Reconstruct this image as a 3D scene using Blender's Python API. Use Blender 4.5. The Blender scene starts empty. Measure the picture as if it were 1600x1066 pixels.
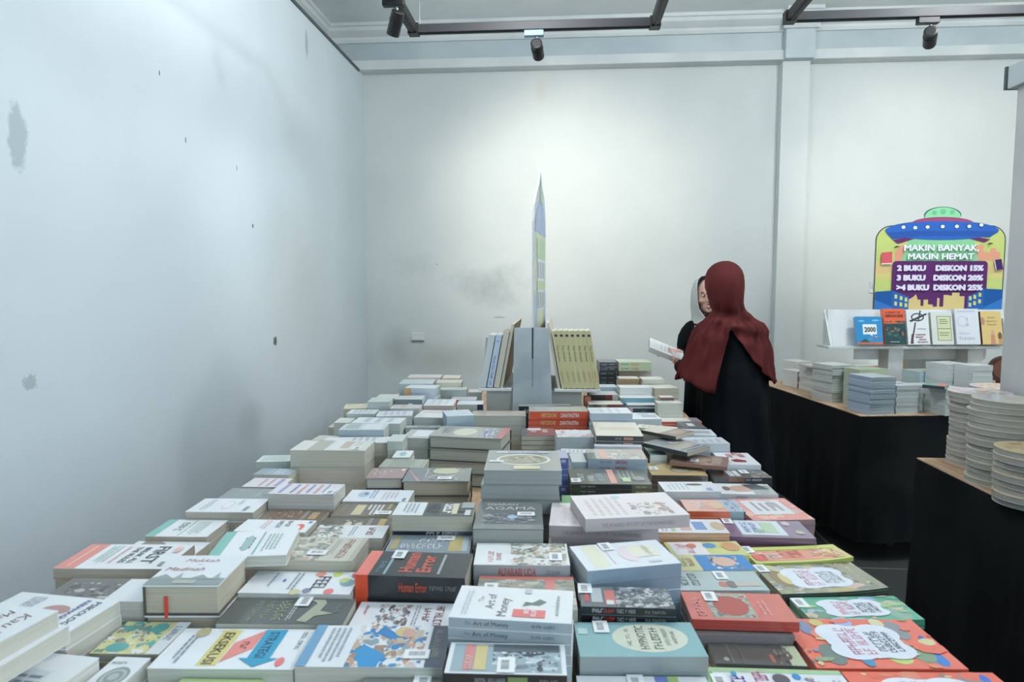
import bpy, bmesh, math, random
from mathutils import Vector, Matrix, Euler, noise
C = bpy.context.scene.collection
SC = bpy.context.scene
PI = math.pi
# ---------------------------------------------------------------- camera
FPX = 1050.0                      # focal length in pixels of the 1600 px wide frame
CAM = Vector((0, 0, 1.38))
YAW, PITCH = math.radians(4.34), math.radians(4.68)
cd = bpy.data.cameras.new('camera'); cam = bpy.data.objects.new('camera', cd); C.objects.link(cam)
cam.location = CAM; cam.rotation_euler = (PI/2 - PITCH, 0, YAW)
cd.sensor_width = 36; cd.lens = FPX / 1600 * 36; cd.clip_start = .05
SC.camera = cam
cd.dof.use_dof = True; cd.dof.focus_distance = 3.3; cd.dof.aperture_fstop = 8.0
RM = Euler((PI/2 - PITCH, 0, YAW)).to_matrix()
def ray(px, py): return RM @ Vector(((px - 800) / FPX, -(py - 533) / FPX, -1))
def at_z(px, py, z):
    d = ray(px, py); k = (z - CAM.z) / d.z; return CAM + d * k
def at_y(px, py, y):
    d = ray(px, py); k = y / d.y; return CAM + d * k
def at_x(px, py, x):
    d = ray(px, py); k = x / d.x; return CAM + d * k
# ---------------------------------------------------------------- light and exposure
SC.view_settings.view_transform = 'Standard'; SC.view_settings.look = 'None'
SC.view_settings.gamma = 1; SC.view_settings.use_curve_mapping = False
SC.view_settings.exposure = 0.32
w = bpy.data.worlds.new('world'); SC.world = w; w.use_nodes = True
w.node_tree.nodes['Background'].inputs[0].default_value = (.62, .80, 1.0, 1)
w.node_tree.nodes['Background'].inputs[1].default_value = .34
def area(name, loc, target, sx, sy, power, col):
    l = bpy.data.lights.new(name, 'AREA'); l.shape = 'RECTANGLE'; l.size = sx; l.size_y = sy
    l.energy = power; l.color = col
    o = bpy.data.objects.new(name, l); C.objects.link(o); o.location = loc
    o.rotation_euler = (Vector(target) - Vector(loc)).to_track_quat('-Z', 'Y').to_euler()
    return o
def spot(name, loc, target, power, col, deg, blend, r=.03):
    l = bpy.data.lights.new(name, 'SPOT'); l.energy = power; l.color = col
    l.spot_size = math.radians(deg); l.spot_blend = blend; l.shadow_soft_size = r
    o = bpy.data.objects.new(name, l); C.objects.link(o); o.location = loc
    o.rotation_euler = (Vector(target) - Vector(loc)).to_track_quat('-Z', 'Y').to_euler()
    return o
# daylight through the shop front behind the photographer, and added point lights out of frame that lift the room
def fill_bulb(name, loc, power, col, r=.12):
    l = bpy.data.lights.new(name, 'POINT'); l.energy = power; l.color = col; l.shadow_soft_size = r
    o = bpy.data.objects.new(name, l); C.objects.link(o); o.location = loc; return o
area('shopfront_daylight', (2.6, -2.6, 1.75), (-1.2, 2.2, .9), 2.2, 2.2, 70, (.72, .88, 1.0))
fill_bulb('fill_light_near', (1.7, .5, 2.9), 38, (.87, .94, 1.0), .16)  # added out of frame to brighten the near book tops
fill_bulb('fill_light_middle', (-.2, 2.7, 3.0), 40, (.97, .97, 1.0), .16)  # added above the frame to lift the far walls and ceiling
fill_bulb('fill_light_side', (2.2, 2.9, 3.1), 58, (.93, .97, 1.0), .12)  # added out of view to brighten the left wall and right tables
fill_bulb('fill_light_far_side', (4.3, 3.4, 3.0), 20, (1.0, .98, .93), .16)  # added weak warm fill, unseen, on the far right
# ---------------------------------------------------------------- colours and materials
def lin(h):
    h = h.lstrip('#'); v = [int(h[i:i+2], 16) / 255 for i in (0, 2, 4)]
    return tuple(x / 12.92 if x <= .04045 else ((x + .055) / 1.055) ** 2.4 for x in v) + (1.0,)
def mat(name, col='888888', rough=.6, spec=.4, metal=0.0, coat=0.0):
    m = bpy.data.materials.new(name); m.use_nodes = True
    b = m.node_tree.nodes['Principled BSDF']
    b.inputs['Base Color'].default_value = lin(col); b.inputs['Roughness'].default_value = rough
    b.inputs['Specular IOR Level'].default_value = spec; b.inputs['Metallic'].default_value = metal
    b.inputs['Coat Weight'].default_value = coat
    return m
def nodes(m):
    nt = m.node_tree; return nt, nt.nodes, nt.links, nt.nodes['Principled BSDF']
def noise_mix(m, c1, c2, scale=5, detail=4, lo=.4, hi=.6, bump=0.0, stretch=None):
    nt, N, L, b = nodes(m)
    tc = N.new('ShaderNodeTexCoord'); src = tc.outputs['Object']
    if stretch:
        mp = N.new('ShaderNodeMapping'); mp.inputs['Scale'].default_value = stretch; L.new(src, mp.inputs[0]); src = mp.outputs[0]
    nz = N.new('ShaderNodeTexNoise'); nz.inputs['Scale'].default_value = scale; nz.inputs['Detail'].default_value = detail
    L.new(src, nz.inputs['Vector'])
    r = N.new('ShaderNodeValToRGB'); r.color_ramp.elements[0].position = lo; r.color_ramp.elements[1].position = hi
    r.color_ramp.elements[0].color = lin(c1); r.color_ramp.elements[1].color = lin(c2)
    L.new(nz.outputs['Fac'], r.inputs[0]); L.new(r.outputs[0], b.inputs['Base Color'])
    if bump:
        bp = N.new('ShaderNodeBump'); bp.inputs['Strength'].default_value = bump; bp.inputs['Distance'].default_value = .01
        L.new(nz.outputs['Fac'], bp.inputs['Height']); L.new(bp.outputs[0], b.inputs['Normal'])
    return m
# printed card and laminated covers: the print is a colour attribute of the mesh
M = {}
def attr_mat(name, rough, spec, coat=0.0):
    m = mat(name, 'ffffff', rough, spec, 0, coat); nt, N, L, b = nodes(m)
    a = N.new('ShaderNodeAttribute'); a.attribute_name = 'print'; L.new(a.outputs['Color'], b.inputs['Base Color'])
    return m
M['print'] = attr_mat('laminated_print', .32, .55, .45)
M['board'] = attr_mat('printed_board', .6, .3)
m = attr_mat('paper_edges', .85, .2); nt, N, L, b = nodes(m)
tc = N.new('ShaderNodeTexCoord'); mp = N.new('ShaderNodeMapping'); mp.inputs['Scale'].default_value = (6, 6, 900)
nz = N.new('ShaderNodeTexNoise'); nz.inputs['Scale'].default_value = 1.0; nz.inputs['Detail'].default_value = 3
L.new(tc.outputs['Object'], mp.inputs[0]); L.new(mp.outputs[0], nz.inputs['Vector'])
mx = N.new('ShaderNodeMix'); mx.data_type = 'RGBA'; mx.blend_type = 'MULTIPLY'; mx.inputs[0].default_value = .5
at = [n for n in N if n.type == 'ATTRIBUTE'][0]
rp = N.new('ShaderNodeMapRange'); rp.inputs[1].default_value = .3; rp.inputs[2].default_value = .7; rp.inputs[3].default_value = .62; rp.inputs[4].default_value = 1.08
L.new(nz.outputs['Fac'], rp.inputs[0]); L.new(at.outputs['Color'], mx.inputs[6]); L.new(rp.outputs[0], mx.inputs[7]); L.new(mx.outputs[2], b.inputs['Base Color'])
M['paper'] = m
M['black_cloth'] = noise_mix(mat('black_cloth', '191c1d', .95, .15), '16191a', '1f2222', 3, 3)
M['plywood'] = noise_mix(mat('plywood', 'b79a7c', .7, .25), 'a88a6c', 'c4aa8e', 3, 6, .35, .65, 0, (14, 1.2, 4))
M['black_metal'] = mat('black_metal', '121415', .45, .5)
M['dark_metal'] = mat('track_metal', '2c2f31', .5, .5)
M['steel'] = mat('steel', '9aa2a4', .35, .5, .8)
M['white_board'] = noise_mix(mat('white_board', 'd8dcdb', .55, .3), 'cdd2d1', 'e2e5e4', 6, 3)
M['grey_board'] = noise_mix(mat('grey_board', 'b6bfc2', .7, .25), 'aab4b8', 'c0c9cc', 5, 4)
M['brown'] = noise_mix(mat('dark_wood', '4a2a1c', .5, .4), '3a2016', '5c3826', 4, 5, .35, .65, 0, (1, 8, 8))
# ---------------------------------------------------------------- mesh helpers
def link(name, me, m, parent=None, kind=None):
    o = bpy.data.objects.new(name, me); C.objects.link(o)
    if m is not None and not me.materials: me.materials.append(m)
    if parent is not None: o.parent = parent
    if kind: o['kind'] = kind
    return o
def tag(o, label, cat, group=None, kind=None):
    o['label'] = label; o['category'] = cat
    if group: o['group'] = group
    if kind: o['kind'] = kind
    return o
def thing(name, label, cat, loc=(0, 0, 0), rot=0, group=None):
    o = bpy.data.objects.new(name, None); C.objects.link(o); o.location = loc
    o.rotation_euler = rot if isinstance(rot, (tuple, list, Euler)) else (0, 0, rot)
    o.empty_display_size = .05
    return tag(o, label, cat, group)
class MB:
    """collects polygons with one colour each"""
    def __init__(s): s.v = []; s.f = []; s.c = []
    def poly(s, pts, col='ffffff'):
        k = len(s.v); s.v += [tuple(p) for p in pts]; s.f.append(tuple(range(k, k + len(pts)))); s.c.append(col)
    def mesh(s, vs, fs, col='ffffff'):
        k = len(s.v); s.v += [tuple(p) for p in vs]
        for f in fs: s.f.append(tuple(i + k for i in f)); s.c.append(col)
    def box(s, a, b, col='ffffff', top=None, xf=None):
        (x0, y0, z0), (x1, y1, z1) = a, b
        P = [(x0,y0,z0),(x1,y0,z0),(x1,y1,z0),(x0,y1,z0),(x0,y0,z1),(x1,y0,z1),(x1,y1,z1),(x0,y1,z1)]
        if xf is not None: P = [tuple(xf @ Vector(p)) for p in P]
        F = [(3,2,1,0),(4,5,6,7),(0,1,5,4),(1,2,6,5),(2,3,7,6),(3,0,4,7)]
        k = len(s.v); s.v += P
        for i, f in enumerate(F): s.f.append(tuple(j + k for j in f)); s.c.append(top if (i == 1 and top) else col)
    def tube(s, p, q, r, col='ffffff', n=10, r2=None, caps=True):
        p, q = Vector(p), Vector(q); d = (q - p).normalized(); u = d.orthogonal().normalized(); v = d.cross(u)
        r2 = r if r2 is None else r2; k = len(s.v)
        for c, rr in ((p, r), (q, r2)):
            for i in range(n):
                a = 2 * PI * i / n; s.v.append(tuple(c + u * (rr * math.cos(a)) + v * (rr * math.sin(a))))
        for i in range(n): s.f.append((k + i, k + (i + 1) % n, k + n + (i + 1) % n, k + n + i)); s.c.append(col)
        if caps:
            s.f.append(tuple(k + i for i in reversed(range(n)))); s.f.append(tuple(k + n + i for i in range(n))); s.c += [col, col]
    def build(s, name, m, parent=None, kind=None, smooth=False, attr=True):
        me = bpy.data.meshes.new(name); me.from_pydata(s.v, [], s.f); me.update()
        if attr:
            ca = me.color_attributes.new('print', 'FLOAT_COLOR', 'CORNER'); buf = []; cache = {}
            for f, c in zip(s.f, s.c):
                if c not in cache: cache[c] = lin(c)
                buf += list(cache[c]) * len(f)
            ca.data.foreach_set('color', buf)
        if smooth: me.polygons.foreach_set('use_smooth', [True] * len(me.polygons))
        return link(name, me, m, parent, kind)
def bevel(o, wdt=.004, seg=2):
    b = o.modifiers.new('bevel', 'BEVEL'); b.width = wdt; b.segments = seg; b.limit_method = 'ANGLE'; return o
def loft(rings, close_top=True, close_bot=True):
    n = len(rings[0]); vs = [p for r in rings for p in r]; fs = []
    for k in range(len(rings) - 1):
        for i in range(n):
            a = k * n + i; b2 = k * n + (i + 1) % n; fs.append((a, b2, b2 + n, a + n))
    if close_bot: fs.append(tuple(reversed(range(n))))
    if close_top: fs.append(tuple(range((len(rings) - 1) * n, len(rings) * n)))
    return vs, fs
# lettering: outlines of the built-in font, cached, capital height 1
_txt = {}
def text_mesh(s, bold=0.0):
    if 'M' in s or 'W' in s: bold = 0.0          # these letters break when thickened
    key = (s, bold)
    if key in _txt: return _txt[key]
    cu = bpy.data.curves.new('t', 'FONT'); cu.body = s; cu.size = 1; cu.resolution_u = 2; cu.offset = bold; cu.fill_mode = 'FRONT'
    o = bpy.data.objects.new('t', cu); C.objects.link(o); bpy.context.view_layer.update()
    me = o.evaluated_get(bpy.context.evaluated_depsgraph_get()).to_mesh()
    vs = [tuple(v.co) for v in me.vertices]; fs = [tuple(p.vertices) for p in me.polygons]
    o.evaluated_get(bpy.context.evaluated_depsgraph_get()).to_mesh_clear()
    bpy.data.objects.remove(o); bpy.data.curves.remove(cu)
    if not vs: _txt[key] = ([], [], 0); return _txt[key]
    x0 = min(v[0] for v in vs); x1 = max(v[0] for v in vs); k = 1 / .72
    vs = [((v[0] - x0) * k, v[1] * k) for v in vs]
    _txt[key] = (vs, fs, (x1 - x0) * k); return _txt[key]
def art(mb, items, O, U, V, Nn, W, H, eps=.00022):
    """draw a list of flat printed shapes in the W x H rectangle at O with axes U, V and normal Nn"""
    def pt(u, v, k): return O + U * (u * W) + V * (v * H) + Nn * (eps * (k + 1) if k < 6 else eps * (4 + k * .5))
    for k, it in enumerate(items):
        t = it[0]
        if t == 'r':
            _, a, b2, c, d, col = it[:6]; mb.poly([pt(a, b2, k), pt(c, b2, k), pt(c, d, k), pt(a, d, k)], col)
        elif t == 'e':
            _, a, b2, ru, rv, col = it[:6]; n = 22
            mb.poly([pt(a + ru * math.cos(2*PI*i/n), b2 + rv * math.sin(2*PI*i/n), k) for i in range(n)], col)
        elif t == 'p':
            mb.poly([pt(a, b2, k) for a, b2 in it[1]], it[2])
        elif t == 'l':       # rows of fine print, too small to read
            _, a, b2, c, d, n, col = it[:7]; rr = random.Random(n + int(a * 97) + int(d * 31))
            for i in range(n):
                y0 = b2 + (d - b2) * (i + .25) / n; y1 = b2 + (d - b2) * (i + .72) / n
                x = a; xe = c - (c - a) * rr.random() * .25
                while x < xe:
                    x2 = min(xe, x + (c - a) * rr.uniform(.08, .2)); mb.poly([pt(x, y0, k), pt(x2, y0, k), pt(x2, y1, k), pt(x, y1, k)], col); x = x2 + (c - a) * .03
        elif t == 'x':       # a busy picture: overlapping rounded patches
            _, a, b2, c, d, n, cols, seed = it[:8]; rr = random.Random(seed)
            n = int(n * 2.6)
            for i in range(n):
                big = 1 - .72 * min(1, i / (n * .55))
                cu_, cv_ = rr.uniform(a, c), rr.uniform(b2, d); ru = rr.uniform(.06, .19) * (c - a) * big; rv = rr.uniform(.06, .19) * (d - b2) * big
                m_ = rr.randint(5, 9); ph = rr.random() * 6
                q = []
                for j in range(m_):
                    an = ph + 2 * PI * j / m_; s_ = rr.uniform(.6, 1.1)
                    q.append((min(c, max(a, cu_ + ru * s_ * math.cos(an))), min(d, max(b2, cv_ + rv * s_ * math.sin(an)))))
                z = k + .08 * i / 6
                mb.poly([pt(x, y, k) + Nn * (eps * .9 * i / n) for x, y in q], rr.choice(cols))
        elif t == 'g':       # a title too blurred to read: rows of broken strokes of the same size
            s_, u, v, size, maxw, col = it[1:7]; rr = random.Random(sum(map(ord, s_))); n = len(s_); hh = size * H; cw = min(hh * .82, maxw * W / n)
            it_ = it[7].get('it', 0) if len(it) > 7 else 0
            base = O + U * (u * W) + V * (v * H) + Nn * (eps * (k + 1.5) if k < 6 else eps * (4.5 + k * .5))
            for i, ch in enumerate(s_):
                if ch == ' ': continue
                x = i * cw; sw = cw * .2; R_ = [(x, 0, x + sw, 1)]
                if rr.random() < .6: R_.append((x + cw * .55, rr.choice((0, .5)), x + cw * .55 + sw, rr.choice((1, 1, .55)) if R_ else 1))
                for yy in rr.sample((0, .42, .84), rr.randint(1, 2)): R_.append((x, yy, x + cw * .74, yy + .16))
                for x0, y0, x1, y1 in R_:
                    if y1 <= y0: continue
                    mb.poly([base + U * (a + it_ * b2 * hh) + V * (b2 * hh) for a, b2 in ((x0, y0), (x1, y0), (x1, y1), (x0, y1))], col)
        elif t == 't':       # text, u v = left end of base line, size = cap height / H, maxw = width / W
            s_, u, v, size, maxw, col = it[1:7]; opt = it[7] if len(it) > 7 else {}
            vs, fs, wd = text_mesh(s_, opt.get('b', .0))
            if not vs: continue
            rot = opt.get('rot', 0)
            if rot in (90, -90): hh = size * W; mw = maxw * H
            else: hh = size * H; mw = maxw * W
            sx = min(hh, mw / wd) if not opt.get('fit') else mw / wd
            off = (mw - wd * sx) / 2 if opt.get('c') else 0
            base = O + U * (u * W) + V * (v * H) + Nn * (eps * (k + 1.5) if k < 6 else eps * (4.5 + k * .5)); sh = opt.get('it', 0)
            ca, sa = math.cos(math.radians(rot)), math.sin(math.radians(rot))
            P = []
            for x, y in vs:
                X = x * sx + off + sh * y * hh; Y = y * hh
                P.append(base + U * (X * ca - Y * sa) + V * (X * sa + Y * ca))
            mb.mesh(P, fs, col)
# ================================================================ the room
D = 5.6
LX = at_y(571, 330, D).x                       # left wall
ZB = at_y(700, 114, D).z                       # underside of the beam on the rear wall
CZ = 3.46
UPX = LX - .30                                 # upper part of the left wall stands back
def wall_paint(name, base, alt, marks=(), patches=()):
    """painted plaster: faint mottling, stains and broad duller patches (soft) and scuffs (crisp) with a shape of their own"""
    m = mat(name, base, .75, .25); nt, N, L, b = nodes(m)
    tc = N.new('ShaderNodeTexCoord'); P = tc.outputs['Object']
    nz = N.new('ShaderNodeTexNoise'); nz.inputs['Scale'].default_value = 1.3; nz.inputs['Detail'].default_value = 6
    L.new(P, nz.inputs['Vector'])
    r = N.new('ShaderNodeValToRGB'); r.color_ramp.elements[0].position = .35; r.color_ramp.elements[1].position = .65
    r.color_ramp.elements[0].color = lin(alt); r.color_ramp.elements[1].color = lin(base); L.new(nz.outputs['Fac'], r.inputs[0])
    cur = r.outputs[0]
    fz = N.new('ShaderNodeTexNoise'); fz.inputs['Scale'].default_value = 9; fz.inputs['Detail'].default_value = 8; fz.inputs['Roughness'].default_value = .7; L.new(P, fz.inputs['Vector'])
    for (c, rad, col, amt, soft, nzs) in list(marks):
        mp = N.new('ShaderNodeMapping'); mp.vector_type = 'POINT'
        mp.inputs['Location'].default_value = [-c[i] / rad[i] for i in range(3)]; mp.inputs['Scale'].default_value = [1 / x for x in rad]
        L.new(P, mp.inputs[0])
        ln = N.new('ShaderNodeVectorMath'); ln.operation = 'LENGTH'; L.new(mp.outputs[0], ln.inputs[0])
        fz_ = N.new('ShaderNodeTexNoise'); fz_.inputs['Scale'].default_value = min(220, 1.5 / sorted(rad)[1]); fz_.inputs['Detail'].default_value = 7; fz_.inputs['Roughness'].default_value = .65; L.new(P, fz_.inputs['Vector'])
        ad = N.new('ShaderNodeMath'); ad.operation = 'MULTIPLY_ADD'; ad.inputs[1].default_value = nzs; L.new(fz_.outputs['Fac'], ad.inputs[0]); L.new(ln.outputs['Value'], ad.inputs[2])
        mr = N.new('ShaderNodeMapRange'); mr.inputs[1].default_value = 1 + nzs * .5; mr.inputs[2].default_value = 1 + nzs * .5 - soft
        mr.inputs[3].default_value = 0; mr.inputs[4].default_value = amt; L.new(ad.outputs[0], mr.inputs[0])
        mx = N.new('ShaderNodeMix'); mx.data_type = 'RGBA'; L.new(mr.outputs[0], mx.inputs[0]); L.new(cur, mx.inputs[6]); mx.inputs[7].default_value = lin(col); cur = mx.outputs[2]
    L.new(cur, b.inputs['Base Color'])
    bp = N.new('ShaderNodeBump'); bp.inputs['Strength'].default_value = .12; bp.inputs['Distance'].default_value = .01; L.new(fz.outputs['Fac'], bp.inputs['Height']); L.new(bp.outputs[0], b.inputs['Normal'])
    return m
def slab(name, a, b, m, bev=0):
    mb = MB(); mb.box(a, b); o = mb.build(name, m, None, 'structure', attr=False)
    if bev: bevel(o, bev)
    return o
bw = lambda px, py: tuple(at_y(px, py, D))
lw = lambda px, py: tuple(at_x(px, py, LX))
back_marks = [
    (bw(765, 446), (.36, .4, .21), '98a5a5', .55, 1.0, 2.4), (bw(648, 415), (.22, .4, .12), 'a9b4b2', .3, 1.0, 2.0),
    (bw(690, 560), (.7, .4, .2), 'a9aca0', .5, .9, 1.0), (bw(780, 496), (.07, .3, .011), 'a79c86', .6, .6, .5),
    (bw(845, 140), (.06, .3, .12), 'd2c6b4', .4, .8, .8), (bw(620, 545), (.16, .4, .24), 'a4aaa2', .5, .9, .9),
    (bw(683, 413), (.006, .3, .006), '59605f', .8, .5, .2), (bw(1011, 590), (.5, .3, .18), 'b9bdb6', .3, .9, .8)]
left_marks = [
    (lw(28, 213), (.3, .04, .12), 'a9babc', .75, .3, 2.2), (lw(430, 533), (.3, .028, .030), '3a3f2c', .9, .3, 1.3),
    (lw(395, 353), (.3, .010, .014), '343a36', .9, .4, .4), (lw(249, 114), (.3, .006, .014), '59605f', .8, .4, .4),
    (lw(290, 219), (.3, .006, .016), '59605f', .8, .4, .4), (lw(370, 263), (.3, .006, .018), '6f7a78', .7, .4, .4),
    (lw(47, 598), (.3, .03, .03), '9aa9ab', .6, .3, 2.6), (lw(479, 68), (.3, .03, .10), '93a3a6', .6, .4, .5),
    (lw(500, 690), (.3, .9, .20), '9ca39f', .45, .9, 1.0), (lw(392, 660), (.3, .2, .14), 'a7aead', .3, .9, .9),
    (lw(470, 450), (.3, .6, .6), 'c3c6bd', .35, .9, .8)]
floor_m = mat('floor_tile', '3f4242', .38, .4); nt, N, L, b = nodes(floor_m)
tc = N.new('ShaderNodeTexCoord'); br = N.new('ShaderNodeTexBrick'); br.offset = 0; br.inputs['Scale'].default_value = 1
mpf = N.new('ShaderNodeMapping'); mpf.inputs['Location'].default_value = (.37, .28, 0); L.new(tc.outputs['Object'], mpf.inputs[0]); L.new(mpf.outputs[0], br.inputs['Vector'])
br.inputs['Brick Width'].default_value = .6; br.inputs['Row Height'].default_value = .6; br.inputs['Mortar Size'].default_value = .0035
br.inputs['Color1'].default_value = lin('3d4040'); br.inputs['Color2'].default_value = lin('454848'); br.inputs['Mortar'].default_value = lin('8a8d8c')
L.new(br.outputs['Color'], b.inputs['Base Color'])
slab('floor', (-4, -3, -.1), (6, D + .2, 0), floor_m)
M['ceiling'] = noise_mix(mat('ceiling_paint', 'e2e8e8', .8, .2), 'dce2e2', 'e8edec', 1.2, 4)
slab('ceiling', (-4, -3, CZ), (6, D + .2, CZ + .1), M['ceiling'])
M['wall_rear'] = wall_paint('rear_wall_paint', 'd8dedb', 'cfd6d4', back_marks)
M['wall_left'] = wall_paint('left_wall_paint', 'd9e4e9', 'd2dde2', left_marks)
slab('wall_back', (-4, D, 0), (6, D + .2, CZ), M['wall_rear'])
slab('wall_left', (LX - .3, -3, 0), (LX, D, ZB + .005), M['wall_left'])
slab('wall_left_upper', (UPX - .2, -3, ZB), (UPX, D, CZ), M['wall_left'])
slab('wall_right', (5.2, -3, 0), (5.4, D, CZ), M['wall_rear'])
M['beam'] = noise_mix(mat('beam_paint', 'bfcacd', .7, .25), 'b6c3c7', 'c6d0d2', 1.5, 4)
M['trim'] = noise_mix(mat('trim_paint', 'd6dcdc', .6, .3), 'cfd6d6', 'dde2e1', 2, 4)
# beam across the rear wall with a paler ledge at its foot, pilaster, cornice
slab('trim_beam', (UPX, D - .10, ZB + .075), (5.2, D, CZ), M['beam'])
slab('trim_beam_ledge', (UPX, D - .13, ZB), (5.2, D, ZB + .075), M['trim'], .006)
px0, px1 = at_y(1217, 300, D - .09).x, at_y(1259, 300, D - .09).x
slab('wall_pilaster', (px0, D - .09, 0), (px1, D, ZB), M['wall_rear'])
slab('wall_pilaster_head', (px0 - .005, D - .17, ZB - .002), (px1 + .005, D - .10, CZ), M['beam'])
def cornice(name, x0, x1, y, flip=False):
    prof = [(0, 0), (.02, 0), (.03, .02), (.03, .04), (.055, .055), (.085, .075), (.095, .10), (.11, .105), (.11, .13), (0, .13)]
    mb = MB(); vs = []
    for x in (x0, x1): vs += [((x, y - a, CZ - .13 + b2) if not flip else (y + a, x, CZ - .13 + b2)) for a, b2 in prof]
    n = len(prof); fs = [(i, (i + 1) % n, n + (i + 1) % n, n + i) for i in range(n)] + [tuple(reversed(range(n))), tuple(range(n, 2 * n))]
    mb.mesh(vs, fs); return mb.build(name, M['trim'], None, 'structure', attr=False)
cornice('trim_cornice_back', UPX, 5.2, D - .10)
cornice('trim_cornice_left', -3, D - .1, UPX, True)
cornice('trim_cornice_pilaster', px0 - .03, px1 + .03, D - .17)
slab('trim_conduit', (LX - .004, -3, ZB - .012), (LX + .012, D - .13, ZB + .006), mat('conduit', '5d6668', .6, .3))
# partition on the far right with its grey cap
PX = 1.62; PY = at_x(1579, 330, PX).y
zc0, zc1 = at_x(1577, 143, PX).z, at_x(1573, 106, PX - .02).z
M['partition'] = noise_mix(mat('partition_paint', 'c3c5c6', .75, .2), 'bbbec0', 'cbcccb', 2, 5)
slab('wall_partition', (PX, -.6, 0), (PX + .14, PY, zc0), M['partition'])
slab('trim_partition_cap', (PX - .025, -.6, zc0), (PX + .165, PY + .02, zc1), M['beam'], .003)
slab('trim_partition_strip', (PX - .03, PY + .02, zc0), (PX + .165, PY + .032, zc1), mat('cap_edge', '5b6468', .6, .3))
# small fixtures on the rear wall
t = thing('junction_plate', 'small white plastic plate low on the far wall left of the display stand', 'wall plate', at_y(653, 526, D))
mb = MB(); mb.box((-.055, -.012, -.032), (.055, 0, .032)); bevel(mb.build('cover', M['trim'], t, attr=False), .004)
mb = MB(); mb.box((-.056, -.016, -.040), (.056, 0, -.034), 'ffffff'); mb.build('lip', mat('lip', '8d938f', .6), t, attr=False)
t = thing('wall_socket', 'white round wall socket beside the left edge of the discount sign', 'socket', at_y(1366, 449, D))
mb = MB(); mb.box((-.04, -.012, -.045), (.04, 0, .045)); bevel(mb.build('plate', M['white_board'], t, attr=False), .004)
mb = MB(); mb.tube((0, -.012, 0), (0, -.016, 0), .026, n=20); mb.build('socket_face', M['grey_board'], t, attr=False)
# ================================================================ track lights
TZ_ = 2.70
def tp(px, py): return at_z(px, py, TZ_)
def track_frame(name, label, pts, closed=False):
    t = thing(name, label, 'light track', pts[0]); o0 = Vector(pts[0])
    for k in range(len(pts) - 1):
        a, b2 = Vector(pts[k]) - o0, Vector(pts[k + 1]) - o0; d = (b2 - a); ln = d.length; ang = math.atan2(d.y, d.x)
        mb = MB(); w_ = .021
        mb.box((-w_, -w_, -.02), (ln + w_, w_, .022)); mb.box((0, -.006, -.0235), (ln, .006, -.0195))
        r = mb.build('rail', M['black_metal' if k % 2 == 0 else 'dark_metal'], t, attr=False); r.location = a; r.rotation_euler = (0, 0, ang); bevel(r, .003)
        mb = MB(); mb.box((ln * .02, -.0045, -.0245), (ln * .98, .0045, -.0225)); s_ = mb.build('conductor_slot', M['dark_metal'], r, attr=False)
    for p in pts[1:-1] if not closed else pts[:-1]:
        mb = MB(); q = Vector(p) - o0; mb.box((q.x - .027, q.y - .027, -.026), (q.x + .027, q.y + .027, .028)); mb.build('corner_joint', M['black_metal'], t, attr=False)
        mb = MB(); mb.tube((q.x + .03, q.y, .02), (q.x + .03, q.y, CZ - TZ_), .0035, n=6); mb.build('suspension_rod', M['steel'], t, attr=False)
    return t
a, b2 = tp(646, 46), tp(1023, 37); yb = (a.y + b2.y) / 2
p1_, p2_ = Vector((a.x, yb, TZ_)), Vector((b2.x, yb, TZ_))
track_frame('light_track', 'black square track frame hanging over the book table', [p1_ + Vector((.0, -1.35, 0)), p1_, p2_, p2_ + Vector((0, -1.35, 0)), p1_ + Vector((0, -1.35, 0))], True)
a2 = tp(1227, 36); p3_ = Vector((a2.x, yb - .02, TZ_))
track_frame('light_track', 'black track frame hanging over the aisle in front of the discount sign', [p3_ + Vector((.0, -1.35, 0)), p3_, p3_ + Vector((1.7, 0, 0)), p3_ + Vector((1.7, -1.35, 0)), p3_ + Vector((0, -1.35, 0))], True)
M['lamp_glow'] = mat('lamp_lens', 'fff4e0', .3); nt, N, L, b = nodes(M['lamp_glow']); b.inputs['Emission Color'].default_value = (1, .9, .75, 1); b.inputs['Emission Strength'].default_value = 14
M['adapter'] = mat('adapter_grey', '6f99ab', .4, .5)
def spotlight(label, pos, target, power, col, deg, blend, adapter='black_metal', ln=.105):
    t = thing('spotlight', label, 'spotlight', pos)
    mb = MB(); mb.box((-.05, -.017, -.030), (.05, .017, 0)); bevel(mb.build('adapter', M[adapter], t, attr=False), .003)
    mb = MB(); mb.tube((.015, 0, -.028), (.015, 0, -.062), .007); mb.build('stem', M['steel'], t, attr=False)
    d = (Vector(target) - (Vector(pos) + Vector((.015, 0, -.1)))).normalized()
    c = Vector((.015, 0, -.078)); a = c - d * .025; e = a + d * ln
    mb = MB(); mb.tube(a, e, .030, n=20); mb.tube(a - d * .003, a, .022, n=20, r2=.03); mb.tube(a + d * .035, a + d * .041, .032, n=20)
    mb.build('lamp_body', M['black_metal'], t, smooth=False, attr=False)
    mb = MB(); mb.tube(e - d * .004, e + d * .001, .025, n=20); mb.build('lens', M['lamp_glow'], t, attr=False)
    spot('spot_beam', Vector(pos) + e + d * .012, target, power, col, deg, blend)
    return t
spotlight('black spotlight with a pale blue adapter under the track over the book table', p1_.lerp(p2_, .505) + Vector((0, 0, -.02)),
          (at_y(885, 345, D)), 92, (1, .92, .84), 80, 1.0, 'adapter')
spotlight('black spotlight under the track by the aisle, right of the pilaster', Vector((at_y(1446, 40, yb).x, yb - .02, TZ_ - .02)),
          (at_y(1425, 345, D)), 58, (1, .92, .84), 74, 1.0)
spotlight('black spotlight on the left arm of the track over the book table', p1_ + Vector((-.0, -.42, -.02)),
          (LX, 4.3, .8), 13, (.86, .95, 1.0), 110, 1.0)
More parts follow.
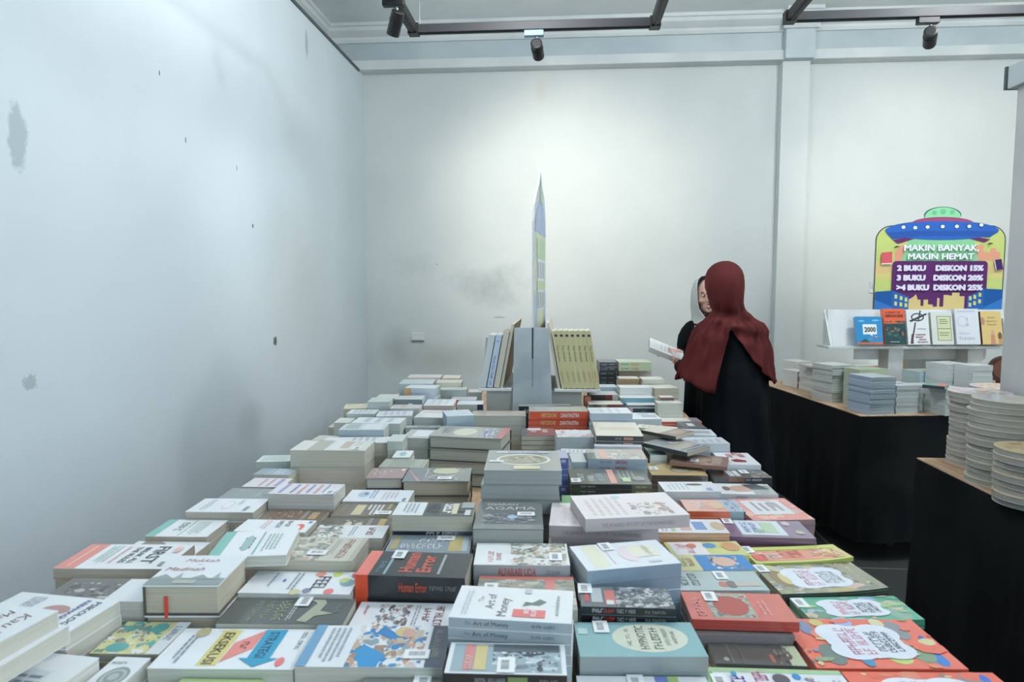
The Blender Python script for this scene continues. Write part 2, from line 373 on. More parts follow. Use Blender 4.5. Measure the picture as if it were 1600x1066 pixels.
# ================================================================ tables
TZ = .74
def folded_skirt(name, loop, z0, z1, parent, amp=.012, seed=1, flare=.05):
    """a hanging cloth: follows the closed loop, ripples more toward its hem"""
    rr = random.Random(seed); pts = []; nrm = []; n = len(loop); cxy = Vector((sum(p[0] for p in loop) / n, sum(p[1] for p in loop) / n))
    dist = 0; par = []
    for i in range(n):
        a, b2 = Vector(loop[i]), Vector(loop[(i + 1) % n]); d = b2 - a; nn = Vector((d.y, -d.x)).normalized(); st = max(2, int(d.length / .018))
        for k in range(st):
            pts.append(a + d * (k / st)); nrm.append(nn); par.append(dist + d.length * k / st)
        dist += d.length
    mN = len(pts)
    sm = []                                     # soften the corners of the normal field
    for i in range(mN):
        v = Vector((0, 0))
        for k in range(-5, 6): v += nrm[(i + k) % mN]
        sm.append(v.normalized())
    H = 14; vs = []; fs = []
    for j in range(H + 1):
        f = j / H; z = z1 + (z0 - z1) * f
        for i in range(mN):
            s_ = par[i]
            rip = noise.noise(Vector((s_ * 7 + seed, f * 1.2, 0))) * amp * 2.6 * f + noise.noise(Vector((s_ * 17, f * .8, seed))) * amp * f + noise.noise(Vector((s_ * 3, f * 4, seed + 9))) * amp * (1 - f) * f * 2
            off = .004 + flare * f ** 1.4 + rip
            p = pts[i] + sm[i] * off; vs.append((p.x, p.y, z + (noise.noise(Vector((s_ * 5, 2, seed))) * .012 if j == H else 0)))
    for j in range(H):
        for i in range(mN):
            a = j * mN + i; b3 = j * mN + (i + 1) % mN; fs.append((a, b3, b3 + mN, a + mN))
    mb = MB(); mb.mesh(vs, fs); return mb.build(name, M['black_cloth'], parent, smooth=True, attr=False)
def table(label, x0, x1, y0, y1, hem, seed, rot=0):
    t = thing('display_table', label, 'table', ((x0 + x1) / 2, (y0 + y1) / 2, 0), rot); hx, hy = (x1 - x0) / 2, (y1 - y0) / 2
    mb = MB(); mb.box((-hx, -hy, TZ - .018), (hx, hy, TZ)); bevel(mb.build('tabletop', M['plywood'], t, attr=False), .002)
    folded_skirt('table_skirt', [(-hx, -hy), (hx, -hy), (hx, hy), (-hx, hy)], hem, TZ - .003, t, .012, seed, .02)
    lg = min(.3, hx * .5)
    for sx in (-1, 1):
        for sy in (-1, 1):
            mb = MB(); mb.box((sx * (hx - lg) - .02, sy * (hy - .2) - .02, 0), (sx * (hx - lg) + .02, sy * (hy - .2) + .02, TZ - .018)); mb.build('leg', M['black_metal'], t, attr=False)
    return t
MT = (-.995, .618, .62, 4.12)
table('long black skirted table covered in books, running down the middle', *MT, .06, 3)
fc = at_z(1345, 650, TZ); FTA = math.radians(8.0)     # this table stands a little askew
fu, fv = Vector((math.cos(FTA), math.sin(FTA), 0)), Vector((-math.sin(FTA), math.cos(FTA), 0)); FL, FDp = 1.9, 1.25
fm = fc + fu * (FL / 2) + fv * (FDp / 2)
table('black skirted table with the shelf of upright books, beyond the aisle', fm.x - FL/2, fm.x + FL/2, fm.y - FDp/2, fm.y + FDp/2, .10, 7, FTA)
nc = at_z(1432, 715, TZ)
NT = (nc.x, PX - .07, 1.0, nc.y)
table('black skirted table holding round books, nearest on the aisle', *NT, .05, 11)
print('ROOM', 'LX', LX, 'ZB', ZB, 'P', PX, PY, zc0, zc1, 'NT', NT, 'track', p1_, p2_, p3_)
BAKED = [(0.0263,0.8638,-0.1415,0.21,0.15,-0.8335,0.8174),(0.0246,0.74,-0.099,0.1871,0.1092,-0.824,0.9719),(0.0317,0.74,-0.0891,0.15,0.21,-0.761,0.8009),(0.0261,0.74,0.0108,0.0548,0.2,-0.6455,0.8316),(0.0135,0.74,0.0422,0.1085,0.0972,-0.6664,0.9835),(0.0279,0.74,0.0603,0.2154,0.1151,-0.4991,0.96),(0.0236,0.74,0.0487,0.1194,0.1126,-0.4874,0.8427),(0.0302,0.74,0.0561,0.2093,0.0883,-0.4618,1.0676),(0.0326,0.74,0.0413,0.2004,0.0917,-0.4749,1.1618),(0.0308,0.74,0.0607,0.2156,0.1182,-0.2804,0.9679),(0.026,0.74,0.0617,0.1128,0.093,-0.2225,0.8621),(0.0196,0.74,0.0327,0.1686,0.1028,-0.2691,1.085),(0.053,0.776,0.0757,0.1268,0.1242,-0.6392,1.1022),(0.0309,0.74,0.0588,0.1415,0.124,-0.7222,1.2028),(0.0206,0.812,0.0621,0.21,0.1182,-0.8492,1.2164),(0.036,0.74,0.0502,0.1811,0.0863,-0.7967,1.0857),(0.0199,0.74,0.0487,0.1372,0.1053,-0.8362,1.409),(0.021,0.8583,0.2009,0.1429,0.1296,-0.5975,1.236),(0.03,0.74,0.0288,0.1589,0.0682,-0.8319,1.3177),(0.0278,0.74,0.0228,0.1587,0.0744,-0.6312,1.4057),(0.0294,0.74,0.0104,0.1773,0.1169,-0.4872,1.2716),(0.0288,0.74,0.0529,0.1541,0.0742,-0.4525,1.3741),(0.0252,0.74,0.044,0.1471,0.0971,-0.6312,1.4963),(0.0256,0.74,0.0443,0.1378,0.0921,-0.4759,1.5508),(0.025,0.74,0.0521,0.1613,0.0876,-0.4687,1.4575),(0.0274,0.74,0.0148,0.1644,0.0874,-0.6322,1.5939),(0.0195,0.74,0.0249,0.1116,0.0833,-0.8125,1.7677),(0.019,0.74,0.0403,0.1419,0.0893,-0.8156,1.6772),(0.0234,0.74,0.0491,0.1602,0.0986,-0.7958,1.5163),(0.0149,0.74,0.0466,0.1507,0.0609,-0.8434,1.5972),(0.0266,0.74,0.0457,0.164,0.0946,-0.4654,1.6481),(0.0514,0.74,0.041,0.2246,0.1259,-0.6977,1.9763),(0.0482,0.74,0.117,0.2108,0.0839,-0.6608,2.094),(0.0182,0.74,0.15,0.1005,0.0798,-0.8817,1.9792),(0.0198,0.74,0.0134,0.1058,0.0697,-0.8352,1.8704),(0.0312,0.74,0.0757,0.0999,0.1008,-0.4816,1.792),(0.0208,0.74,0.0239,0.1308,0.0947,-0.459,1.8961),(0.0183,0.74,0.0757,0.0537,0.0848,-0.4852,1.9898),(0.0402,0.74,-0.1147,0.2394,0.16,-0.2994,2.1654),(0.0418,0.74,0.0757,0.1777,0.1307,-0.3384,1.7856),(0.0345,0.74,0.0458,0.1839,0.1945,-0.0964,1.6469),(0.0356,0.74,0.0509,0.1453,0.1771,-0.1142,1.426),(0.029,0.74,0.0607,0.1821,0.1069,-0.0778,1.2789),(0.0243,0.74,0.0443,0.1755,0.1285,-0.0627,1.1542),(0.041,0.74,-0.0002,0.1998,0.1098,-0.2707,1.1999),(0.0227,0.74,0.0568,0.1687,0.0966,-0.2696,1.3217),(0.0348,0.8614,0.0525,0.1711,0.0856,-0.2761,1.4128),(0.0302,0.74,0.0536,0.1721,0.0817,-0.2789,1.4276),(0.016,0.74,-0.0375,0.1847,0.1074,-0.0745,1.0141),(0.0228,0.74,0.0396,0.1674,0.0787,-0.0767,0.9105),(0.028,0.8734,0.1978,0.2239,0.155,0.1436,1.4564),(0.0266,0.74,-0.0233,0.2289,0.1506,0.0895,1.4668),(0.0251,0.74,0.2758,0.1826,0.117,0.1194,1.2675),(0.0143,0.74,0.0195,0.1579,0.0766,0.1119,1.1427),(0.0259,0.74,0.0757,0.1958,0.1045,0.1227,1.0451),(0.0249,0.74,0.0581,0.1955,0.0868,0.1234,0.9434),(0.0095,0.781,0.0146,0.1837,0.1063,0.319,1.2062),(0.0095,0.74,0.0392,0.1724,0.1063,0.3145,1.1969),(0.0123,0.74,0.0126,0.1469,0.0611,0.326,1.1074),(0.012,0.74,0.0251,0.2195,0.1048,0.337,1.0141),(0.0065,0.74,0.0608,0.242,0.1612,0.5283,1.1595),(0.0075,0.74,0.0606,0.2415,0.124,0.5728,1.0161),(0.0038,0.74,0.1135,0.2137,0.0963,0.5661,1.2996),(0.0051,0.74,0.1476,0.2226,0.1361,0.5405,1.4202),(0.005,0.74,0.1481,0.2237,0.086,0.5329,1.5346),(0.0077,0.74,0.003,0.2061,0.1181,0.4956,1.6501),(0.0073,0.74,0.1302,0.1615,0.1739,0.5563,1.8092),(0.0108,0.74,0.0757,0.1819,0.0868,0.3083,1.3255),(0.0089,0.74,0.0969,0.1663,0.0806,0.3163,1.415),(0.007,0.74,0.1217,0.17,0.0826,0.3244,1.5032),(0.0075,0.74,0.0512,0.1659,0.0899,0.3054,1.5969),(0.0082,0.74,0.0438,0.147,0.0931,0.3926,1.7587),(0.0137,0.74,0.0757,0.1534,0.0919,0.3529,1.8689),(0.0176,0.74,0.0139,0.1796,0.1009,0.5195,1.9566),(0.015,0.74,0.0364,0.167,0.1387,0.3498,2.0755),(0.0137,0.74,0.0757,0.1739,0.0861,0.5377,2.0589),(0.011,0.8242,-0.2786,0.1706,0.125,0.4317,2.1174),(0.0167,0.74,0.0105,0.1151,0.1517,0.5611,2.1868),(0.014,0.8532,-0.7579,0.1725,0.13,0.3682,2.1848),(0.012,0.8764,-0.7294,0.1364,0.115,0.359,2.2939),(0.0136,0.74,-0.3174,0.1393,0.062,0.3367,2.4062),(0.0161,0.74,0.0757,0.1445,0.0962,0.4863,2.3124),(0.0148,0.74,-0.0047,0.1239,0.0999,0.4781,2.4182),(0.015,0.74,0.0757,0.0829,0.1271,0.4846,2.5381),(0.02,0.74,0.0757,0.0534,0.11,0.3042,2.2026),(0.0118,0.74,0.0757,0.1542,0.0787,0.4576,2.6424),(0.0135,0.74,0.0488,0.2126,0.1468,0.1263,1.8159),(0.0179,0.74,0.0336,0.1704,0.1192,0.1584,1.9779),(0.0131,0.74,0.0757,0.0427,0.1067,0.0463,1.9779),(0.0157,0.74,0.0757,0.0244,0.09,0.0015,1.8498),(0.023,0.74,-0.0026,0.0617,0.1,0.0304,1.6841),(0.0176,0.74,0.0145,0.1514,0.2213,0.1837,2.2649),(0.022,0.74,0.0185,0.1495,0.0291,0.1774,2.136),(0.0159,0.74,0.0757,0.1226,0.1097,0.0403,2.2511),(0.0169,0.74,0.0757,0.1185,0.1278,-0.0874,2.3776),(0.0185,0.74,-0.026,0.0784,0.0485,0.0352,2.0633),(0.0293,0.74,0.0757,0.2186,0.1071,-0.0173,2.5245),(0.0399,0.74,0.1439,0.2121,0.0443,-0.0716,2.6941),(0.0286,0.74,0.0758,0.027,0.05,0.1044,2.8496),(0.038,0.74,0.0757,0.2051,0.1041,-0.2426,2.5427),(0.0221,0.74,0.0757,0.1542,0.1179,0.1745,2.5032),(0.0418,0.74,0.0757,0.1491,0.101,-0.666,2.1928),(0.0333,0.74,0.0139,0.1731,0.104,-0.6461,2.3033),(0.0223,0.74,0.0757,0.0568,0.0914,-0.785,2.3472),(0.02,0.74,0.0757,0.0343,0.08,-0.8822,2.5196),(0.0222,0.74,-0.0389,0.0853,0.0739,-0.8188,2.2594),(0.0284,0.74,0.0757,0.1051,0.0871,-0.7464,2.4428),(0.0283,0.74,0.1674,0.129,0.104,-0.6181,2.4204),(0.0247,0.74,0.2273,0.0883,0.1047,-0.8026,2.5394),(0.0254,0.74,0.0757,0.1131,0.0806,-0.5995,2.5234),(0.0249,0.74,0.0757,0.0866,0.0987,-0.7043,2.5424),(0.0243,0.74,0.0757,0.0813,0.1094,-0.7076,2.6498),(0.0395,0.74,0.0757,0.1098,0.0907,-0.6057,2.612),(0.0218,0.74,-0.0585,0.131,0.0971,-0.5874,2.7719),(0.022,0.74,0.0757,0.1459,0.1376,-0.6365,2.8977),(0.023,0.74,0.0757,0.1748,0.12,-0.7322,3.5172),(0.021,0.74,0.0758,0.0888,0.12,-0.5772,3.4534),(0.0239,0.74,0.0757,0.1307,0.0786,-0.4834,2.9023),(0.0211,0.74,0.0757,0.114,0.0877,-0.5097,2.9869),(0.02,0.74,0.0757,0.0629,0.1,-0.433,3.2962),(0.0291,0.74,0.0757,0.1175,0.1474,-0.4896,2.6416),(0.0269,0.74,0.0757,0.1079,0.0847,-0.4198,2.822),(0.0227,0.74,0.0757,0.107,0.0917,-0.3794,2.7334),(0.0411,0.74,-0.0272,0.1159,0.1433,-0.4796,2.4508),(0.0384,0.74,0.3172,0.0961,0.1128,-0.3688,2.3324),(0.0358,0.74,-0.0279,0.09,0.1315,-0.4806,2.2059),(0.0283,0.74,0.0757,0.1268,0.0372,-0.4916,2.3294),(0.0261,0.74,0.0757,0.0479,0.0985,-0.5252,2.0819),(0.023,0.74,0.0758,0.0881,0.14,0.2267,3.5044),(0.0225,0.95,0.0757,0.1656,0.14,0.3615,3.4969),(0.021,0.74,0.0757,0.1693,0.14,0.3699,3.5705),(0.0253,0.74,0.0757,0.097,0.09,0.3133,3.2352),(0.0229,0.74,0.0757,0.1014,0.0956,0.419,3.1962),(0.02,0.74,0.0757,0.1169,0.09,0.189,3.1088),(0.0241,0.74,0.0757,0.1252,0.1,0.1754,2.9642),(0.0225,0.74,0.0757,0.1386,0.09,0.1759,2.7816),(0.0215,0.74,0.0757,0.1408,0.0873,0.3197,3.0089),(0.0203,0.74,0.2414,0.1153,0.1051,0.4553,3.0887),(0.023,0.74,0.0757,0.1456,0.0717,0.3191,2.9259),(0.0235,0.74,0.0757,0.0558,0.0484,0.4235,2.7706),(0.0439,0.74,0.0757,0.0992,0.0605,0.4257,2.713),(0.0202,0.74,0.0757,0.1204,0.0626,0.3319,2.8564),(0.0268,0.74,0.0757,0.1227,0.0306,0.3371,2.8068),(0.0218,0.74,0.0757,0.1081,0.1327,0.3214,2.6447),(0.0134,0.74,0.2704,0.1419,0.1649,1.5718,3.5247),(0.0137,0.74,0.2986,0.146,0.1649,1.5169,3.8724),(0.0205,0.74,0.2554,0.124,0.15,1.7075,3.5489),(0.0186,0.74,0.2543,0.1357,0.1028,1.8839,3.6296),(0.0224,0.74,0.2483,0.1196,0.1391,1.926,3.5119),(0.0155,0.74,0.2959,0.1055,0.16,1.5438,4.2169),(0.013,0.74,0.2871,0.0816,0.15,1.4866,4.3926),(0.016,0.74,0.3102,0.1155,0.16,1.5606,4.5893),(0.0198,0.74,0.2872,0.1771,0.1186,1.6348,3.7431),(0.014,0.7406,0.2953,0.3047,0.13,2.4251,5.5141),(0.0215,0.74,0.2934,0.1434,0.1391,2.031,3.6961),(0.0201,0.74,0.2794,0.1578,0.1242,1.9716,3.822),(0.011,0.8956,0.2647,0.1693,0.15,1.5392,4.152),(0.016,0.8752,-0.6637,0.0952,0.11,1.8565,3.475),(0.0208,0.74,0.3121,0.16,0.1242,2.1778,4.4573),(0.0236,0.74,0.3086,0.1186,0.1242,2.1594,4.1846),(0.0268,0.74,0.2881,0.1202,0.1118,2.0934,3.5803),(0.023,0.74,0.3054,0.1473,0.13,2.2933,4.2131),(0.0177,0.74,0.2655,0.1114,0.1063,2.1929,3.7549)]
KEPT = '11110001001001000001001001001001001001000110111001100011001001100010001000100010001100010000100001100000001000111110110000100001000100000100000011111101111101000100010001101000011000111110000100001110001111011000001101011110010101100100110001110011000011100010000010000100000100000011100000011100000110000100110001100011000011101000000011000001000000010000000100001000000000111000000110000001000000000100001000001000110000000100000111000000111100010000001110001000000000111111000000100010000100000000000100001000001000001000000100000010000000100000001000011000000001000000000100000010000000100000001000000000100000100000100000100000010001000011001000011000011111000000111100000000100000001000000001000000001000000100000011000000011000000010000001000000010001000000100001000001111111111111111111111111111111111111000000111111000000000010000000100000000100000000011111100000011100000011000000000111000000111100000000000000000000000'
# ================================================================ books
ANG = {'L': -PI/2, 'R': PI/2, 'F': 0.0, 'B': PI}
def make_book(label, w, h, t, cov='e9ecec', art_=(), spine=None, spine_col=None, page='d2d0c4', hard=False, back=None, sticker=None, curl=0, group=None, name='book', cat='book', detail=True, ribbon=None, pinset=None):
    r = thing(name, label, cat, group=group)
    ct = .0028 if hard else .0007; ins = .004 if hard else .0006
    if t < .006: ct = .0004
    sc_ = spine_col or cov; bk = back or sc_
    mb = MB(); ns = 10 if curl else 1
    for i in range(ns):
        y0, y1 = -h/2 + h * i / ns, -h/2 + h * (i + 1) / ns
        mb.box((-w/2, y0, t - ct), (w/2, y1, t), cov); mb.box((-w/2, y0, 0), (w/2, y1, ct), bk)
        mb.box((-w/2, y0, ct), (-w/2 + max(ct, .001), y1, t - ct), sc_)
    if art_ and detail:
        its = []
        for it in art_:
            if curl and it[0] == 'r':
                for i in range(8): its.append(('r', it[1], it[2] + (it[4] - it[2]) * i / 8, it[3], it[2] + (it[4] - it[2]) * (i + 1) / 8, it[5]))
            else: its.append(it)
        art(mb, its, Vector((-w/2, -h/2, t)), Vector((1, 0, 0)), Vector((0, 1, 0)), Vector((0, 0, 1)), w, h, .00008 if curl else .00015)
    if spine and detail:
        art(mb, spine, Vector((-w/2, h/2, 0)), Vector((0, -1, 0)), Vector((0, 0, 1)), Vector((-1, 0, 0)), h, t)
    bend = (lambda p: (p[0], p[1], p[2] + curl * max(0, (-p[1] / h + .05)) ** 2 * (1.15 - p[0] / w) ** 1.2)) if curl else None
    if bend: mb.v = [bend(p) for p in mb.v]
    mb.build('cover', M['print'], r)
    pb = MB()
    for i in range(ns):
        y0, y1 = -h/2 + ins + (h - 2*ins) * i / ns, -h/2 + ins + (h - 2*ins) * (i + 1) / ns
        pb.box((-w/2 + max(ct, .001), y0, ct), (w/2 - ins, y1, t - ct), page)
    if bend: pb.v = [bend(p) for p in pb.v]
    pb.build('page_block', M['paper'], r)
    if sticker and detail:
        u, v = sticker[:2]; a = sticker[2] if len(sticker) > 2 else 0
        s = MB(); sw, sh = .019, .0125
        s.poly([(-sw, -sh, 0), (sw, -sh, 0), (sw, sh, 0), (-sw, sh, 0)], 'f2f5f6')
        x = -sw * .6
        rr = random.Random(int(u * 100 + v * 10))
        while x < sw * .6:
            ww = rr.choice((.0005, .0009, .0013)); s.poly([(x, -sh * .35, .0001), (x + ww, -sh * .35, .0001), (x + ww, sh * .55, .0001), (x, sh * .55, .0001)], '7f868a'); x += ww + rr.choice((.0006, .001))
        o = s.build('price_sticker', M['print'], r); o.location = (-w/2 + u * w, -h/2 + v * h, t + .0018); o.rotation_euler = (0, 0, math.radians(a))
        if bend: o.location = bend(o.location)
    if ribbon:
        s = MB(); k = ribbon; s.box((k * w - w/2 - .0025, -h/2 - .001, -.004), (k * w - w/2 + .0025, -h/2 + .002, t * .62), 'e0503c'); s.build('ribbon_bookmark', M['board'], r)
    return r
def dup(root, label):
    r = root.copy(); C.objects.link(r); r['label'] = label
    for ch in list(root.children):
        c = ch.copy(); C.objects.link(c); c.parent = r
    return r
ORD = ['topmost'] + [w_ + ' from top' for w_ in 'second third fourth fifth sixth seventh eighth ninth tenth eleventh twelfth thirteenth fourteenth fifteenth sixteenth'.split()]
STACKS = []
def E(d, orient, e, px, other, t, n, base=0.0, tz=None, tilt=None, fixed=False, jit=1.0, on=False, **kw):
    """one stack: e says which edge px gives (n near, f far, r right, l left; two pixels), other = the other dimension in metres,
    or (if > 3) the pixel row where the opposite edge lies"""
    s = dict(d=d, o=orient, e=e, px=px, other=other, t=t, t0=t, n=n, z0=(TZ if tz is None else tz) + base, tilt=tilt, fixed=fixed, kw=kw, jit=jit, shrink=1.0, loose=(base > 0 and n == 1) or on)
    place(s); STACKS.append(s)
def place(s):
    e, px, other = s['e'], s['px'], s['other']; z = s['z1'] = s['z0'] + s['n'] * s['t']
    A, B = at_z(px[0], px[1], z), at_z(px[2], px[3], z)
    if e in 'nf':
        v = (B - A); yaw = math.atan2(v.y, v.x); sx = math.hypot(v.x, v.y); mid = (A + B) / 2
        dn = Vector((-math.sin(yaw), math.cos(yaw), 0))
        if other > 3:
            q = at_z((px[0] + px[2]) / 2, other, z); sy = abs((q - mid).y) / max(.5, math.cos(yaw))
        else: sy = other * s['shrink']
        c = mid + dn * (sy / 2 if e == 'n' else -sy / 2)
    else:                       # side edge, far point then near point
        v = (A - B); yaw = math.atan2(v.y, v.x) - PI/2; sy = v.length if not isinstance(other, tuple) else other[1]; mid = A - v.normalized() * sy / 2
        sx = other[0] if isinstance(other, tuple) else other
        dx = Vector((math.cos(yaw), math.sin(yaw), 0)); c = mid + dx * (-sx / 2 if e == 'r' else sx / 2)
    s.update(c=Vector((c.x, c.y)), yaw=yaw, sx=sx, sy=sy, c0=Vector((c.x, c.y)))
def corners(s, m=0.0):
    u = Vector((math.cos(s['yaw']), math.sin(s['yaw']))); v = Vector((-u.y, u.x)); a, b2 = s['sx'] / 2 + m, s['sy'] / 2 + m
    return [s['c'] + u * (i * a) + v * (j * b2) for i, j in ((-1, -1), (1, -1), (1, 1), (-1, 1))], u, v
def sat(s, q, m):
    ca, u1, v1 = corners(s, m); cb, u2, v2 = corners(q, m); best = None
    for ax in (u1, v1, u2, v2):
        pa = [p.dot(ax) for p in ca]; pb = [p.dot(ax) for p in cb]
        o = min(max(pa), max(pb)) - max(min(pa), min(pb))
        if o <= 0: return None
        if best is None or o < best[0]:
            sg = 1 if (q['c'] - s['c']).dot(ax) > 0 else -1; best = (o, ax * sg)
    return best
def pairs():
    for i, s in enumerate(STACKS):
        for q in STACKS[i + 1:]:
            if min(s['z1'], q['z1']) - max(s['z0'], q['z0']) < .0008: continue
            if abs(s['c'].x - q['c'].x) > .4 or abs(s['c'].y - q['c'].y) > .4: continue
            yield s, q
def fit_heights(iters=90):
    """the heights of the stacks are only known roughly: a taller near one and a lower far one leave room between them"""
    mv = [s for s in STACKS if s['d'] and not s['fixed']]
    for it in range(iters):
        for s, q in pairs():
            if s['fixed'] and q['fixed']: continue
            r = sat(s, q, .001)
            if not r: continue
            ov, ax = r; near, far = (s, q) if s['c'].y < q['c'].y else (q, s)
            if abs(ax.y) > .7:
                f = min(.02, .12 * ov + .002)
                if not near['fixed']: near['t'] = min(near['t'] * (1 + f), near['t0'] * 1.5)
                if not far['fixed']: far['t'] = max(far['t'] * (1 - f), far['t0'] * .62)
                for w_ in (near, far):
                    if not w_['fixed'] and not isinstance(w_['other'], tuple) and w_['other'] <= 3 and ov > .004: w_['shrink'] = max(.62, w_['shrink'] * .985)
            else:
                f = min(.01, .05 * ov + .001)
                hi, lo = (s, q) if s['z1'] > q['z1'] else (q, s)
                for w_ in (s, q):
                    if not w_['fixed']: w_['t'] = min(w_['t'] * (1 + f), w_['t0'] * 1.5)
        for s in mv: place(s)
def rest_loose():
    for rep in range(7):
        for s in STACKS:
            if not s.get('loose'): continue
            top = TZ
            for q in STACKS:
                if q is s or q.get('loose') or abs(s['c'].x - q['c'].x) > .4 or abs(s['c'].y - q['c'].y) > .4: continue
                if sat(s, q, -.004): top = max(top, q['z1'])
            s['z0'] = max(top + .0006, s['z0'] if rep > 2 else 0); place(s)
def settle(iters=160, m=.0016):
    moved = 0
    for it in range(iters):
        moved = 0
        for s, q in pairs():
            if s.get('loose') or q.get('loose'): continue
            r = sat(s, q, m)
            if not r: continue
            ov, ax = r; moved += 1
            ws, wq = (0 if s['fixed'] else 1), (0 if q['fixed'] else 1)
            if ws + wq == 0: continue
            # the nearer one stays closer to where it was seen
            if ws and wq:
                if s['c'].y < q['c'].y: ws = .6
                else: wq = .6
            k = 1 / (ws + wq)
            s['c'] = s['c'] - ax * (ov * .52 * ws * k); q['c'] = q['c'] + ax * (ov * .52 * wq * k)
            if it > 12 and ov > .002:        # still tight: a hair smaller
                for w_ in (s, q):
                    if not w_['fixed']: w_['sx'] *= .996; w_['sy'] *= .994
        if not moved: break
    return moved
def build_stacks():
    rr = random.Random(5)
    for s in STACKS:
        kw = dict(s['kw']); w_, h_ = (s['sy'], s['sx']) if s['o'] in 'LR' else (s['sx'], s['sy'])
        w_, h_ = abs(w_) , abs(h_); n = s['n']; d = s['d']; proto = None
        for k in range(n):                      # k = 0 is the topmost
            lab = d if n == 1 else '%s, %s' % (d, ORD[min(k, 15)])
            if proto is None:
                kk = {a: b2 for a, b2 in kw.items() if a not in ('alt', 'grp')}
                r = proto = make_book(lab, w_, h_, s['t'] - .0003, group=kw.get('grp') if n == 1 else (kw.get('grp') or d), **kk)
            else: r = dup(proto, lab)
            j = 0 if k == 0 else s['jit']
            r.location = (s['c'].x + rr.uniform(-1, 1) * .0016 * j, s['c'].y + rr.uniform(-1, 1) * .0016 * j, s['z0'] + (n - 1 - k) * s['t'])
            r.rotation_euler = (0, 0, s['yaw'] + ANG[s['o']] + rr.uniform(-1, 1) * .006 * j)
            if s['tilt']:
                tx, ty = s['tilt']; r.rotation_euler = (Matrix.Rotation(ty, 3, 'Y') @ Matrix.Rotation(tx, 3, 'X') @ Matrix.Rotation(s['yaw'] + ANG[s['o']], 3, 'Z')).to_euler()
            BOOKS.append((r, (w_, h_, s['t'], kw.get('cov', 'e9ecec'), kw.get('spine_col') or kw.get('cov', 'e9ecec'), kw.get('page', 'd2d0c4'))))
BOOKS = []
def keep_seen(most=300):
    """the individuals are the copies that show largest from the viewpoint; those deep in the stacks become one mass of books"""
    if BAKED: return merge_rest({b2[0].name for k, b2 in enumerate(BOOKS) if KEPT[k] == '1'})
    bpy.context.view_layer.update(); dg = bpy.context.evaluated_depsgraph_get(); cnt = {}
    for py in range(2, 1066, 3):
        for px in range(2, 1600, 3):
            if py < 480: continue
            ok, loc, no, ix, ob, mt = SC.ray_cast(dg, CAM, ray(px, py).normalized())
            if ok:
                o = ob
                while o.parent is not None: o = o.parent
                cnt[o.name] = cnt.get(o.name, 0) + 1
    tot = sorted(BOOKS, key=lambda b2: -cnt.get(b2[0].name, 0))
    other = sum(1 for o in C.objects if o.parent is None and o.name.startswith('book') and o.get('category') == 'book') - len(BOOKS)
    keep = [b2 for b2 in tot if cnt.get(b2[0].name, 0) > 0][:most - other]; ks = {b2[0].name for b2 in keep}
    lost = [cnt.get(b2[0].name, 0) for b2 in tot if b2[0].name not in ks]
    print('BOOKS kept', len(keep), 'of seen', sum(1 for b2 in tot if cnt.get(b2[0].name, 0) > 0), 'others', other, 'largest merged px', max(lost) if lost else 0, 'total', len(tot))
    print('KEPT=' + ''.join('1' if b2[0].name in ks else '0' for b2 in BOOKS)); merge_rest(ks)
def merge_rest(ks):
    mb = MB(); pm = []
    for r, (w_, h_, t, cv, sp, pg) in BOOKS:
        if r.name in ks: continue
        mx = r.matrix_basis.copy(); a, b2 = w_ / 2, h_ / 2; ct = .0007
        f0 = len(mb.f); mb.box((-a, -b2, t - .001), (a, b2, t - .0003), cv, None, mx); mb.box((-a, -b2, 0), (a, b2, ct), sp, None, mx); mb.box((-a, -b2, ct), (-a + .001, b2, t - .001), sp, None, mx); pm += [0] * (len(mb.f) - f0)
        f0 = len(mb.f); mb.box((-a + .001, -b2 + .0006, ct), (a - .0006, b2 - .0006, t - .001), pg, None, mx); pm += [1] * (len(mb.f) - f0)
    for r, _ in BOOKS:
        if r.name in ks: continue
        for ch in list(r.children): bpy.data.objects.remove(ch)
        bpy.data.objects.remove(r)
    if mb.f:
        o = mb.build('book', M['print']); o.data.materials.append(M['paper']); o.data.polygons.foreach_set('material_index', pm)
        tag(o, 'books lower down inside the stacks, mostly hidden under the ones on top', 'book', None, 'stuff')
W_, CR, GY = 'e9edee', 'd8d6ca', 'a3abac'
BK, RD = '23282b', 'c9302c'
READ = {'FIRST', 'BREAK ALL', 'THE RULES', 'Mekkah', 'Madinah', 'dan', 'EKSEKUSI', 'STRATEGI', 'FEEL', 'Human', 'Error', 'Human Error', 'SELF', 'HELP', 'SELF-HELP', 'SEJARAH', 'AGAMA', 'The', 'Art of', 'Money', 'Art of Money',
        'HYPNOTIC', 'NIETZSCHE', 'ZARATHUSTRA', 'Max Havelaar', 'Hanya Satu Misal', 'DESTARU', 'ALFARABI UDA', 'Abu Hurairah', 'PSIKOLOGI', 'KEBAHAGIAAN', 'Kau Yang', 'Maha Kekal', '2000', 'A DIARY OF', 'GENOCIDE', 'PALESTINE', 'BIGGEST', 'PRISON', 'ON EARTH',
        'TUHAN', 'MONEY', 'GROWTH', 'MINDSET', 'BEST', 'SELLER', 'THE JAVANESE HISTORY OF THE REMARKABLE'}
def words(s_, u, v, size, mw, col, **o): return ('t' if s_ in READ else 'g', s_, u, v, size, mw, col, o)
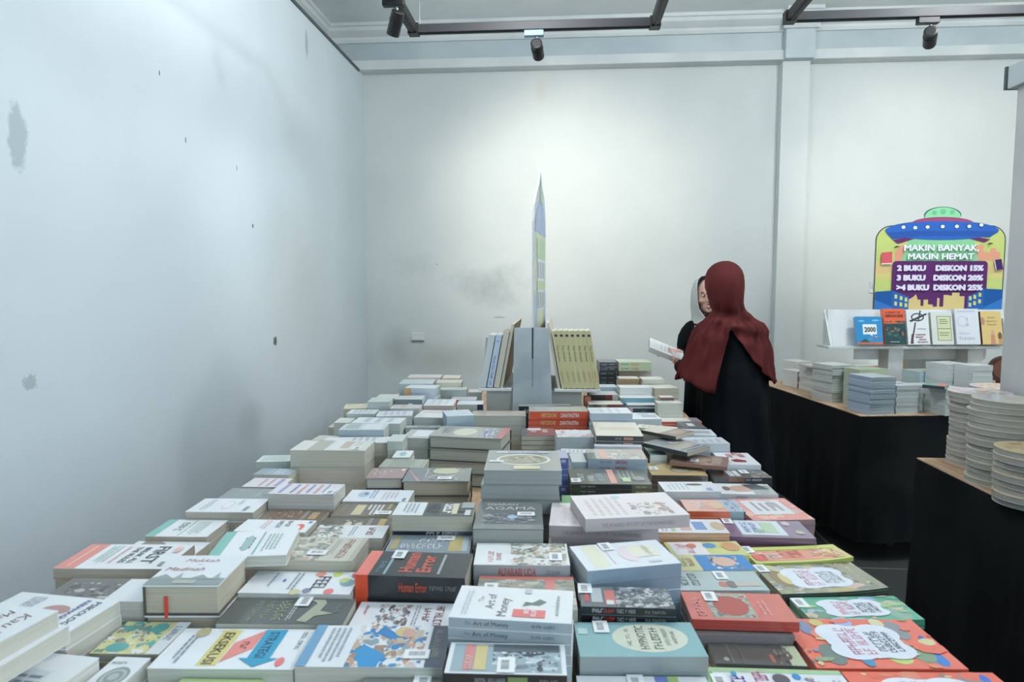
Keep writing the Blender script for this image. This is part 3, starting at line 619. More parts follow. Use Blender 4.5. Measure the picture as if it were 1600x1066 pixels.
# ---------------------------------------------------------------- near left
E('white paperback with rust handwritten title at the left edge of the photo', 'L', 'r', (91, 954, 0, 1003), (.21, .15), .025, 2, base=.11, on=True, jit=7, cov=W_, page='d5d2c6',
  art_=[words('Kau Yang', .12, .82, .085, .8, '6b2f2c', it=.25), words('Maha Kekal', .1, .68, .07, .8, '6b2f2c', it=.25), ('l', .2, .45, .8, .52, 2, '9a8f8a'), ('e', .6, .2, .2, .12, 'cfd6d8')])
E('white psychology paperback with a dusty red umbrella and violet title', 'L', 'f', (55, 925, 208, 939), .15, .022, 5, cov=W_, page='d3d0c5',
  art_=[('e', .42, .58, .15, .13, 'b98b86'), ('p', [(.42, .60), (.44, .60), (.5, .44), (.48, .44)], '5a5a66'), words('PSIKOLOGI', .1, .82, .062, .8, '4d5570', b=.02), words('KEBAHAGIAAN', .08, .72, .05, .84, '5a5e9a', b=.02), ('l', .1, .2, .75, .34, 4, 'aab2bd')])
E('white paperback with rows of small grey print at the front left corner', 'F', 'r', (165, 1028, 112, 1066), (.15, .21), .022, 3, cov=W_, page='d8d8d0',
  art_=[words('Anjuran', .1, .84, .035, .3, '8087a0'), ('l', .08, .50, .92, .76, 4, '8d97a3'), ('l', .08, .2, .92, .44, 4, '9aa4ae')])
E('white paperback with a grey fingerprint drawing at the front edge', 'F', 'f', (168, 1024, 222, 1026), .2, .02, 3, cov=W_, page='d8d8d0',
  art_=[('e', .55, .74, .36, .13, '8f9a98'), ('e', .55, .74, .30, .10, 'b5bdb9'), ('e', .55, .74, .22, .075, '8f9a98'), ('e', .55, .74, .13, .045, 'b5bdb9'), words('TANYA', .1, .9, .03, .5, '6f7780')])
E('thin yellow and teal comic at the left front of the table', 'L', 'n', (130, 1016, 238, 1018), 966, .009, 6, cov='d9d79a', page='9b9a92', spine_col='8b8d88',
  art_=[('x', 0, 0, 1, .78, 46, ['d6d292', '5fb3ae', '8f9a94', 'e6e8e2', 'c79a7f', '7a8e86', 'e2dca2', '4fa59f'], 3), ('e', .2, .62, .16, .12, '52ada8'), ('e', .82, .3, .14, .16, '55aaa6'), ('r', 0, .8, 1, 1, 'dfe5ea'), words('KISAH', .15, .84, .1, .7, '6a7f86')])
E('white paperback with yellow, coral and blue arrows on its cover', 'L', 'n', (227, 1041, 455, 1043), 978, .028, 3, cov='edf1f4', page='c9cfc0',
  art_=[('r', .06, .31, .94, .45, 'dfd489'), ('p', [(.02, .38), (.08, .27), (.08, .47)], 'dfd489'), words('EKSEKUSI', .12, .34, .075, .78, '3c3a2c', b=.01),
        ('p', [(.38, .46), (.86, .455), (.52, .62), (.04, .63)], 'ee8f86'), words('IDE', .36, .52, .05, .2, '7a2f2c', b=.02), ('r', .04, .63, .80, .79, '12a0c8'), ('p', [(.76, .57), (.76, .85), (.96, .71)], '12a0c8'),
        words('STRATEGI', .1, .675, .07, .66, '0d4f74', b=.02), ('e', .84, .875, .1, .03, 'ee7f7a'), words('OMAR GRAHA', .1, .92, .03, .5, '6e7880'), ('l', .2, .1, .9, .17, 2, '8f99a6'), ('e', .12, .17, .12, .05, 'bdb58a')])
E('lime green paperback peeking out at the very front edge', 'L', 'f', (288, 1056, 414, 1058), .15, .02, 3, cov='b9cf8e', page='d8d8d0', art_=[('r', .1, .1, .9, .3, 'd3e2b0')])
E('dark olive paperback with a pale green winged figure', 'L', 'n', (316, 977, 517, 979), 937, .021, 3, cov='565c5a', page='c5c3b6',
  art_=[words('AKU MELIHAT', .1, .2, .05, .8, 'a2a888', b=.015), words('MANUSIA', .14, .3, .06, .7, 'a2a888', b=.015), words('ZOMBIE', .1, .4, .085, .8, 'a9b08c', b=.02), ('l', .1, .52, .9, .56, 2, 'cdd3d2'),
        ('p', [(.05, .63), (.2, .70), (.9, .62), (.95, .70), (.7, .74), (.6, .88), (.5, .76), (.2, .78), (.05, .75)], 'a7ad97'), words('MERAH', .2, .88, .04, .6, '8f967c')], sticker=(.12, .58))
E('white paperback titled FEEL with coloured dots', 'L', 'n', (357, 936, 542, 939), 899, .024, 3, cov='eef1f4', page='d6d6cf',
  art_=[('e', .12, .62, .12, .05, 'ef9f90'), ('e', .12, .78, .12, .045, 'cddb74'), ('e', .5, .92, .16, .07, '8fb4c4'), ('e', .4, .88, .1, .05, 'cfd98a'), ('e', .9, .8, .12, .045, 'e9827c'), ('e', .94, .5, .12, .05, 'd8cfa0'), ('e', .88, .6, .1, .04, '8a8ca0'), ('e', .15, .96, .12, .04, 'd86a7c'),
        words('FEEL', .25, .62, .13, .6, '33383e'), ('l', .1, .4, .9, .48, 2, '9aa4b0'), ('l', .1, .2, .8, .24, 1, 'a7b0ba'), ('e', .45, .33, .06, .014, '5f6fae')])
E('white paperback with a blue stripe and painted figures in blue', 'L', 'n', (456, 1042, 690, 1044), 977, .027, 3, cov='e8edf0', page='cdcdc2',
  art_=[('x', .0, .33, 1, .84, 60, ['8fa3ad', 'c2b8a2', '4f93c0', 'd9d5cc', '3f8fc9', 'a98f7c', 'dfe0da', 'c79f8c', '6c7f8c', 'd8c8c0'], 11), ('p', [(.5, .42), (.62, .36), (1, .43), (1, .55), (.7, .57)], '3d9ad2'), ('p', [(0, .50), (.2, .46), (.35, .58), (.3, .66)], '3b86c2'), ('e', .16, .66, .13, .06, 'd6c389'), ('e', .2, .7, .12, .05, 'cfa79a'), ('r', 0, .87, 1, 1, '4c5568'), words('PEREMPUAN', .12, .9, .05, .76, '9a9c8a'), ('r', .0, -.0, 1, .075, '6fa4c8'), ('l', .08, .12, .95, .28, 4, 'a7b1ba')], sticker=(.72, .8, 90))
E('grey green paperback peeking out below the blue robed painting', 'L', 'f', (570, 1058, 692, 1059), .15, .02, 3, cov='7d837c', page='d8d8d0', sticker=(.12, .75))
E('white paperback with maroon title and a painted crowd', 'L', 'f', (545, 941, 692, 944), .15, .022, 4, cov='e7ebef', page='d3d0c5',
  art_=[('x', .08, .22, .95, .56, 44, ['9a8f8a', 'c7b8a8', '6f6a70', 'b58f84', 'd9d4cc', '8a96a0'], 4), words('SCHOLAE', .12, .82, .085, .8, '8b4a50', b=.01), words('VITAE', .2, .70, .07, .6, '8b4a50', b=.01), ('l', .1, .60, .9, .66, 2, '9aa2ac'), words('NURHALIM', .15, .08, .03, .6, 'a8696a')])
E('white Mekkah and Madinah hardback with rust title and grey mosques', 'F', 'n', (222, 924, 345, 924), 873, .040, 2, base=.036, cov='e9edef', spine_col='55504a', page='c8c0ac', hard=True, back='4f4a44', ribbon=.3,
  art_=[words('Mekkah', .2, .76, .115, .74, '9a5a5c', it=.22), words('dan', .42, .66, .04, .2, 'b98f8c', it=.22), words('Madinah', .06, .46, .12, .88, '9a5a5c', it=.22), ('r', 0, 0, 1, .22, '8d9a9b'), ('p', [(0, .2), (.15, .34), (.3, .2)], '9aa5a4'), ('p', [(.3, .18), (.36, .38), (.42, .18)], 'a9b1ac'), ('p', [(.5, .18), (.66, .32), (.8, .18)], '93a0a0'), ('p', [(.82, .18), (.87, .4), (.92, .18)], 'a3aca8'), ('r', .35, .04, .65, .16, 'b9bdae')])
E('brown hardback under the Mekkah and Madinah books', 'F', 'n', (206, 965, 325, 966), .2, .036, 1, cov='6a5c4f', page='9d8f7c', hard=True)
E('white hardback with FIRST in black letters and a salmon band', 'L', 'n', (82, 888, 256, 889), 849, .024, 2, base=.072, cov='eef1f2', page='bdb6a4', spine_col='c4473a',
  art_=[('r', 0, 0, 1, .19, 'ee9080'), ('r', .08, .085, .9, .10, 'f4cfc2'), words('FIRST', .1, .7, .12, .8, '23272b', b=.02), words('BREAK ALL', .14, .585, .055, .74, '3c4246', b=.02), words('THE RULES', .12, .50, .055, .74, '4a5054', b=.02), ('l', .12, .40, .85, .45, 1, 'e8b8b4'), ('l', .1, .25, .9, .37, 3, 'bcd0d0'), ('e', .24, .91, .13, .04, 'eac3bd'), ('r', .74, .90, .9, .94, '8f979e')])
E('book with a dark photograph on its white cover under the FIRST hardbacks', 'L', 'n', (97, 938, 262, 940), .14, .024, 3, cov='e6eaec', page='d3d0c5', art_=[('r', 0, 0, 1, .6, '6f6a66'), ('x', .2, .1, .9, .6, 20, ['8f8a84', '4f4a48', 'bdb8b0'], 6)])
E('white paperback with a teal band at the left table edge behind FIRST', 'L', 'n', (225, 838, 323, 839), 811, .018, 5, cov='eef1f2', page='c9c4b4',
  art_=[('r', 0, 0, 1, .16, '7fc2b6'), words('KIAT', .2, .32, .12, .6, '4f7f7c', b=.01), ('r', .05, .5, .95, .52, '8fc0ba'), ('l', .15, .58, .9, .8, 4, 'b8cccc')])
E('white paperback with a teal band lying askew on others behind Mekkah', 'L', 'n', (322, 872, 447, 866), 829, .021, 1, base=.092, cov='eef1f2', page='cfd0c2', tilt=(0, .015), fixed=True,
  art_=[('r', 0, 0, 1, .15, '7cc0b4'), words('KIAT', .28, .34, .13, .6, '4f7f7c', b=.01), ('e', .5, .4, .3, .06, '9dbdb8'), ('r', .05, .54, .95, .565, '86bdb5'), ('l', .15, .62, .85, .82, 4, 'a9c4c0')])
E('white paperback with a grey patch under the teal banded ones', 'L', 'f', (224, 841, 335, 843), .11, .02, 3, cov='e9edef', page='c9c4b4', art_=[('r', 0, .1, 1, .35, 'a39a8c'), ('e', .4, .35, .3, .1, '8f979a')])
E('white paperback with a red swoosh beside the floral cookbooks', 'L', 'f', (390, 811, 497, 813), .12, .024, 4, cov='eef1f3', page='d5d2c8',
  art_=[('e', .62, .84, .3, .075, 'e96a5c'), ('e', .72, .80, .28, .07, 'eef1f3'), words('SENI', .1, .62, .07, .6, '6f7a80', b=.02), words('HIDUP', .1, .5, .07, .6, '6f7a80', b=.02), ('l', .1, .3, .9, .4, 2, 'd8c0bc'), ('r', .1, .92, .25, .97, '7d86b0')])
E('beige floral paperback with faded red title in clear wrap', 'L', 'n', (401, 880, 546, 884), 844, .027, 4, cov='cfcbbd', page='cbc6b6',
  art_=[('x', 0, 0, 1, .62, 60, ['b9b3a4', '9d9a8c', 'd9d4c6', 'a8b09a', 'c9b3a8', 'e0ddd2', '8a9088'], 8), words('KILOMETER', .08, .78, .09, .84, 'b98a84', b=.01), ('l', .1, .66, .9, .72, 2, 'a39f92'), ('r', .0, .94, 1, 1, 'bdb9aa'), ('e', .86, .25, .1, .06, 'd98478')], sticker=(.7, .55, 90))
E('white and floral paperback with maroon title behind the beige floral one', 'L', 'n', (480, 842, 596, 843), 822, .026, 4, cov='e8ebec', page='cbc6b6',
  art_=[('x', 0, 0, 1, .42, 40, ['8f8f84', 'b5ab9c', '6f7568', 'c9b9ae', '9aa08c'], 12), words('LAUT', .2, .74, .1, .6, '9a6066', b=.01), ('l', .1, .5, .9, .58, 2, '98a0a8')])
E('brown paperback with a reddish photograph, behind the red swoosh', 'L', 'f', (416, 796, 510, 797), .12, .022, 4, cov='7d6a5c', page='cbc6b6', art_=[('x', .1, .15, .9, .6, 30, ['a08070', '8c5a4c', 'c2a596', '6f5c50'], 9), ('l', .1, .66, .9, .72, 2, 'c9c4ba'), ('r', .2, .78, .7, .9, 'bda678')])
E('olive brown paperback with pale bars and cream block', 'L', 'n', (506, 808, 598, 809), 788, .023, 4, cov='7c7466', page='cbc6b6',
  art_=[('r', .12, .33, .9, .5, 'd6c9a2'), ('r', .1, .56, .5, .60, 'd9dcdc'), ('r', .1, .64, .9, .68, 'd9dcdc'), ('r', .1, .71, .9, .75, 'd9dcdc'), ('r', .1, .78, .9, .82, 'd9dcdc'), ('r', .05, .9, .5, .96, 'b5a574'), ('l', .1, .1, .9, .18, 2, 'a39c8c')], sticker=(.75, .88, 90))
E('dark brown paperback with pale eggs, before the olive brown one', 'L', 'n', (485, 832, 600, 833), .10, .021, 4, cov='6f695e', page='cbc6b6', art_=[('x', .2, .3, .9, .6, 22, ['9a9484', 'c2b79c', '5c574e'], 10), ('e', .5, .4, .2, .05, 'd8cfb6'), ('e', .55, .55, .2, .05, 'cfc8b2'), ('l', .05, .66, .95, .72, 2, 'c4c8c8'), ('r', .1, .82, .8, .92, 'c4a868')])
E('white paperback with coloured stripes before the tall cream hardbacks', 'L', 'n', (422, 772, 526, 774), 756, .025, 5, cov='e4dfe4', page='ccc9c0', pinset=0,
  art_=[('r', .0, .12, .9, .18, '9d9cc0'), ('r', .1, .3, .9, .34, '7f8ab0'), ('r', .1, .42, .95, .46, 'd09aa2'), ('r', .1, .54, .85, .58, '8d9ab8'), ('r', .1, .66, .9, .7, 'd4a3a8'), ('r', .1, .78, .8, .81, '9aa6c0'), ('r', .62, .86, 1, .98, '8d8fbe')], sticker=(.8, .9))
E('pink edged white paperback with stripes at the left table edge', 'L', 'n', (372, 764, 436, 765), 750, .02, 5, cov='e3dde0', page='ccc9c0', art_=[('r', .1, .35, .9, .42, 'c9a0a4'), ('r', .1, .55, .9, .62, 'c39a9e'), ('r', .1, .75, .9, .85, '9d9cc0')])
E('plain dark grey paperback with white lettering at the left table edge', 'L', 'n', (333, 783, 420, 784), 766, .02, 5, cov='8d9596', page='ccc9c0', art_=[words('LUKA', .15, .62, .16, .7, 'ccd3d4', b=.02), words('CITA', .15, .78, .12, .7, 'bcc4c5', b=.01), ('l', .1, .2, .9, .3, 2, 'a4acad')])
E('white paperback with a faint pink sketch at the left table edge', 'L', 'n', (297, 805, 406, 806), 783, .021, 5, cov='ebeef0', page='c4bfb0', art_=[words('SURAT', .1, .62, .06, .7, '9aa0ae', it=.2), ('e', .5, .5, .3, .08, 'e2d6da'), ('e', .5, .5, .25, .06, 'ebeef0'), ('l', .1, .15, .9, .25, 2, 'b4bcc4'), ('r', .6, .8, .9, .86, '8f979e')])
E('olive grey paperback peeking out below the faint pink sketch', 'L', 'n', (292, 818, 388, 819), .1, .02, 4, cov='9a9a8e', page='c4bfb0', art_=[('l', .1, .6, .9, .8, 3, 'c9cbc4')])
E('white paperback with a blue line drawing beside the striped pink ones', 'L', 'n', (524, 785, 627, 786), 767, .024, 4, cov='e9edf1', page='ccc9c0', art_=[('e', .4, .25, .25, .09, 'b5c6da'), ('e', .35, .28, .08, .03, '5a6f8c'), ('l', .05, .36, .95, .46, 2, '86a8d0'), ('l', .2, .55, .9, .8, 4, 'c3cad2'), ('r', .7, .9, .95, .95, '7d868e')])
# ---------------------------------------------------------------- centre
E('thick cream paged hardback with a pale patchwork cover, left of the middle', 'L', 'n', (453, 703, 570, 704), 688, .044, 3, cov='dfe2da', page='cdcbbd', hard=False, spine_col='8a8078',
  art_=[('r', 0, .22, 1, .45, 'b3b1a6'), ('r', .0, .5, .9, .9, 'e6e9e4'), ('r', .1, .62, .8, .75, 'cdb5a6'), ('l', .1, .78, .9, .88, 3, 'b5bab2')], sticker=(.8, .86))
E('white topped thick hardback standing out behind the cream paged ones', 'L', 'n', (508, 693, 613, 692), .13, .042, 3, cov='e6e9ea', page='cdcbbd', spine_col='8a8078', art_=[('l', .1, .4, .9, .8, 4, 'bcc2c4')])
E('pale green paperback with wavy damp pages at the left table edge', 'L', 'n', (399, 722, 452, 721), 711, .018, 6, cov='cfdad4', page='c3ccc4', art_=[('l', .1, .1, .9, .8, 6, 'b4c3bc')])
E('grey blue paperback under the wavy pale green one', 'L', 'n', (396, 741, 452, 742), 731, .018, 5, cov='9fb0b8', page='cdcbbd', art_=[('l', .1, .5, .9, .8, 3, 'd3dde0'), ('r', 0, 0, 1, .3, '8fa3ad')])
E('dusty rose dark covered book with a black lower edge', 'L', 'n', (571, 747, 629, 747), 731, .028, 4, cov='a8908f', page='cbc9bc', hard=True, spine_col='2c2a2c', back='2c2a2c', art_=[('x', .1, .1, .9, .6, 20, ['b59c9a', '8f7a7a', 'c9bab6'], 5), ('e', .2, .9, .1, .05, 'e6e9ea')])
E('olive green paperback on top of pale ones left of the clock books', 'L', 'n', (591, 730, 662, 731), 717, .022, 6, cov='a3ab9e', page='c3c7ba', art_=[('r', 0, .2, 1, .7, '97a092'), ('l', .1, .75, .9, .9, 2, 'c3cabd')])
E('white booklet with a teal sketch left of the clock books', 'L', 'n', (612, 715, 640, 715), .12, .02, 7, cov='e6eaec', page='cbc9bc', art_=[('e', .5, .5, .3, .2, '9fc4c8')])
clock = [('e', .5, .55, .33, .28, 'd8d4b4'), ('e', .5, .55, .27, .22, 'bdb9a0'), ('r', 0, .9, 1, 1, '8f9594')]
E('thick grey hardback with a cream oval and red corner tape', 'L', 'n', (670, 681, 784, 686), .16, .040, 4, cov='a3a49e', page='bcbfb4', hard=True, spine_col='3a3a3a', back='34363a',
  art_=[('e', .5, .42, .33, .16, 'd6d3b8'), ('x', .1, .66, .95, .86, 30, ['8fa0b8', 'c9d0dc', '6f7f9c', 'dfe3ea'], 2), ('r', 0, .9, 1, 1, 'c98a8a'), ('l', .1, .1, .8, .22, 2, '8a8c8c')])
E('thick grey hardback with a cream oval and a pink ribbon', 'L', 'n', (628, 752, 733, 752), 731, .038, 3, cov='8f9391', page='c4bca8', hard=True, spine_col='3a3a3a', back='4a4038',
  art_=[('r', 0, 0, 1, .3, '7f878c'), ('x', .0, .36, 1, .9, 40, ['a3a49e', '8a8c88', 'b5b5aa', '6f7371'], 7), ('e', .25, .6, .22, .2, 'c9c6a4'), ('p', [(.2, .05), (.3, .05), (1, .28), (1, .22)], 'd99a98'), ('l', .1, .3, .9, .34, 1, 'c4c8c8')], sticker=(.8, .62, 90))
E('thick grey book with a cream clock face, tall stack in the middle', 'F', 'n', (757, 735, 879, 736), 704, .031, 6, cov='9a9e9a', page='a9afac', spine_col='8d9493',
  art_=[('e', .5, .52, .37, .27, 'e0dfd2'), ('e', .5, .52, .33, .23, '9a9884'), ('x', .25, .36, .75, .68, 26, ['c9c3a2', '8d8a74', 'b5b39c', '6f6d5c'], 3), ('r', .12, .84, .28, .93, 'c9d0d8'), ('r', .31, .84, .47, .93, 'a9b3c4'), ('r', .5, .84, .66, .93, 'a9b3c4'), ('r', .69, .84, .85, .93, 'c4c9d0'), ('r', .38, .05, .72, .2, 'd9d3a8'), ('r', .04, .38, .24, .46, 'e4e8ea')], jit=6)
E('grey history book with an upright white chevron title', 'F', 'n', (738, 828, 849, 829), 785, .034, 4, cov='6f7475', page='a6aba5', spine_col='7d8283',
  art_=[words('SEJARAH', .14, .86, .075, .74, 'c9ccc0', b=.01), words('AGAMA', .12, .69, .12, .78, 'd0d2c6', b=.015, fit=1), ('x', .1, .2, .9, .55, 40, ['8a9092', '5c6163', 'a3a8a8', '7f8688', '9aa4b0'], 14), ('r', 0, 0, 1, .16, '7d8484'), ('e', .55, .42, .08, .06, 'b4c6dc')], sticker=(.75, .52))
E('white paperback with red lettering and an olive leaf picture', 'R', 'n', (733, 886, 892, 887), 850, .022, 4, base=0, cov='e8ebec', page='ccccc2', spine_col='a9b1b4',
  art_=[('x', 0, .02, 1, .62, 60, ['8f9688', 'c9c6b4', 'a9ae9f', 'd9d9d0', 'b59f84', '6f7a70', 'dedfd8'], 15), ('r', .0, .66, 1, 1, 'eceff0'), words('RESIDU', .12, .80, .06, .75, 'dd8f8c', b=.01), words('CINTA', .2, .72, .05, .6, 'dd8f8c', b=.01)],
  spine=[words('ALFARABI UDA', .25, .28, .5, .4, 'c4645f', b=.02), words('penerbit', .75, .35, .3, .15, '8a9296')], sticker=(.35, .14))
E('beige paperback with a coral strip behind The Art of Money', 'R', 'f', (757, 902, 904, 904), .145, .018, 4, cov='aaa79a', page='c3c3b8', art_=[('x', 0, 0, 1, 1, 50, ['b5b3a4', '9a988a', 'c9c6b8', '8f9288'], 16), ('r', 0, .2, 1, .3, 'd98880'), ('r', .9, 0, 1, 1, 'd47a70')], sticker=(.6, .86))
E('thick black novel with an orange band and orange title', 'R', 'n', (537, 900, 717, 906), 862, .031, 3, cov='3d4143', page='bdb9ae', spine_col='2a2e31',
  art_=[('r', 0, .88, 1, 1, 'ee8478'), words('Human', .16, .50, .13, .8, 'd4624f', b=.03), words('Error', .16, .34, .13, .7, 'd4624f', b=.03), ('r', .05, .73, .9, .755, '8fb4bc'), words('JANGAN', .12, .78, .05, .74, '5f99a8'), ('r', .1, .24, .9, .265, 'a9b1b4')],
  spine=[('r', 0, 0, .12, 1, 'ea5a3a'), words('Human Error', .4, .3, .42, .26, 'c4502f', b=.03), words('sebuah novel', .68, .4, .2, .25, '8a9092')], sticker=(.85, .7))
E('grey blue paperback with white and yellow lettering behind the black novel', 'F', 'n', (600, 864, 733, 865), 836, .022, 5, cov='8d9aa4', page='ccc9c0',
  art_=[words('Dear', .36, .62, .2, .4, 'dfe4e8', it=.15), words('TOMORROW', .16, .25, .26, .52, 'dfe4e8', b=.02), ('r', .74, .1, .9, .9, 'c2b27c'), ('r', .04, .2, .12, .9, 'b4a878'), ('r', .9, .1, .97, .9, 'b5c0c8')], sticker=(.68, .8))
SH_ART = [('r', 0, 0, 1, .38, 'e6eaec'), words('SELF', .12, .62, .15, .7, 'e6eaec', b=.03), words('HELP', .12, .42, .15, .7, '2f3437', b=.03), ('l', .1, .1, .9, .3, 4, 'a9b0b4'), ('r', .1, .73, .9, .8, 'd9d2ae'), ('r', .0, .84, .45, 1, '9aa0a0'), ('e', .6, .85, .15, .05, '2f3437'), ('r', .6, .9, 1, .97, 'c9ced0')]
E('white and black self help book with checkered title blocks', 'L', 'n', (612, 805, 738, 806), 785, .032, 1, base=.13, on=True, cov='4f5558', page='c4c0b0', spine_col='a9b0b2', art_=SH_ART)
E('self help book with a lettered spine under the checkered one', 'R', 'n', (613, 826, 738, 827), 806, .032, 4, cov='4f5558', page='c4c0b0', spine_col='4a4f52', art_=SH_ART,
  spine=[('r', .62, 0, 1, 1, 'a9b0b2'), words('SELF-HELP', .42, .2, .6, .4, 'e3e6e6', b=.03)])
AM_SP = [words('The', .13, .36, .32, .05, '7c868a'), words('Art of Money', .2, .3, .45, .32, '5a6468', b=.015), words('MARK ANDRE', .68, .36, .28, .24, '7c868a')]
E('white paperback The Art of Money with a red label at the front', 'R', 'n', (698, 964, 893, 975), 918, .0165, 9, cov='eceff0', page='d6d8d4', spine_col='a9b5ba',
  art_=[words('The', .5, .76, .045, .3, 'b9a4a2'), words('Art of', .3, .66, .075, .55, '7c8488', b=.01), words('Money', .1, .54, .085, .75, '6a7276', b=.015), ('p', [(.42, .42), (.56, .40), (.54, .34), (.66, .28), (.58, .22), (.46, .28), (.48, .34)], '75807a'), ('r', .1, .22, .32, .49, 'ea7f7c'), words('BEST', .2, .36, .04, .2, 'fbe9e6', b=.03), words('SELLER', .12, .3, .04, .2, 'fbe9e6', b=.03), ('l', .2, .1, .9, .15, 1, 'b3babd'), ('l', .1, .86, .9, .92, 2, 'cfd5d8'), ('r', .82, .36, .95, .42, 'c9ccd6')], spine=AM_SP)
E('monochrome face paperback with red and yellow strips at the front middle', 'R', 'n', (694, 1051, 886, 1055), 1005, .02, 5, cov='e6ebee', page='c9ccc8', spine_col='2c3134',
  art_=[('r', .04, .04, .96, .96, '9fb4bc'), ('x', .05, .05, .95, .62, 40, ['c9d6da', '5a666c', 'aebfc6', '7d8c94', 'e0e8ea', '3f4a50'], 18), ('r', .7, .05, .95, .62, '5c666b'), ('r', .1, .78, .92, .86, 'df8f8c'), ('r', .1, .67, .92, .77, 'd8c88c'), words('HIDUP', .14, .795, .05, .7, 'f2dedb', b=.02)],
  spine=[words('DAVID TERHENTI', .25, .3, .4, .25, '9aa2a4'), ('r', .52, .2, .68, .8, '7c9a62'), words('MAKNA', .78, .32, .35, .15, '8d9598')], sticker=(.25, .5))
E('pale pink thick paperback askew on top of the pink stack', 'R', 'n', (915, 811, 1078, 804), .155, .028, 1, base=.136, cov='e6dfe0', page='d3cccb', spine_col='bdb3b4', fixed=True, tilt=(0, .0),
  art_=[('x', .05, .12, .6, .5, 22, ['9a9f9c', 'b9a9a2', 'c9c0a8', '8a8f94', 'b58f8c'], 21), ('l', .1, .55, .9, .92, 5, 'd2c9cb'), ('e', .85, .56, .07, .05, 'b4d0dc')], spine=[words('THE JAVANESE HISTORY OF THE REMARKABLE', .15, .3, .32, .7, '8f8688')])
E('pale pink thick paperback with a grey printed spine', 'R', 'n', (858, 821, 1029, 827), .16, .027, 5, cov='e2dadb', page='d3cccb', spine_col='b9afb0', jit=3,
  art_=[('l', .1, .2, .9, .92, 7, 'd2c9cb')], spine=[words('THE JAVANESE HISTORY OF THE REMARKABLE', .12, .3, .32, .72, '8f8688')])
E('white paperback with faint pastel shapes set at a slant', 'R', 'n', (893, 905, 1049, 891), 858, .021, 5, cov='e3e9ee', page='c9d0d4', spine_col='8aa0b0',
  art_=[('r', .1, .72, .95, .9, 'e6e6cf'), ('r', .15, .66, .9, .67, 'dcb4b4'), ('e', .5, .45, .3, .1, 'eadbe0'), ('r', .35, .12, .8, .42, 'e8e6d2'), words('HALUSINASI', .4, .2, .05, .4, 'dcd6bc'), ('l', .1, .1, .2, .4, 1, 'c4ccd4')], sticker=(.85, .62))
E('black magazine book with grunge lettering and two black spines', 'R', 'n', (909, 952, 1058, 956), 922, .0125, 7, cov='6d7377', page='b5b9ba', spine_col='15191b',
  art_=[('x', 0, 0, 1, .62, 60, ['8a9196', '5c6266', 'a9b0b4', '474d51', 'c4cacc'], 23), ('r', .1, .62, .8, .73, 'd0786c'), ('r', .2, .76, .9, .88, 'b9c2c2'), ('r', .1, .64, .3, .72, 'd9dede'), ('e', .4, .93, .2, .03, 'c9575c')],
  spine=[words('AWAS', .12, .25, .5, .12, 'c4c9cb', b=.02), words('RAPUH', .24, .25, .5, .12, 'c0473a', b=.02), words('REMUK & RUSAK', .38, .25, .5, .2, 'aab0b2', b=.02), words('TIM HUTAGAOL', .68, .3, .35, .22, '868d90')], sticker=(.85, .94))
E('teal paperback with a large cream oval title', 'R', 'n', (901, 1028, 1105, 1028), 974, .02, 3, cov='8db7bb', page='a3a8a4', spine_col='98a09e',
  art_=[('e', .53, .40, .42, .31, 'd3d8c6'), words('THE ART OF', .3, .56, .035, .5, '8a8f80'), words('HYPNOTIC', .2, .43, .075, .68, '6f7568', b=.01), words('PERSUASI', .2, .32, .07, .66, '7b8172', b=.01), words('teknik komunikasi', .3, .25, .035, .5, '8a8f80'), words('pengaruh', .35, .19, .03, .4, '8a8f80'), ('r', .62, .9, .8, .98, 'b9d2d2')], sticker=(.84, .78))
E('white and blue paperback at the very front middle', 'R', 'f', (901, 1047, 1100, 1049), .14, .018, 2, cov='e4e9ee', page='c9ccc8', art_=[('r', .5, .28, 1, .4, '6f86c4'), ('r', .7, .22, 1, .3, 'a9c47a'), ('l', .4, .5, .9, .8, 3, 'b9c2cc')], sticker=(.8, .55))
# ---------------------------------------------------------------- right of the middle
E('salmon red paperback with a dark red portrait', 'R', 'n', (1074, 967, 1242, 972), 927, .0095, 2, base=.041, cov='d4796e', page='a8a19c', spine_col='b4443a',
  art_=[('r', .08, .36, .95, .78, '9fb0a0'), ('x', .1, .36, .95, .78, 40, ['8a9c94', 'c9cfc0', '6f8080', 'b5574c', 'c46a5c', 'a9b8b8'], 26), ('e', .5, .56, .36, .17, 'b5584e'), words('CAHAYA', .12, .84, .08, .76, 'e2a59c', b=.02), ('l', .2, .2, .8, .3, 2, 'e0a098')], sticker=(.82, .73))
E('grey covered thin book under the salmon red portraits', 'R', 'n', (1078, 993, 1238, 996), .14, .010, 4, cov='8a8584', page='8f8c8b', spine_col='7f7b7b', jit=3)
E('dark grey paperback with a figure at its pale green end', 'R', 'n', (1122, 1037, 1266, 1042), 1009, .012, 2, cov='575654', page='bdb9ae', art_=[('r', 0, 0, 1, .16, 'b9c2a4'), ('x', 0, .1, 1, .34, 20, ['5c5a54', '8a8f7c', '3f3d3a', '75706a'], 27), ('r', .1, .32, .5, .36, 'b5675a'), ('r', 0, .78, 1, .8, '706f6c'), ('r', 0, .66, 1, .68, '66645f'), ('e', .2, .86, .1, .03, 'a3a896')])
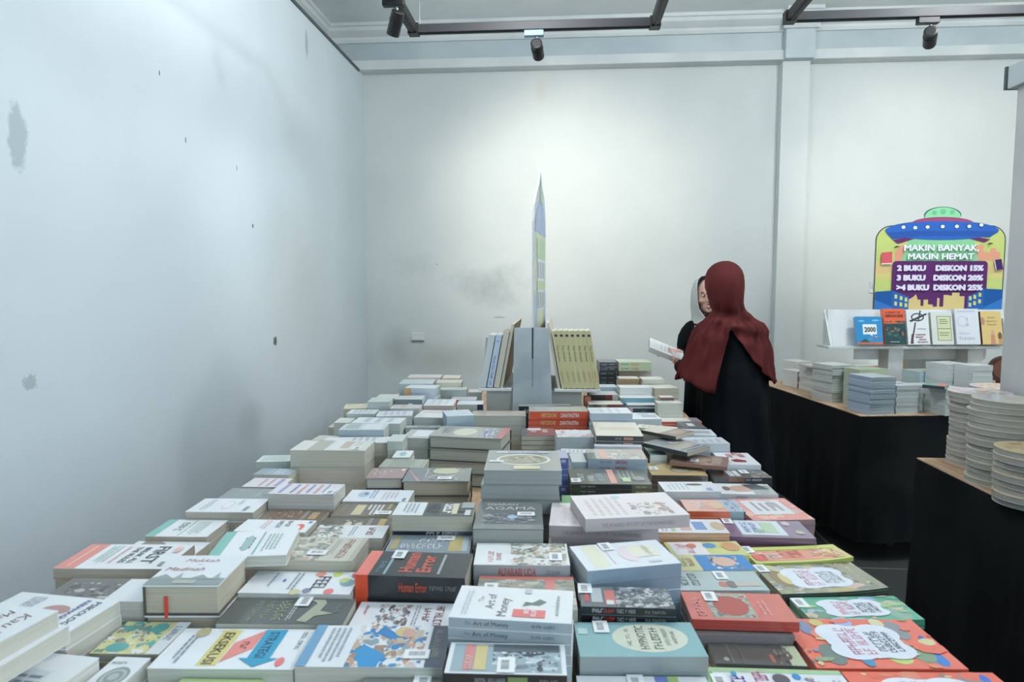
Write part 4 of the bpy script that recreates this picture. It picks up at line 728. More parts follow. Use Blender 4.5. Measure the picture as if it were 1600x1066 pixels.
E('white childrens book with a green edge at the very front', 'R', 'f', (1110, 1036, 1325, 1042), .17, .008, 2, cov='dfe4ea', page='c9ccc8', curl=.0,
  art_=[('r', 0, .93, 1, 1, '8fc480'), ('r', .88, 0, 1, 1, 'a8c99a'), words('CERITA', .55, .55, .1, .4, 'd98aa4', b=.03), words('SERU', .4, .72, .1, .4, '7a5fa8', b=.03), ('e', .72, .46, .14, .06, '5a5660'), ('e', .8, .34, .08, .03, '2f8fd0'), ('e', .84, .78, .06, .02, '2fa0c0'), ('x', .2, .05, .8, .3, 18, ['8a7aa8', 'b5a9c8', 'c9d08a'], 30)], sticker=(.62, .9))
cloud = lambda cu_, cv_, ru, rv, col: [('e', cu_, cv_, ru, rv, col), ('e', cu_ + ru * .5, cv_ + rv * .5, ru * .6, rv * .6, col), ('e', cu_ - ru * .55, cv_ + rv * .45, ru * .55, rv * .6, col), ('e', cu_ + ru * .5, cv_ - rv * .5, ru * .6, rv * .6, col), ('e', cu_ - ru * .5, cv_ - rv * .55, ru * .55, rv * .55, col)]
def kids(bg, cols, seed, pink='d79aae'):
    return [('x', 0, 0, 1, 1, 34, cols, seed)] + cloud(.5, .52, .33, .27, 'dde4ee') + [words('DONGENG', .24, .60, .075, .55, pink, b=.01), words('SI KANCIL', .24, .51, .075, .55, pink, b=.01), words('cerdik', .3, .42, .055, .4, '5a6068'), words('pemberani', .28, .36, .05, .44, '5a6068'), words('penolong', .3, .30, .045, .4, '5a6068')]
E('orange red comic with a white cloud title at the front right corner', 'R', 'n', (1262, 1042, 1500, 1044), 968, .005, 4, cov='ea7560', page='c98a7c', spine_col='c4583f',
  art_=[('e', .18, .12, .14, .05, '2f7fd0'), ('e', .3, .2, .2, .08, '7f9a7a'), ('e', .2, .38, .13, .08, 'c4d07a'), ('e', .75, .2, .2, .07, '8a8f94'), ('e', .25, .82, .2, .08, '6f7f7a'), ('e', .8, .86, .16, .05, '7f8fb0'), ('e', .92, .55, .1, .07, 'a9b4dc'), ('e', .9, .75, .08, .05, 'cfc27a'), ('e', .9, .3, .1, .05, 'd8d0a8'), ('e', .12, .62, .1, .04, '3f8fb8'), ('e', .55, .08, .08, .025, '1f5fc0'), ('x', 0, 0, 1, 1, 13, ['ea7560', 'ea7560', 'e08a6c', '7f8a8c', '8fa884', 'd6cf9c', '7f9ab8', 'c48a78', 'ea7560'], 61)] + kids('', ['ea7560', 'ea7560'], 2)[1:])
E('orange red cloud comic lying lower at the front edge', 'R', 'f', (1268, 1044, 1503, 1046), .2, .005, 3, cov='ea6f58', page='c98a7c', spine_col='c4583f', art_=[('e', .85, .1, .1, .03, '2f6fd0'), ('e', .8, .2, .2, .07, '8a8f94'), ('x', 0, 0, 1, 1, 13, ['ea6f58', 'ea6f58', 'e08a6c', '7f8a8c', '8fa884', 'd6cf9c', '7f9ab8', 'ea6f58'], 62)] + kids('', ['ea6f58', 'ea6f58'], 3)[1:])
E('green comic with a white cloud title behind the orange red ones', 'R', 'f', (1232, 938, 1400, 935), .16, .005, 5, cov='5fae92', page='b5c9b8', spine_col='3f8f74', art_=[('e', .3, .15, .3, .1, '8ab09a'), ('e', .6, .12, .2, .08, 'c4bfa4'), ('e', .85, .3, .12, .08, 'a4b8dc'), ('e', .3, .85, .2, .08, '6f9a84'), ('x', 0, 0, 1, 1, 16, ['6fb098', '8ab8a0', 'c9c4a4', 'a4b8cc', 'a8c490', '5fae92', 'd0b8a4'], 63)] + kids('', ['5fae92', '5fae92'], 4)[1:], sticker=(.75, .95))
E('comic of jungle animals with a white cloud title and a lifted corner', 'R', 'n', (1228, 937, 1402, 931), 889, .005, 5, jit=0, cov='9a9a84', page='b5b5a0', spine_col='3a3f3a', curl=.012, 
  art_=[('x', 0, 0, 1, 1, 50, ['b9a878', '8a8f84', '6f6a58', 'c9c4a0', 'a4b07a', 'd0b9a8', '9fb4d0'], 33), ('e', .5, .86, .3, .09, '8f7f5c'), ('e', .5, .82, .2, .05, 'd0c48c')] + kids('', [], 5)[1:], sticker=(.88, .95))
E('lime and coral comic with big red letters and a curled corner', 'R', 'n', (1188, 889, 1348, 884), 862, .005, 6, jit=0, cov='d3d67c', page='c9cfa0', spine_col='b5c46a', curl=.014,
  art_=[('r', .1, 0, .75, .95, 'e39a84'), ('r', .78, 0, 1, 1, 'cfd874'), words('HURUF', .25, .45, .22, .5, 'cf5f58', b=.04), words('ABC', .25, .68, .2, .4, 'e6e8dc', b=.04), ('r', .15, .84, .5, .97, 'd9685f'), ('x', .1, .05, .8, .35, 18, ['e0b8a4', 'd98a78', 'e6dcae', 'c4cf8a'], 35)], sticker=(.85, .95))
E('purple activity book with a white panel and blue letters', 'R', 'n', (1146, 847, 1294, 851), 820, .0075, 6, cov='8a7a90', page='9a8a94', spine_col='74506c',
  art_=[('r', 0, .82, 1, 1, '7a5a78'), ('r', .12, .28, .95, .8, 'd3dbe2'), words('BELAJAR', .25, .68, .07, .6, '5f7fc0', b=.03), words('MENULIS', .25, .58, .07, .6, '5f7fc0', b=.03), ('r', .25, .36, .85, .52, 'b9cfae'), ('e', .35, .56, .1, .04, '8fb88a'), ('e', .8, .2, .12, .05, 'c9b8c0'), ('e', .3, .12, .1, .05, 'bdb49a')], sticker=(.88, .88))
E('coral pink comic with a white cloud title, behind the purple books', 'R', 'n', (1179, 822, 1280, 820), 786, .006, 6, cov='e0928a', page='c9a8a4', spine_col='a8949c', art_=[('x', 0, 0, 1, 1, 30, ['e0928a', 'd9a49a', 'c9b8b4', 'e6b8a8'], 36), ('r', .25, .18, .9, .85, 'd6dde0'), words('KUMPULAN', .55, .35, .07, .3, '7f8f9c', b=.02), ('l', .4, .25, .85, .75, 4, 'b49aa4')])
E('grey teal paperback with black letters and a red figure', 'R', 'n', (1056, 922, 1203, 922), 893, .009, 5, cov='b4c4c4', page='b5b9b4', art_=[words('ENSIKLO', .25, .70, .085, .65, '565e60', b=.03), words('PESTA', .25, .82, .085, .5, '565e60', b=.03), ('e', .3, .45, .14, .05, 'c97a6c'), ('e', .3, .36, .18, .06, '7f7a78'), ('r', .2, .05, .4, .32, 'c4beb0'), ('r', .2, .92, .5, .98, 'd9a49c')], sticker=(.75, .42))
E('yellow and blue paperback with a cartoon face', 'R', 'f', (1042, 868, 1160, 867), .13, .0085, 6, cov='d3d09a', page='c9cfc4', art_=[('r', 0, 0, 1, .66, '2f86c8'), ('x', .1, .1, .9, .5, 22, ['d9b49c', 'e0c8b4', 'c98a7c', '5a5048', 'e6e4dc', '4f9ad0'], 38), ('e', .55, .32, .3, .14, 'dcb8a2'), words('BASMI', .3, .82, .07, .5, '8a8a5c', b=.02), words('MALAS', .3, .72, .07, .5, 'c9a07c', b=.02)])
E('yellow green paperback with pink letters and a blue oval', 'R', 'f', (1037, 848, 1150, 846), .13, .0085, 7, cov='cdd08a', page='c9cfc4', art_=[('r', .1, .5, 1, .95, 'e2dfe0'), words('BUKU', .5, .78, .09, .4, 'd98aa0', b=.03), words('PINTAR', .2, .68, .09, .6, 'd98aa0', b=.03), ('e', .7, .42, .18, .09, '4f92c8'), ('e', .6, .15, .3, .12, 'd0986c'), ('e', .7, .66, .15, .06, 'd0785c')])
E('thin white activity book with peach spines', 'R', 'n', (1030, 832, 1142, 833), 812, .0075, 9, cov='dfe2e6', page='c9b59c', spine_col='c99a72', art_=[('r', .2, .28, .8, .45, '6f92c4'), ('r', .15, .5, .85, .66, 'cfa79c'), ('e', .5, .1, .3, .1, 'cdb89a'), ('r', .1, .74, .9, .8, 'a4c49a'), ('l', .1, .84, .9, .95, 2, 'b9b4c4')])
E('thin coral magazine with orange spines ending in blue', 'R', 'n', (1079, 805, 1172, 806), 787, .0085, 8, cov='e3b4a4', page='c9a89a', spine_col='d9653c', art_=[('r', 0, 0, 1, .3, 'b4c4d0'), words('ABCD', .3, .62, .2, .5, 'eef0ee', b=.04), ('x', 0, 0, 1, .3, 14, ['8aa4c0', '6f86a4', 'c9d4dc'], 41), ('e', .5, .42, .3, .12, 'e0c4a4')], spine=[('r', .74, 0, .97, 1, '8fa8ae'), ('r', .97, 0, 1, 1, '2a2a2c')])
E('white thin paperback with grey columns and a dark red figure', 'R', 'n', (1040, 768, 1128, 768), 753, .012, 6, cov='e0e4e8', page='ccd0d2', spine_col='c4cace', art_=[('e', .7, .38, .1, .16, '5f3f44'), ('l', .2, .5, .9, .9, 5, 'bcc4cc'), ('r', .1, .12, .35, .22, 'a4a9d0')])
E('white paperback with a veiled face at the right table edge', 'R', 'n', (1121, 777, 1226, 779), 761, .020, 3, cov='dfe3e5', page='d3d6d4', spine_col='c9cfd2', art_=[('r', 0, 0, .85, .35, 'a3aaa6'), ('e', .5, .5, .3, .2, 'c9a898'), ('p', [(.9, .45), (1, .2), (.5, .05), (.4, .35)], '4f5558'), ('e', .5, .74, .2, .06, '7f6f68')], spine=[('r', .0, 0, .03, 1, '3f4548'), words('JILBAB', .35, .3, .4, .2, '9aa2a4')])
E('tan paperback with a grey oval and dark edge', 'R', 'n', (1021, 747, 1111, 748), 728, .0165, 5, cov='c2ab7c', page='a39884', spine_col='4f4a44', art_=[('e', .4, .42, .22, .2, '8f8d7c'), ('e', .4, .42, .18, .15, 'b1ab94'), ('p', [(.7, .9), (.95, .7), (.9, .95)], '8f8c3c'), ('p', [(.7, .5), (.95, .3), (.95, .55)], '8f8c3c')], sticker=(.5, .9))
E('black paperback with white letters and brown spine blocks', 'R', 'n', (1116, 747, 1207, 747), 735, .0135, 5, cov='55514f', page='8a8a88', spine_col='2f3133', art_=[('r', .2, .6, .9, .7, 'd0d3d4'), ('r', .2, .5, .9, .58, 'd0d3d4'), ('x', 0, 0, 1, .4, 30, ['6f6a66', '8f8b86', '474442', 'a9a6a2'], 43), ('r', .2, .76, .8, .9, '7f5c50')], spine=[('r', .25, .1, .52, .9, '7a4a3c'), words('THE HAUNTED', .55, .3, .4, .3, 'c9cdce', b=.02)], sticker=(.7, .38))
E('brown paperback with a sepia portrait lying askew', 'R', 'n', (1046, 722, 1136, 730), .125, .011, 1, base=.084, cov='8a6f66', page='a08c80', spine_col='8f6a5c', fixed=True, art_=[('x', .05, .1, .95, .8, 34, ['a38a7c', '75594f', 'b89f8e', '8f7468'], 44), ('r', .15, .12, .85, .28, 'a9978c'), ('e', .5, .5, .3, .14, 'b59c88')], sticker=(.35, .58))
E('white paperback with red scrawl and a dark red animal', 'R', 'n', (1131, 726, 1190, 727), 708, .015, 5, cov='dfe3e6', page='d0d4d4', art_=[words('Sajak', .72, .2, .3, .28, 'b4504c', it=.2), ('p', [(.2, .3), (.2, .62), (.35, .7), (.45, .5), (.35, .28)], '8f2f2a'), ('l', .6, .1, .9, .8, 2, 'c9888a')])
E('grey paperback with black spine lying askew on others', 'R', 'n', (1003, 692, 1074, 707), .13, .014, 1, base=.122, cov='9aa0a2', page='b9b4a4', spine_col='3a4044', fixed=True, tilt=(0, .01), art_=[('e', .5, .4, .4, .2, 'b4ab9c'), ('r', .1, .05, .9, .2, '5f6a70'), ('r', .1, .1, .9, .14, 'b9c2c4')], sticker=(.6, .6))
E('cream paperback with a brown photograph and dark spine, lying askew', 'R', 'n', (1002, 672, 1056, 682), .115, .012, 1, base=.135, cov='c4bdae', page='c9c4b4', spine_col='3f3d38', fixed=True, art_=[('r', 0, 0, 1, .5, '8a776a'), ('e', .5, .25, .3, .15, 'a58d7c')])
E('pale cream booklet with rows of print, before the orange edged magazines', 'R', 'n', (1000, 668, 1062, 673), .10, .014, 10, cov='cfd0c2', page='cdcbbd', art_=[('l', .1, .3, .9, .9, 4, 'b4b8aa')])
E('pale blue white paperback in a neat stack at the right table edge', 'R', 'n', (1074, 694, 1142, 694), 684, .013, 7, cov='cfd8de', page='cbd2d4', spine_col='c3cdd2', art_=[('l', .2, .1, .8, .8, 4, 'a9b8c4')])
E('white paperback with a grey band, behind the pale blue stack', 'R', 'n', (1061, 681, 1118, 682), 672, .014, 8, cov='d3dade', page='cbd2d4', spine_col='c9d2d6', art_=[('r', .3, .1, .7, .6, 'a3aeb4')])
E('dark grey booklet with a white label at the right table edge', 'R', 'n', (1070, 671, 1106, 671), 660, .013, 8, cov='5f686a', page='a3aeb4', art_=[('r', .3, .4, .7, .7, 'dfe4e6')])
E('teal paperback on olive ones under the askew books', 'R', 'n', (1016, 711, 1042, 711), .11, .02, 5, cov='6f9f9f', page='8f8f7c', spine_col='d0d6d4')
E('orange edged magazine at the right table edge by the maroon scarf', 'R', 'n', (1036, 661, 1100, 661), .13, .011, 10, cov='d6d0d0', page='d9a08c', spine_col='dc6a48', art_=[('r', 0, 0, 1, .25, '8a7f86'), ('r', .2, .3, .8, .9, 'dcd4c4')], jit=5)
# ---------------------------------------------------------------- right middle stacks
E('black paperback with white lettering and coral block in a thick stack', 'R', 'n', (891, 756, 1018, 757), 733, .0125, 9, cov='5c615e', page='8a8f88', spine_col='23282a',
  art_=[words('ASTAGA', .2, .82, .07, .7, 'c9d3d6', b=.02), words('LOVE', .2, .7, .07, .5, 'c9d3d6', b=.02), words('AFFAIR', .2, .58, .07, .7, 'b4d0dc', b=.02), ('r', .05, .42, .95, .5, 'd9988c'), ('l', .3, .15, .9, .38, 4, '9aa49a'), ('r', .15, .24, .4, .34, 'b9d09a'), ('e', .35, .13, .15, .08, '8a918c')], spine=[words('SUSAH SINYAL', .12, .35, .3, .25, 'aab0b0'), ('r', .75, .0, 1, 1, '57583c'), words('GRAMERCY', .8, .3, .35, .14, 'b4b78c')], sticker=(.2, .93))
E('grey blue novel with a red spine title by the black stack', 'R', 'n', (919, 717, 1012, 718), 702, .0165, 8, cov='b4b4ae', page='b4bcc0', spine_col='9fb0bc',
  art_=[('x', 0, 0, 1, .8, 40, ['a9a99e', 'c9c6b9', '8f948e', 'd3d2c8', 'c99f94'], 46), ('r', 0, .86, .6, 1, '6f7678'), ('r', 0, .66, .9, .78, 'd9a698')], spine=[words('DESTARU', .46, .25, .5, .2, 'b0484c', b=.03), words('sebuah cinta', .2, .35, .3, .2, '6f7f8a')])
E('thin pale grey booklet left of the red titled novels', 'R', 'n', (894, 722, 917, 722), .11, .0125, 10, cov='c9d2d4', page='b9c4c6', spine_col='b4c0c4')
E('thin booklet with a blue violet spine beside the grey clock books', 'R', 'n', (876, 716, 890, 716), .09, .014, 11, cov='c4c8dc', page='8a8fb4', spine_col='5a68a8', art_=[('r', 0, 0, 1, 1, 'b4bad4')], spine=[('r', .2, .2, .7, .7, 'b9bedc')])
E('green booklet sticking out behind the pale pink stack', 'R', 'n', (876, 793, 915, 794), .10, .02, 4, cov='8fbf84', page='a9c9a0', art_=[('r', .2, .2, .6, .6, 'c4a05c')])
E('cream covered novel with a black spine, beyond the red titled ones', 'R', 'n', (931, 681, 1005, 682), 660, .0165, 9, cov='d0cbbb', page='bdb9ae', spine_col='3f4040', art_=[('r', 0, .0, .9, 1, 'd3cfc0'), ('r', .4, .1, .6, .9, 'c9b9a4')], spine=[words('PRIMA', .4, .3, .4, .15, 'b4b8b8'), ('r', .58, .25, .78, .75, 'b98a74')])
E('white paperback with fine violet print below the black spined novel', 'R', 'n', (929, 697, 1003, 698), .03, .02, 6, cov='dfe3ea', page='c9ced4', spine_col='d6dce2', spine=[('l', .2, .3, .9, .7, 1, '8f98b4')])
E('small white booklet with pink lettering on a stack of five', 'R', 'n', (871, 683, 929, 683), 672, .0135, 9, cov='dde2e6', page='b9c4c8', spine_col='b4c0c4', art_=[words('ROMANCE', .5, .75, .12, .4, 'c98a94', b=.02), ('x', 0, 0, .5, 1, 14, ['c98a94', 'b4bcc4', 'e0c4c8'], 48)])
E('dark booklet with red lettering beside the small pink lettered ones', 'L', 'n', (815, 681, 868, 681), 669, .016, 7, cov='8f6a6a', page='c3c6ba', art_=[('r', 0, 0, 1, .15, '5f6468'), ('l', .2, .2, .6, .9, 2, 'd8c8c8'), ('r', .0, .2, .3, .6, 'dfe3e6')])
E('white booklet with fine print between clock books and pink lettered stack', 'R', 'n', (876, 707, 916, 708), .05, .018, 7, cov='e0e4e8', page='c9ced2', art_=[('l', .1, .1, .9, .9, 5, 'b4bac8')])
NZ = [('r', 0, 0, 1, 1, 'dc5a3c'), words('NIETZSCHE', .2, .26, .5, .26, 'e2c27c', b=.02), words('ZARATHUSTRA', .53, .26, .5, .32, 'f0efe8', b=.02)]
E('orange red philosophy book with cream spine lettering', 'R', 'n', (828, 643, 920, 643), 635, .0265, 6, cov='a9aaa2', page='c9c4b4', spine_col='dc5a3c', jit=4, spine=NZ, art_=[('r', .1, .1, .9, .9, 'b4b4a9')])
E('thick black book lying in front of the display stand', 'R', 'n', (811, 635, 893, 634), .045, .04, 4, cov='8f9494', page='9a9c98', spine_col='2c3033', spine=[words('SEJARA', .1, .3, .4, .25, 'b4b8ba', b=.02)])
E('orange spined booklet at the right foot of the stand', 'R', 'n', (910, 621, 920, 621), .05, .026, 6, cov='c9b0a0', page='c9b8a8', spine_col='dc7f58', spine=[('r', .2, .2, .8, .8, 'd0683f')])
E('thick cream paged book with a torn brown cover, before the display stand', 'L', 'n', (737, 650, 822, 650), 642, .038, 4, cov='b9b2a6', page='c6c9be', art_=[('r', 0, .0, 1, .25, 'a39a8e')])
E('pale blue white paperback right of the orange red spines', 'R', 'n', (922, 646, 988, 646), 637, .02, 8, cov='d3dbe2', page='c9d2d8', spine_col='c3cfda', art_=[('l', .1, .2, .9, .8, 3, 'b4bfcc')], jit=4)
# ---------------------------------------------------------------- far end of the long table, left
def small(cols, n=3): return [('l', .1, .15, .9, .85, n, cols)]
E('white paperback with black lettering low on its grey blue spine', 'R', 'n', (529, 672, 600, 672), 662, .036, 4, cov='cdd4d6', page='cfd3cc', spine_col='9fb0b8', art_=[('r', .1, .1, .9, .5, 'dfe4e8'), ('r', .2, .6, .9, .9, 'a9b4b4')], spine=[('r', .45, 0, .95, .3, 'cfd6d8'), words('Abu Hurairah', .47, .04, .26, .42, '2f3538')])
E('white thick book beyond the grey blue spined one', 'L', 'n', (549, 662, 627, 663), 653, .03, 5, cov='e0e5ea', page='ccd1cc', art_=small('b9c2ca'))
E('cream green booklet at the left table edge beside the white thick book', 'L', 'n', (521, 660, 546, 660), 652, .02, 7, cov='d3d9d0', page='ccd1cc')
E('pale yellow booklet at the left table edge', 'L', 'n', (512, 668, 526, 668), .08, .02, 5, cov='cdcabc', page='ccc8bb')
E('cream booklet with a tan edge at the left table edge', 'L', 'n', (489, 686, 526, 687), .09, .02, 5, cov='cbc9bf', page='ccc8bb')
E('white paperback with faint grey print at the left table edge far back', 'L', 'n', (539, 648, 584, 648), 641, .022, 6, cov='d9dfe2', page='c3ccca', art_=small('b4bfc4', 4))
E('pale lilac white paperback, beyond the white thick book', 'L', 'n', (586, 652, 643, 651), 643, .024, 6, cov='dadfe6', page='c6ccc8', art_=small('b9c0cc', 4))
E('pale yellow covered paperback far back on the left', 'L', 'n', (560, 640, 597, 639), 632, .02, 7, cov='d6cfae', page='c9c4ae')
E('pinkish white paperback beside the pale yellow one', 'L', 'n', (602, 639, 649, 639), 633, .022, 7, cov='dcd8d6', page='c9c8c0', art_=[('e', .4, .4, .3, .1, 'dcbfa9')])
E('grey green paperback far back at the left table edge', 'L', 'n', (574, 631, 610, 631), 624, .02, 8, cov='c3cbc4', page='bfc6bf')
E('pale grey paperback far back at the left table edge', 'L', 'n', (594, 623, 626, 623), 616, .02, 8, cov='c9cfcb', page='bfc6bf')
E('dark grey spined book with a small white mark', 'R', 'n', (612, 625, 656, 625), 619, .03, 5, cov='bfc8c8', page='b9c4c4', spine_col='69767a', spine=[('r', .5, .3, .65, .6, 'cfd6d6')])
E('white book with an orange spine end, in a stack far back', 'R', 'n', (632, 606, 680, 607), .12, .018, 10, cov='d5dcdd', page='c9cfd0', spine_col='cfdae2', spine=[('r', 0, 0, .23, 1, 'e3b48c')], jit=3)
E('pale blue green paperback beyond the orange ended stack', 'R', 'n', (627, 600, 680, 600), 593, .02, 10, cov='c4d3d4', page='bfcaca', spine_col='bccbcb')
E('pinkish beige thick paperback at the far left end of the table', 'R', 'n', (636, 590, 688, 590), .12, .023, 7, cov='d6cfca', page='cdc6c0', spine_col='d3cac6')
E('pale peach paperback at the far end left of the stand', 'R', 'n', (691, 591, 718, 591), .12, .021, 8, cov='dcd3c6', page='d0c9bd', spine_col='d9d0c0')
E('grey green spined book on pink ones left of the stand', 'R', 'n', (682, 609, 729, 609), .12, .022, 8, cov='ccd4ce', page='bfc8c0', spine_col='aab5ae')
E('cream yellow paperback beyond the grey green spined one', 'R', 'n', (674, 598, 714, 598), .11, .02, 10, cov='dcd6c2', page='cfc9b4', spine_col='d6d0bc')
E('pale grey book beside the navy spines left of the stand', 'R', 'n', (732, 613, 752, 613), .10, .02, 6, cov='d3d8d3', page='c6ccc8', spine_col='b9c6cc')
E('white book with a pink lower edge before the orange ended stack', 'L', 'n', (650, 634, 697, 634), 624, .026, 6, cov='dde1e3', page='cbbdb4', art_=small('c4cacc'))
E('pale blue book with a red orange end left of the stand', 'R', 'n', (704, 625, 744, 625), .1, .024, 6, cov='d3d4d8', page='c9cccc', spine_col='d9dadf', spine=[('r', 0, 0, .38, 1, 'dd6a4c')])
E('white paperback with a navy end touching the stand', 'R', 'n', (714, 632, 755, 632), 626, .022, 7, cov='d6dee4', page='b9c0b8', spine_col='b5bdb5', spine=[('r', .78, 0, 1, 1, '2f3350')])
E('white hardback with cream pages beside the crossed blue grey books', 'L', 'n', (642, 652, 691, 653), 641, .032, 4, cov='dadedc', page='c3c9c0', art_=[('r', .2, .1, .4, .9, 'd3c3bf')])
E('blue grey book lying crossed on another left of the stand', 'R', 'n', (693, 651, 736, 649), 641, .028, 5, cov='bccad4', page='a9b9c6', spine_col='a8b9c4')
E('grey book with a white block left of the cream oval hardbacks', 'L', 'n', (627, 684, 669, 685), 671, .034, 4, cov='b9bcb8', page='b9c1bb', art_=[('r', .1, .3, .8, .9, 'dfe4e9'), ('l', .9, .1, .97, .9, 1, 'e6e9ea')])
E('pale grey paperback below the white hardback with cream pages', 'L', 'n', (634, 668, 690, 668), .06, .02, 5, cov='b4bdbb', page='bfc6c0', art_=small('98a3a3', 1))
E('pale sea green booklet among white ones left of the cream oval hardbacks', 'L', 'n', (600, 690, 624, 690), .1, .02, 6, cov='c9d3cc', page='c3cbc4')
E('thin grey white hardback tipped against the stand foot', 'R', 'n', (715, 600, 752, 604), .10, .014, 1, base=.235, cov='d6dcde', page='c4ccce', spine_col='a9b7ba', fixed=True) if 0 else None
# ---------------------------------------------------------------- far end, right of the stand
E('black spined novel in the tallest dark stack right of the stand', 'R', 'n', (937, 566, 964, 566), .14, .023, 11, cov='5a6064', page='a9a9a4', spine_col='2a3236', spine=[words('PUISI', .1, .3, .35, .35, '9aa4a8'), ('l', .55, .35, .9, .65, 1, '8a9498')], jit=3)
E('pale green spined novel with an orange title on the far right stack', 'R', 'n', (967, 566, 1018, 566), .14, .0225, 2, base=.21, cov='c9d3b8', page='c9c9bc', spine_col='b9c8a4', spine=[('r', .05, .4, .3, .6, '5f8a7a'), words('LAUT', .4, .25, .5, .3, 'dc9a64', b=.03)])
E('white spined novel under the pale green ones at the far right', 'R', 'n', (967, 577, 1018, 577), .14, .021, 10, cov='d9dbd8', page='d0ccc4', spine_col='d3d3cf')
E('tan spined thick book before the white spined stack', 'R', 'n', (968, 592, 1000, 592), .09, .025, 8, cov='d3cdc0', page='c9c0b0', spine_col='a98f70')
E('cream thick book beside the tan spined one', 'R', 'n', (1004, 593, 1038, 593), .10, .023, 9, cov='dad8cf', page='cbc4b0', spine_col='d0cdbf')
E('pale blue paperback before the dark stack right of the stand', 'R', 'n', (925, 605, 965, 605), .09, .02, 9, cov='cbd6dc', page='bfcad0', spine_col='b4c8d8')
E('dark spined paperback with a brick red block right of the stand', 'R', 'n', (921, 617, 966, 617), .10, .024, 7, cov='cdc8c8', page='c4c4ba', spine_col='352f2f', spine=[('r', .56, .05, .8, .95, '7f3434'), ('r', .8, 0, 1, 1, 'bfc3b5')])
E('multi coloured spined paperback right of the stand', 'R', 'n', (921, 632, 974, 632), .09, .022, 7, cov='c4c3b8', page='bfc0b4', spine_col='7a6a5c', spine=[('r', .1, 0, .25, 1, '59564f'), ('r', .35, 0, .5, 1, 'a39c90'), ('r', .55, 0, 1, 1, '7a3a38')])
E('white paperback with a brown lower line right of the stand', 'R', 'n', (969, 606, 1019, 606), .09, .022, 9, cov='dfe2e2', page='cfd2d0', spine_col='d6dad8')
E('cream paperback in a loose stack by the maroon scarf', 'R', 'n', (1023, 607, 1061, 606), .11, .02, 9, cov='d0d2c4', page='c4c4b0', spine_col='bfbfac', jit=5)
E('pale teal spined paperback by the far right stacks', 'R', 'n', (970, 622, 1023, 622), .09, .024, 7, cov='d3d9d4', page='c9cfc9', spine_col='6fa0ae')
E('dark red spined booklet with a pink cover', 'R', 'n', (1034, 623, 1056, 623), .08, .02, 8, cov='d3bfc0', page='b9a9a4', spine_col='5a3430')
E('cream hardback by the dress of the woman in maroon', 'R', 'n', (1030, 632, 1070, 632), .10, .034, 4, cov='cfd2c6', page='c3c4b4', spine_col='c3c6b6')
E('white paperback with a slate grey spine', 'R', 'n', (982, 634, 1027, 634), .09, .02, 7, cov='d9dcdc', page='c9cccb', spine_col='5f6b6e')
E('dark blue grey spined paperback with a pink neighbour', 'R', 'n', (985, 640, 1032, 640), .04, .024, 5, cov='8a9498', page='a4acae', spine_col='454f55', spine=[('r', 0, 0, .12, 1, 'dcb9c0'), ('l', .4, .35, .6, .7, 1, '8a9498')])
E('white and blue paperback, before the dark blue grey spine', 'R', 'n', (990, 655, 1034, 655), 645, .02, 6, cov='d6dfe4', page='c9d2d6', art_=[('r', .3, .1, .6, .6, '9aa8ae'), ('l', .7, .1, .9, .9, 1, '8fa9c0')])
# ================================================================ the display stand in the middle
SY = 2.80; k_ = SY / 1050
def sx_(px): return at_y(px, 600, SY).x
def sz_(py): return at_y(835, py, SY).z
STD = thing('display_stand', 'grey white book stand with sloping sides in the middle of the long table', 'display stand', (sx_(833), SY, TZ))
def at_stand(px, py, y=SY): p = at_y(px, py, y); return Vector((p.x - STD.location.x, p.y - STD.location.y, p.z - TZ))
zl = sz_(607) - TZ; zt = sz_(512) - TZ; LEN = .52
mb = MB()
q = [at_stand(800, 655), at_stand(866, 655), at_stand(857, 512), at_stand(804, 512)]
q[0].z = q[1].z = 0
fr = [(p.x, -.012, p.z) for p in q] + [(p.x, .0, p.z) for p in q]
mb.mesh(fr, [(3, 2, 1, 0)[::-1], (4, 5, 6, 7)[::-1], (0, 4, 5, 1)[::-1], (1, 5, 6, 2)[::-1], (2, 6, 7, 3)[::-1], (3, 7, 4, 0)[::-1]]); mb.build('end_panel', M['grey_board'], STD, attr=False)
mb = MB(); sl = at_stand(832.5, 512).x; mb.box((sl - .003, -.0135, sz_(560) - TZ), (sl + .003, -.0118, zt + .0005)); mb.box((sl - .0008, -.0130, sz_(604) - TZ), (sl + .0008, -.0119, sz_(560) - TZ)); mb.build('sign_slot', mat('slot_shadow', '3a4044', .9), STD, attr=False)
xl, xr = at_stand(760, 630).x, at_stand(909, 630).x
mb = MB(); mb.box((xl, .004, 0), (xr, LEN, zl - .012)); bevel(mb.build('base_box', mat('stand_base', 'aeb1ac', .75, .2), STD, attr=False), .002)
def slope(pxb, pyb, pxt, pyt, inner):
    b0, t0 = at_stand(pxb, pyb), at_stand(pxt, pyt); mb = MB(); s = 1 if pxt > pxb else -1; th = .012 * s
    P = [(b0.x, .002, zl), (b0.x + th, .002, zl), (t0.x + th, .002, t0.z), (t0.x, .002, t0.z)]; P += [(x, LEN, z) for x, _, z in P]
    F = [(0, 1, 2, 3), (7, 6, 5, 4), (0, 4, 5, 1), (2, 6, 7, 3), (0, 3, 7, 4), (1, 5, 6, 2)]
    k = 0; mb.v = list(P)
    for i, f in enumerate(F): mb.f.append(f); mb.c.append('a98f70' if i == 5 else 'd3cdbb')
    return mb.build('side_slope', M['board'], STD)
slope(781, 606, 799, 507, 1); slope(876, 608, 858, 505, -1)
wl, wr = at_stand(748, 600).x, at_stand(938, 600).x
mb = MB(); mb.box((wl, -.012, zl - .012), (at_stand(800, 600).x - .001, LEN, zl)); bevel(mb.build('ledge', M['white_board'], STD, attr=False), .002)
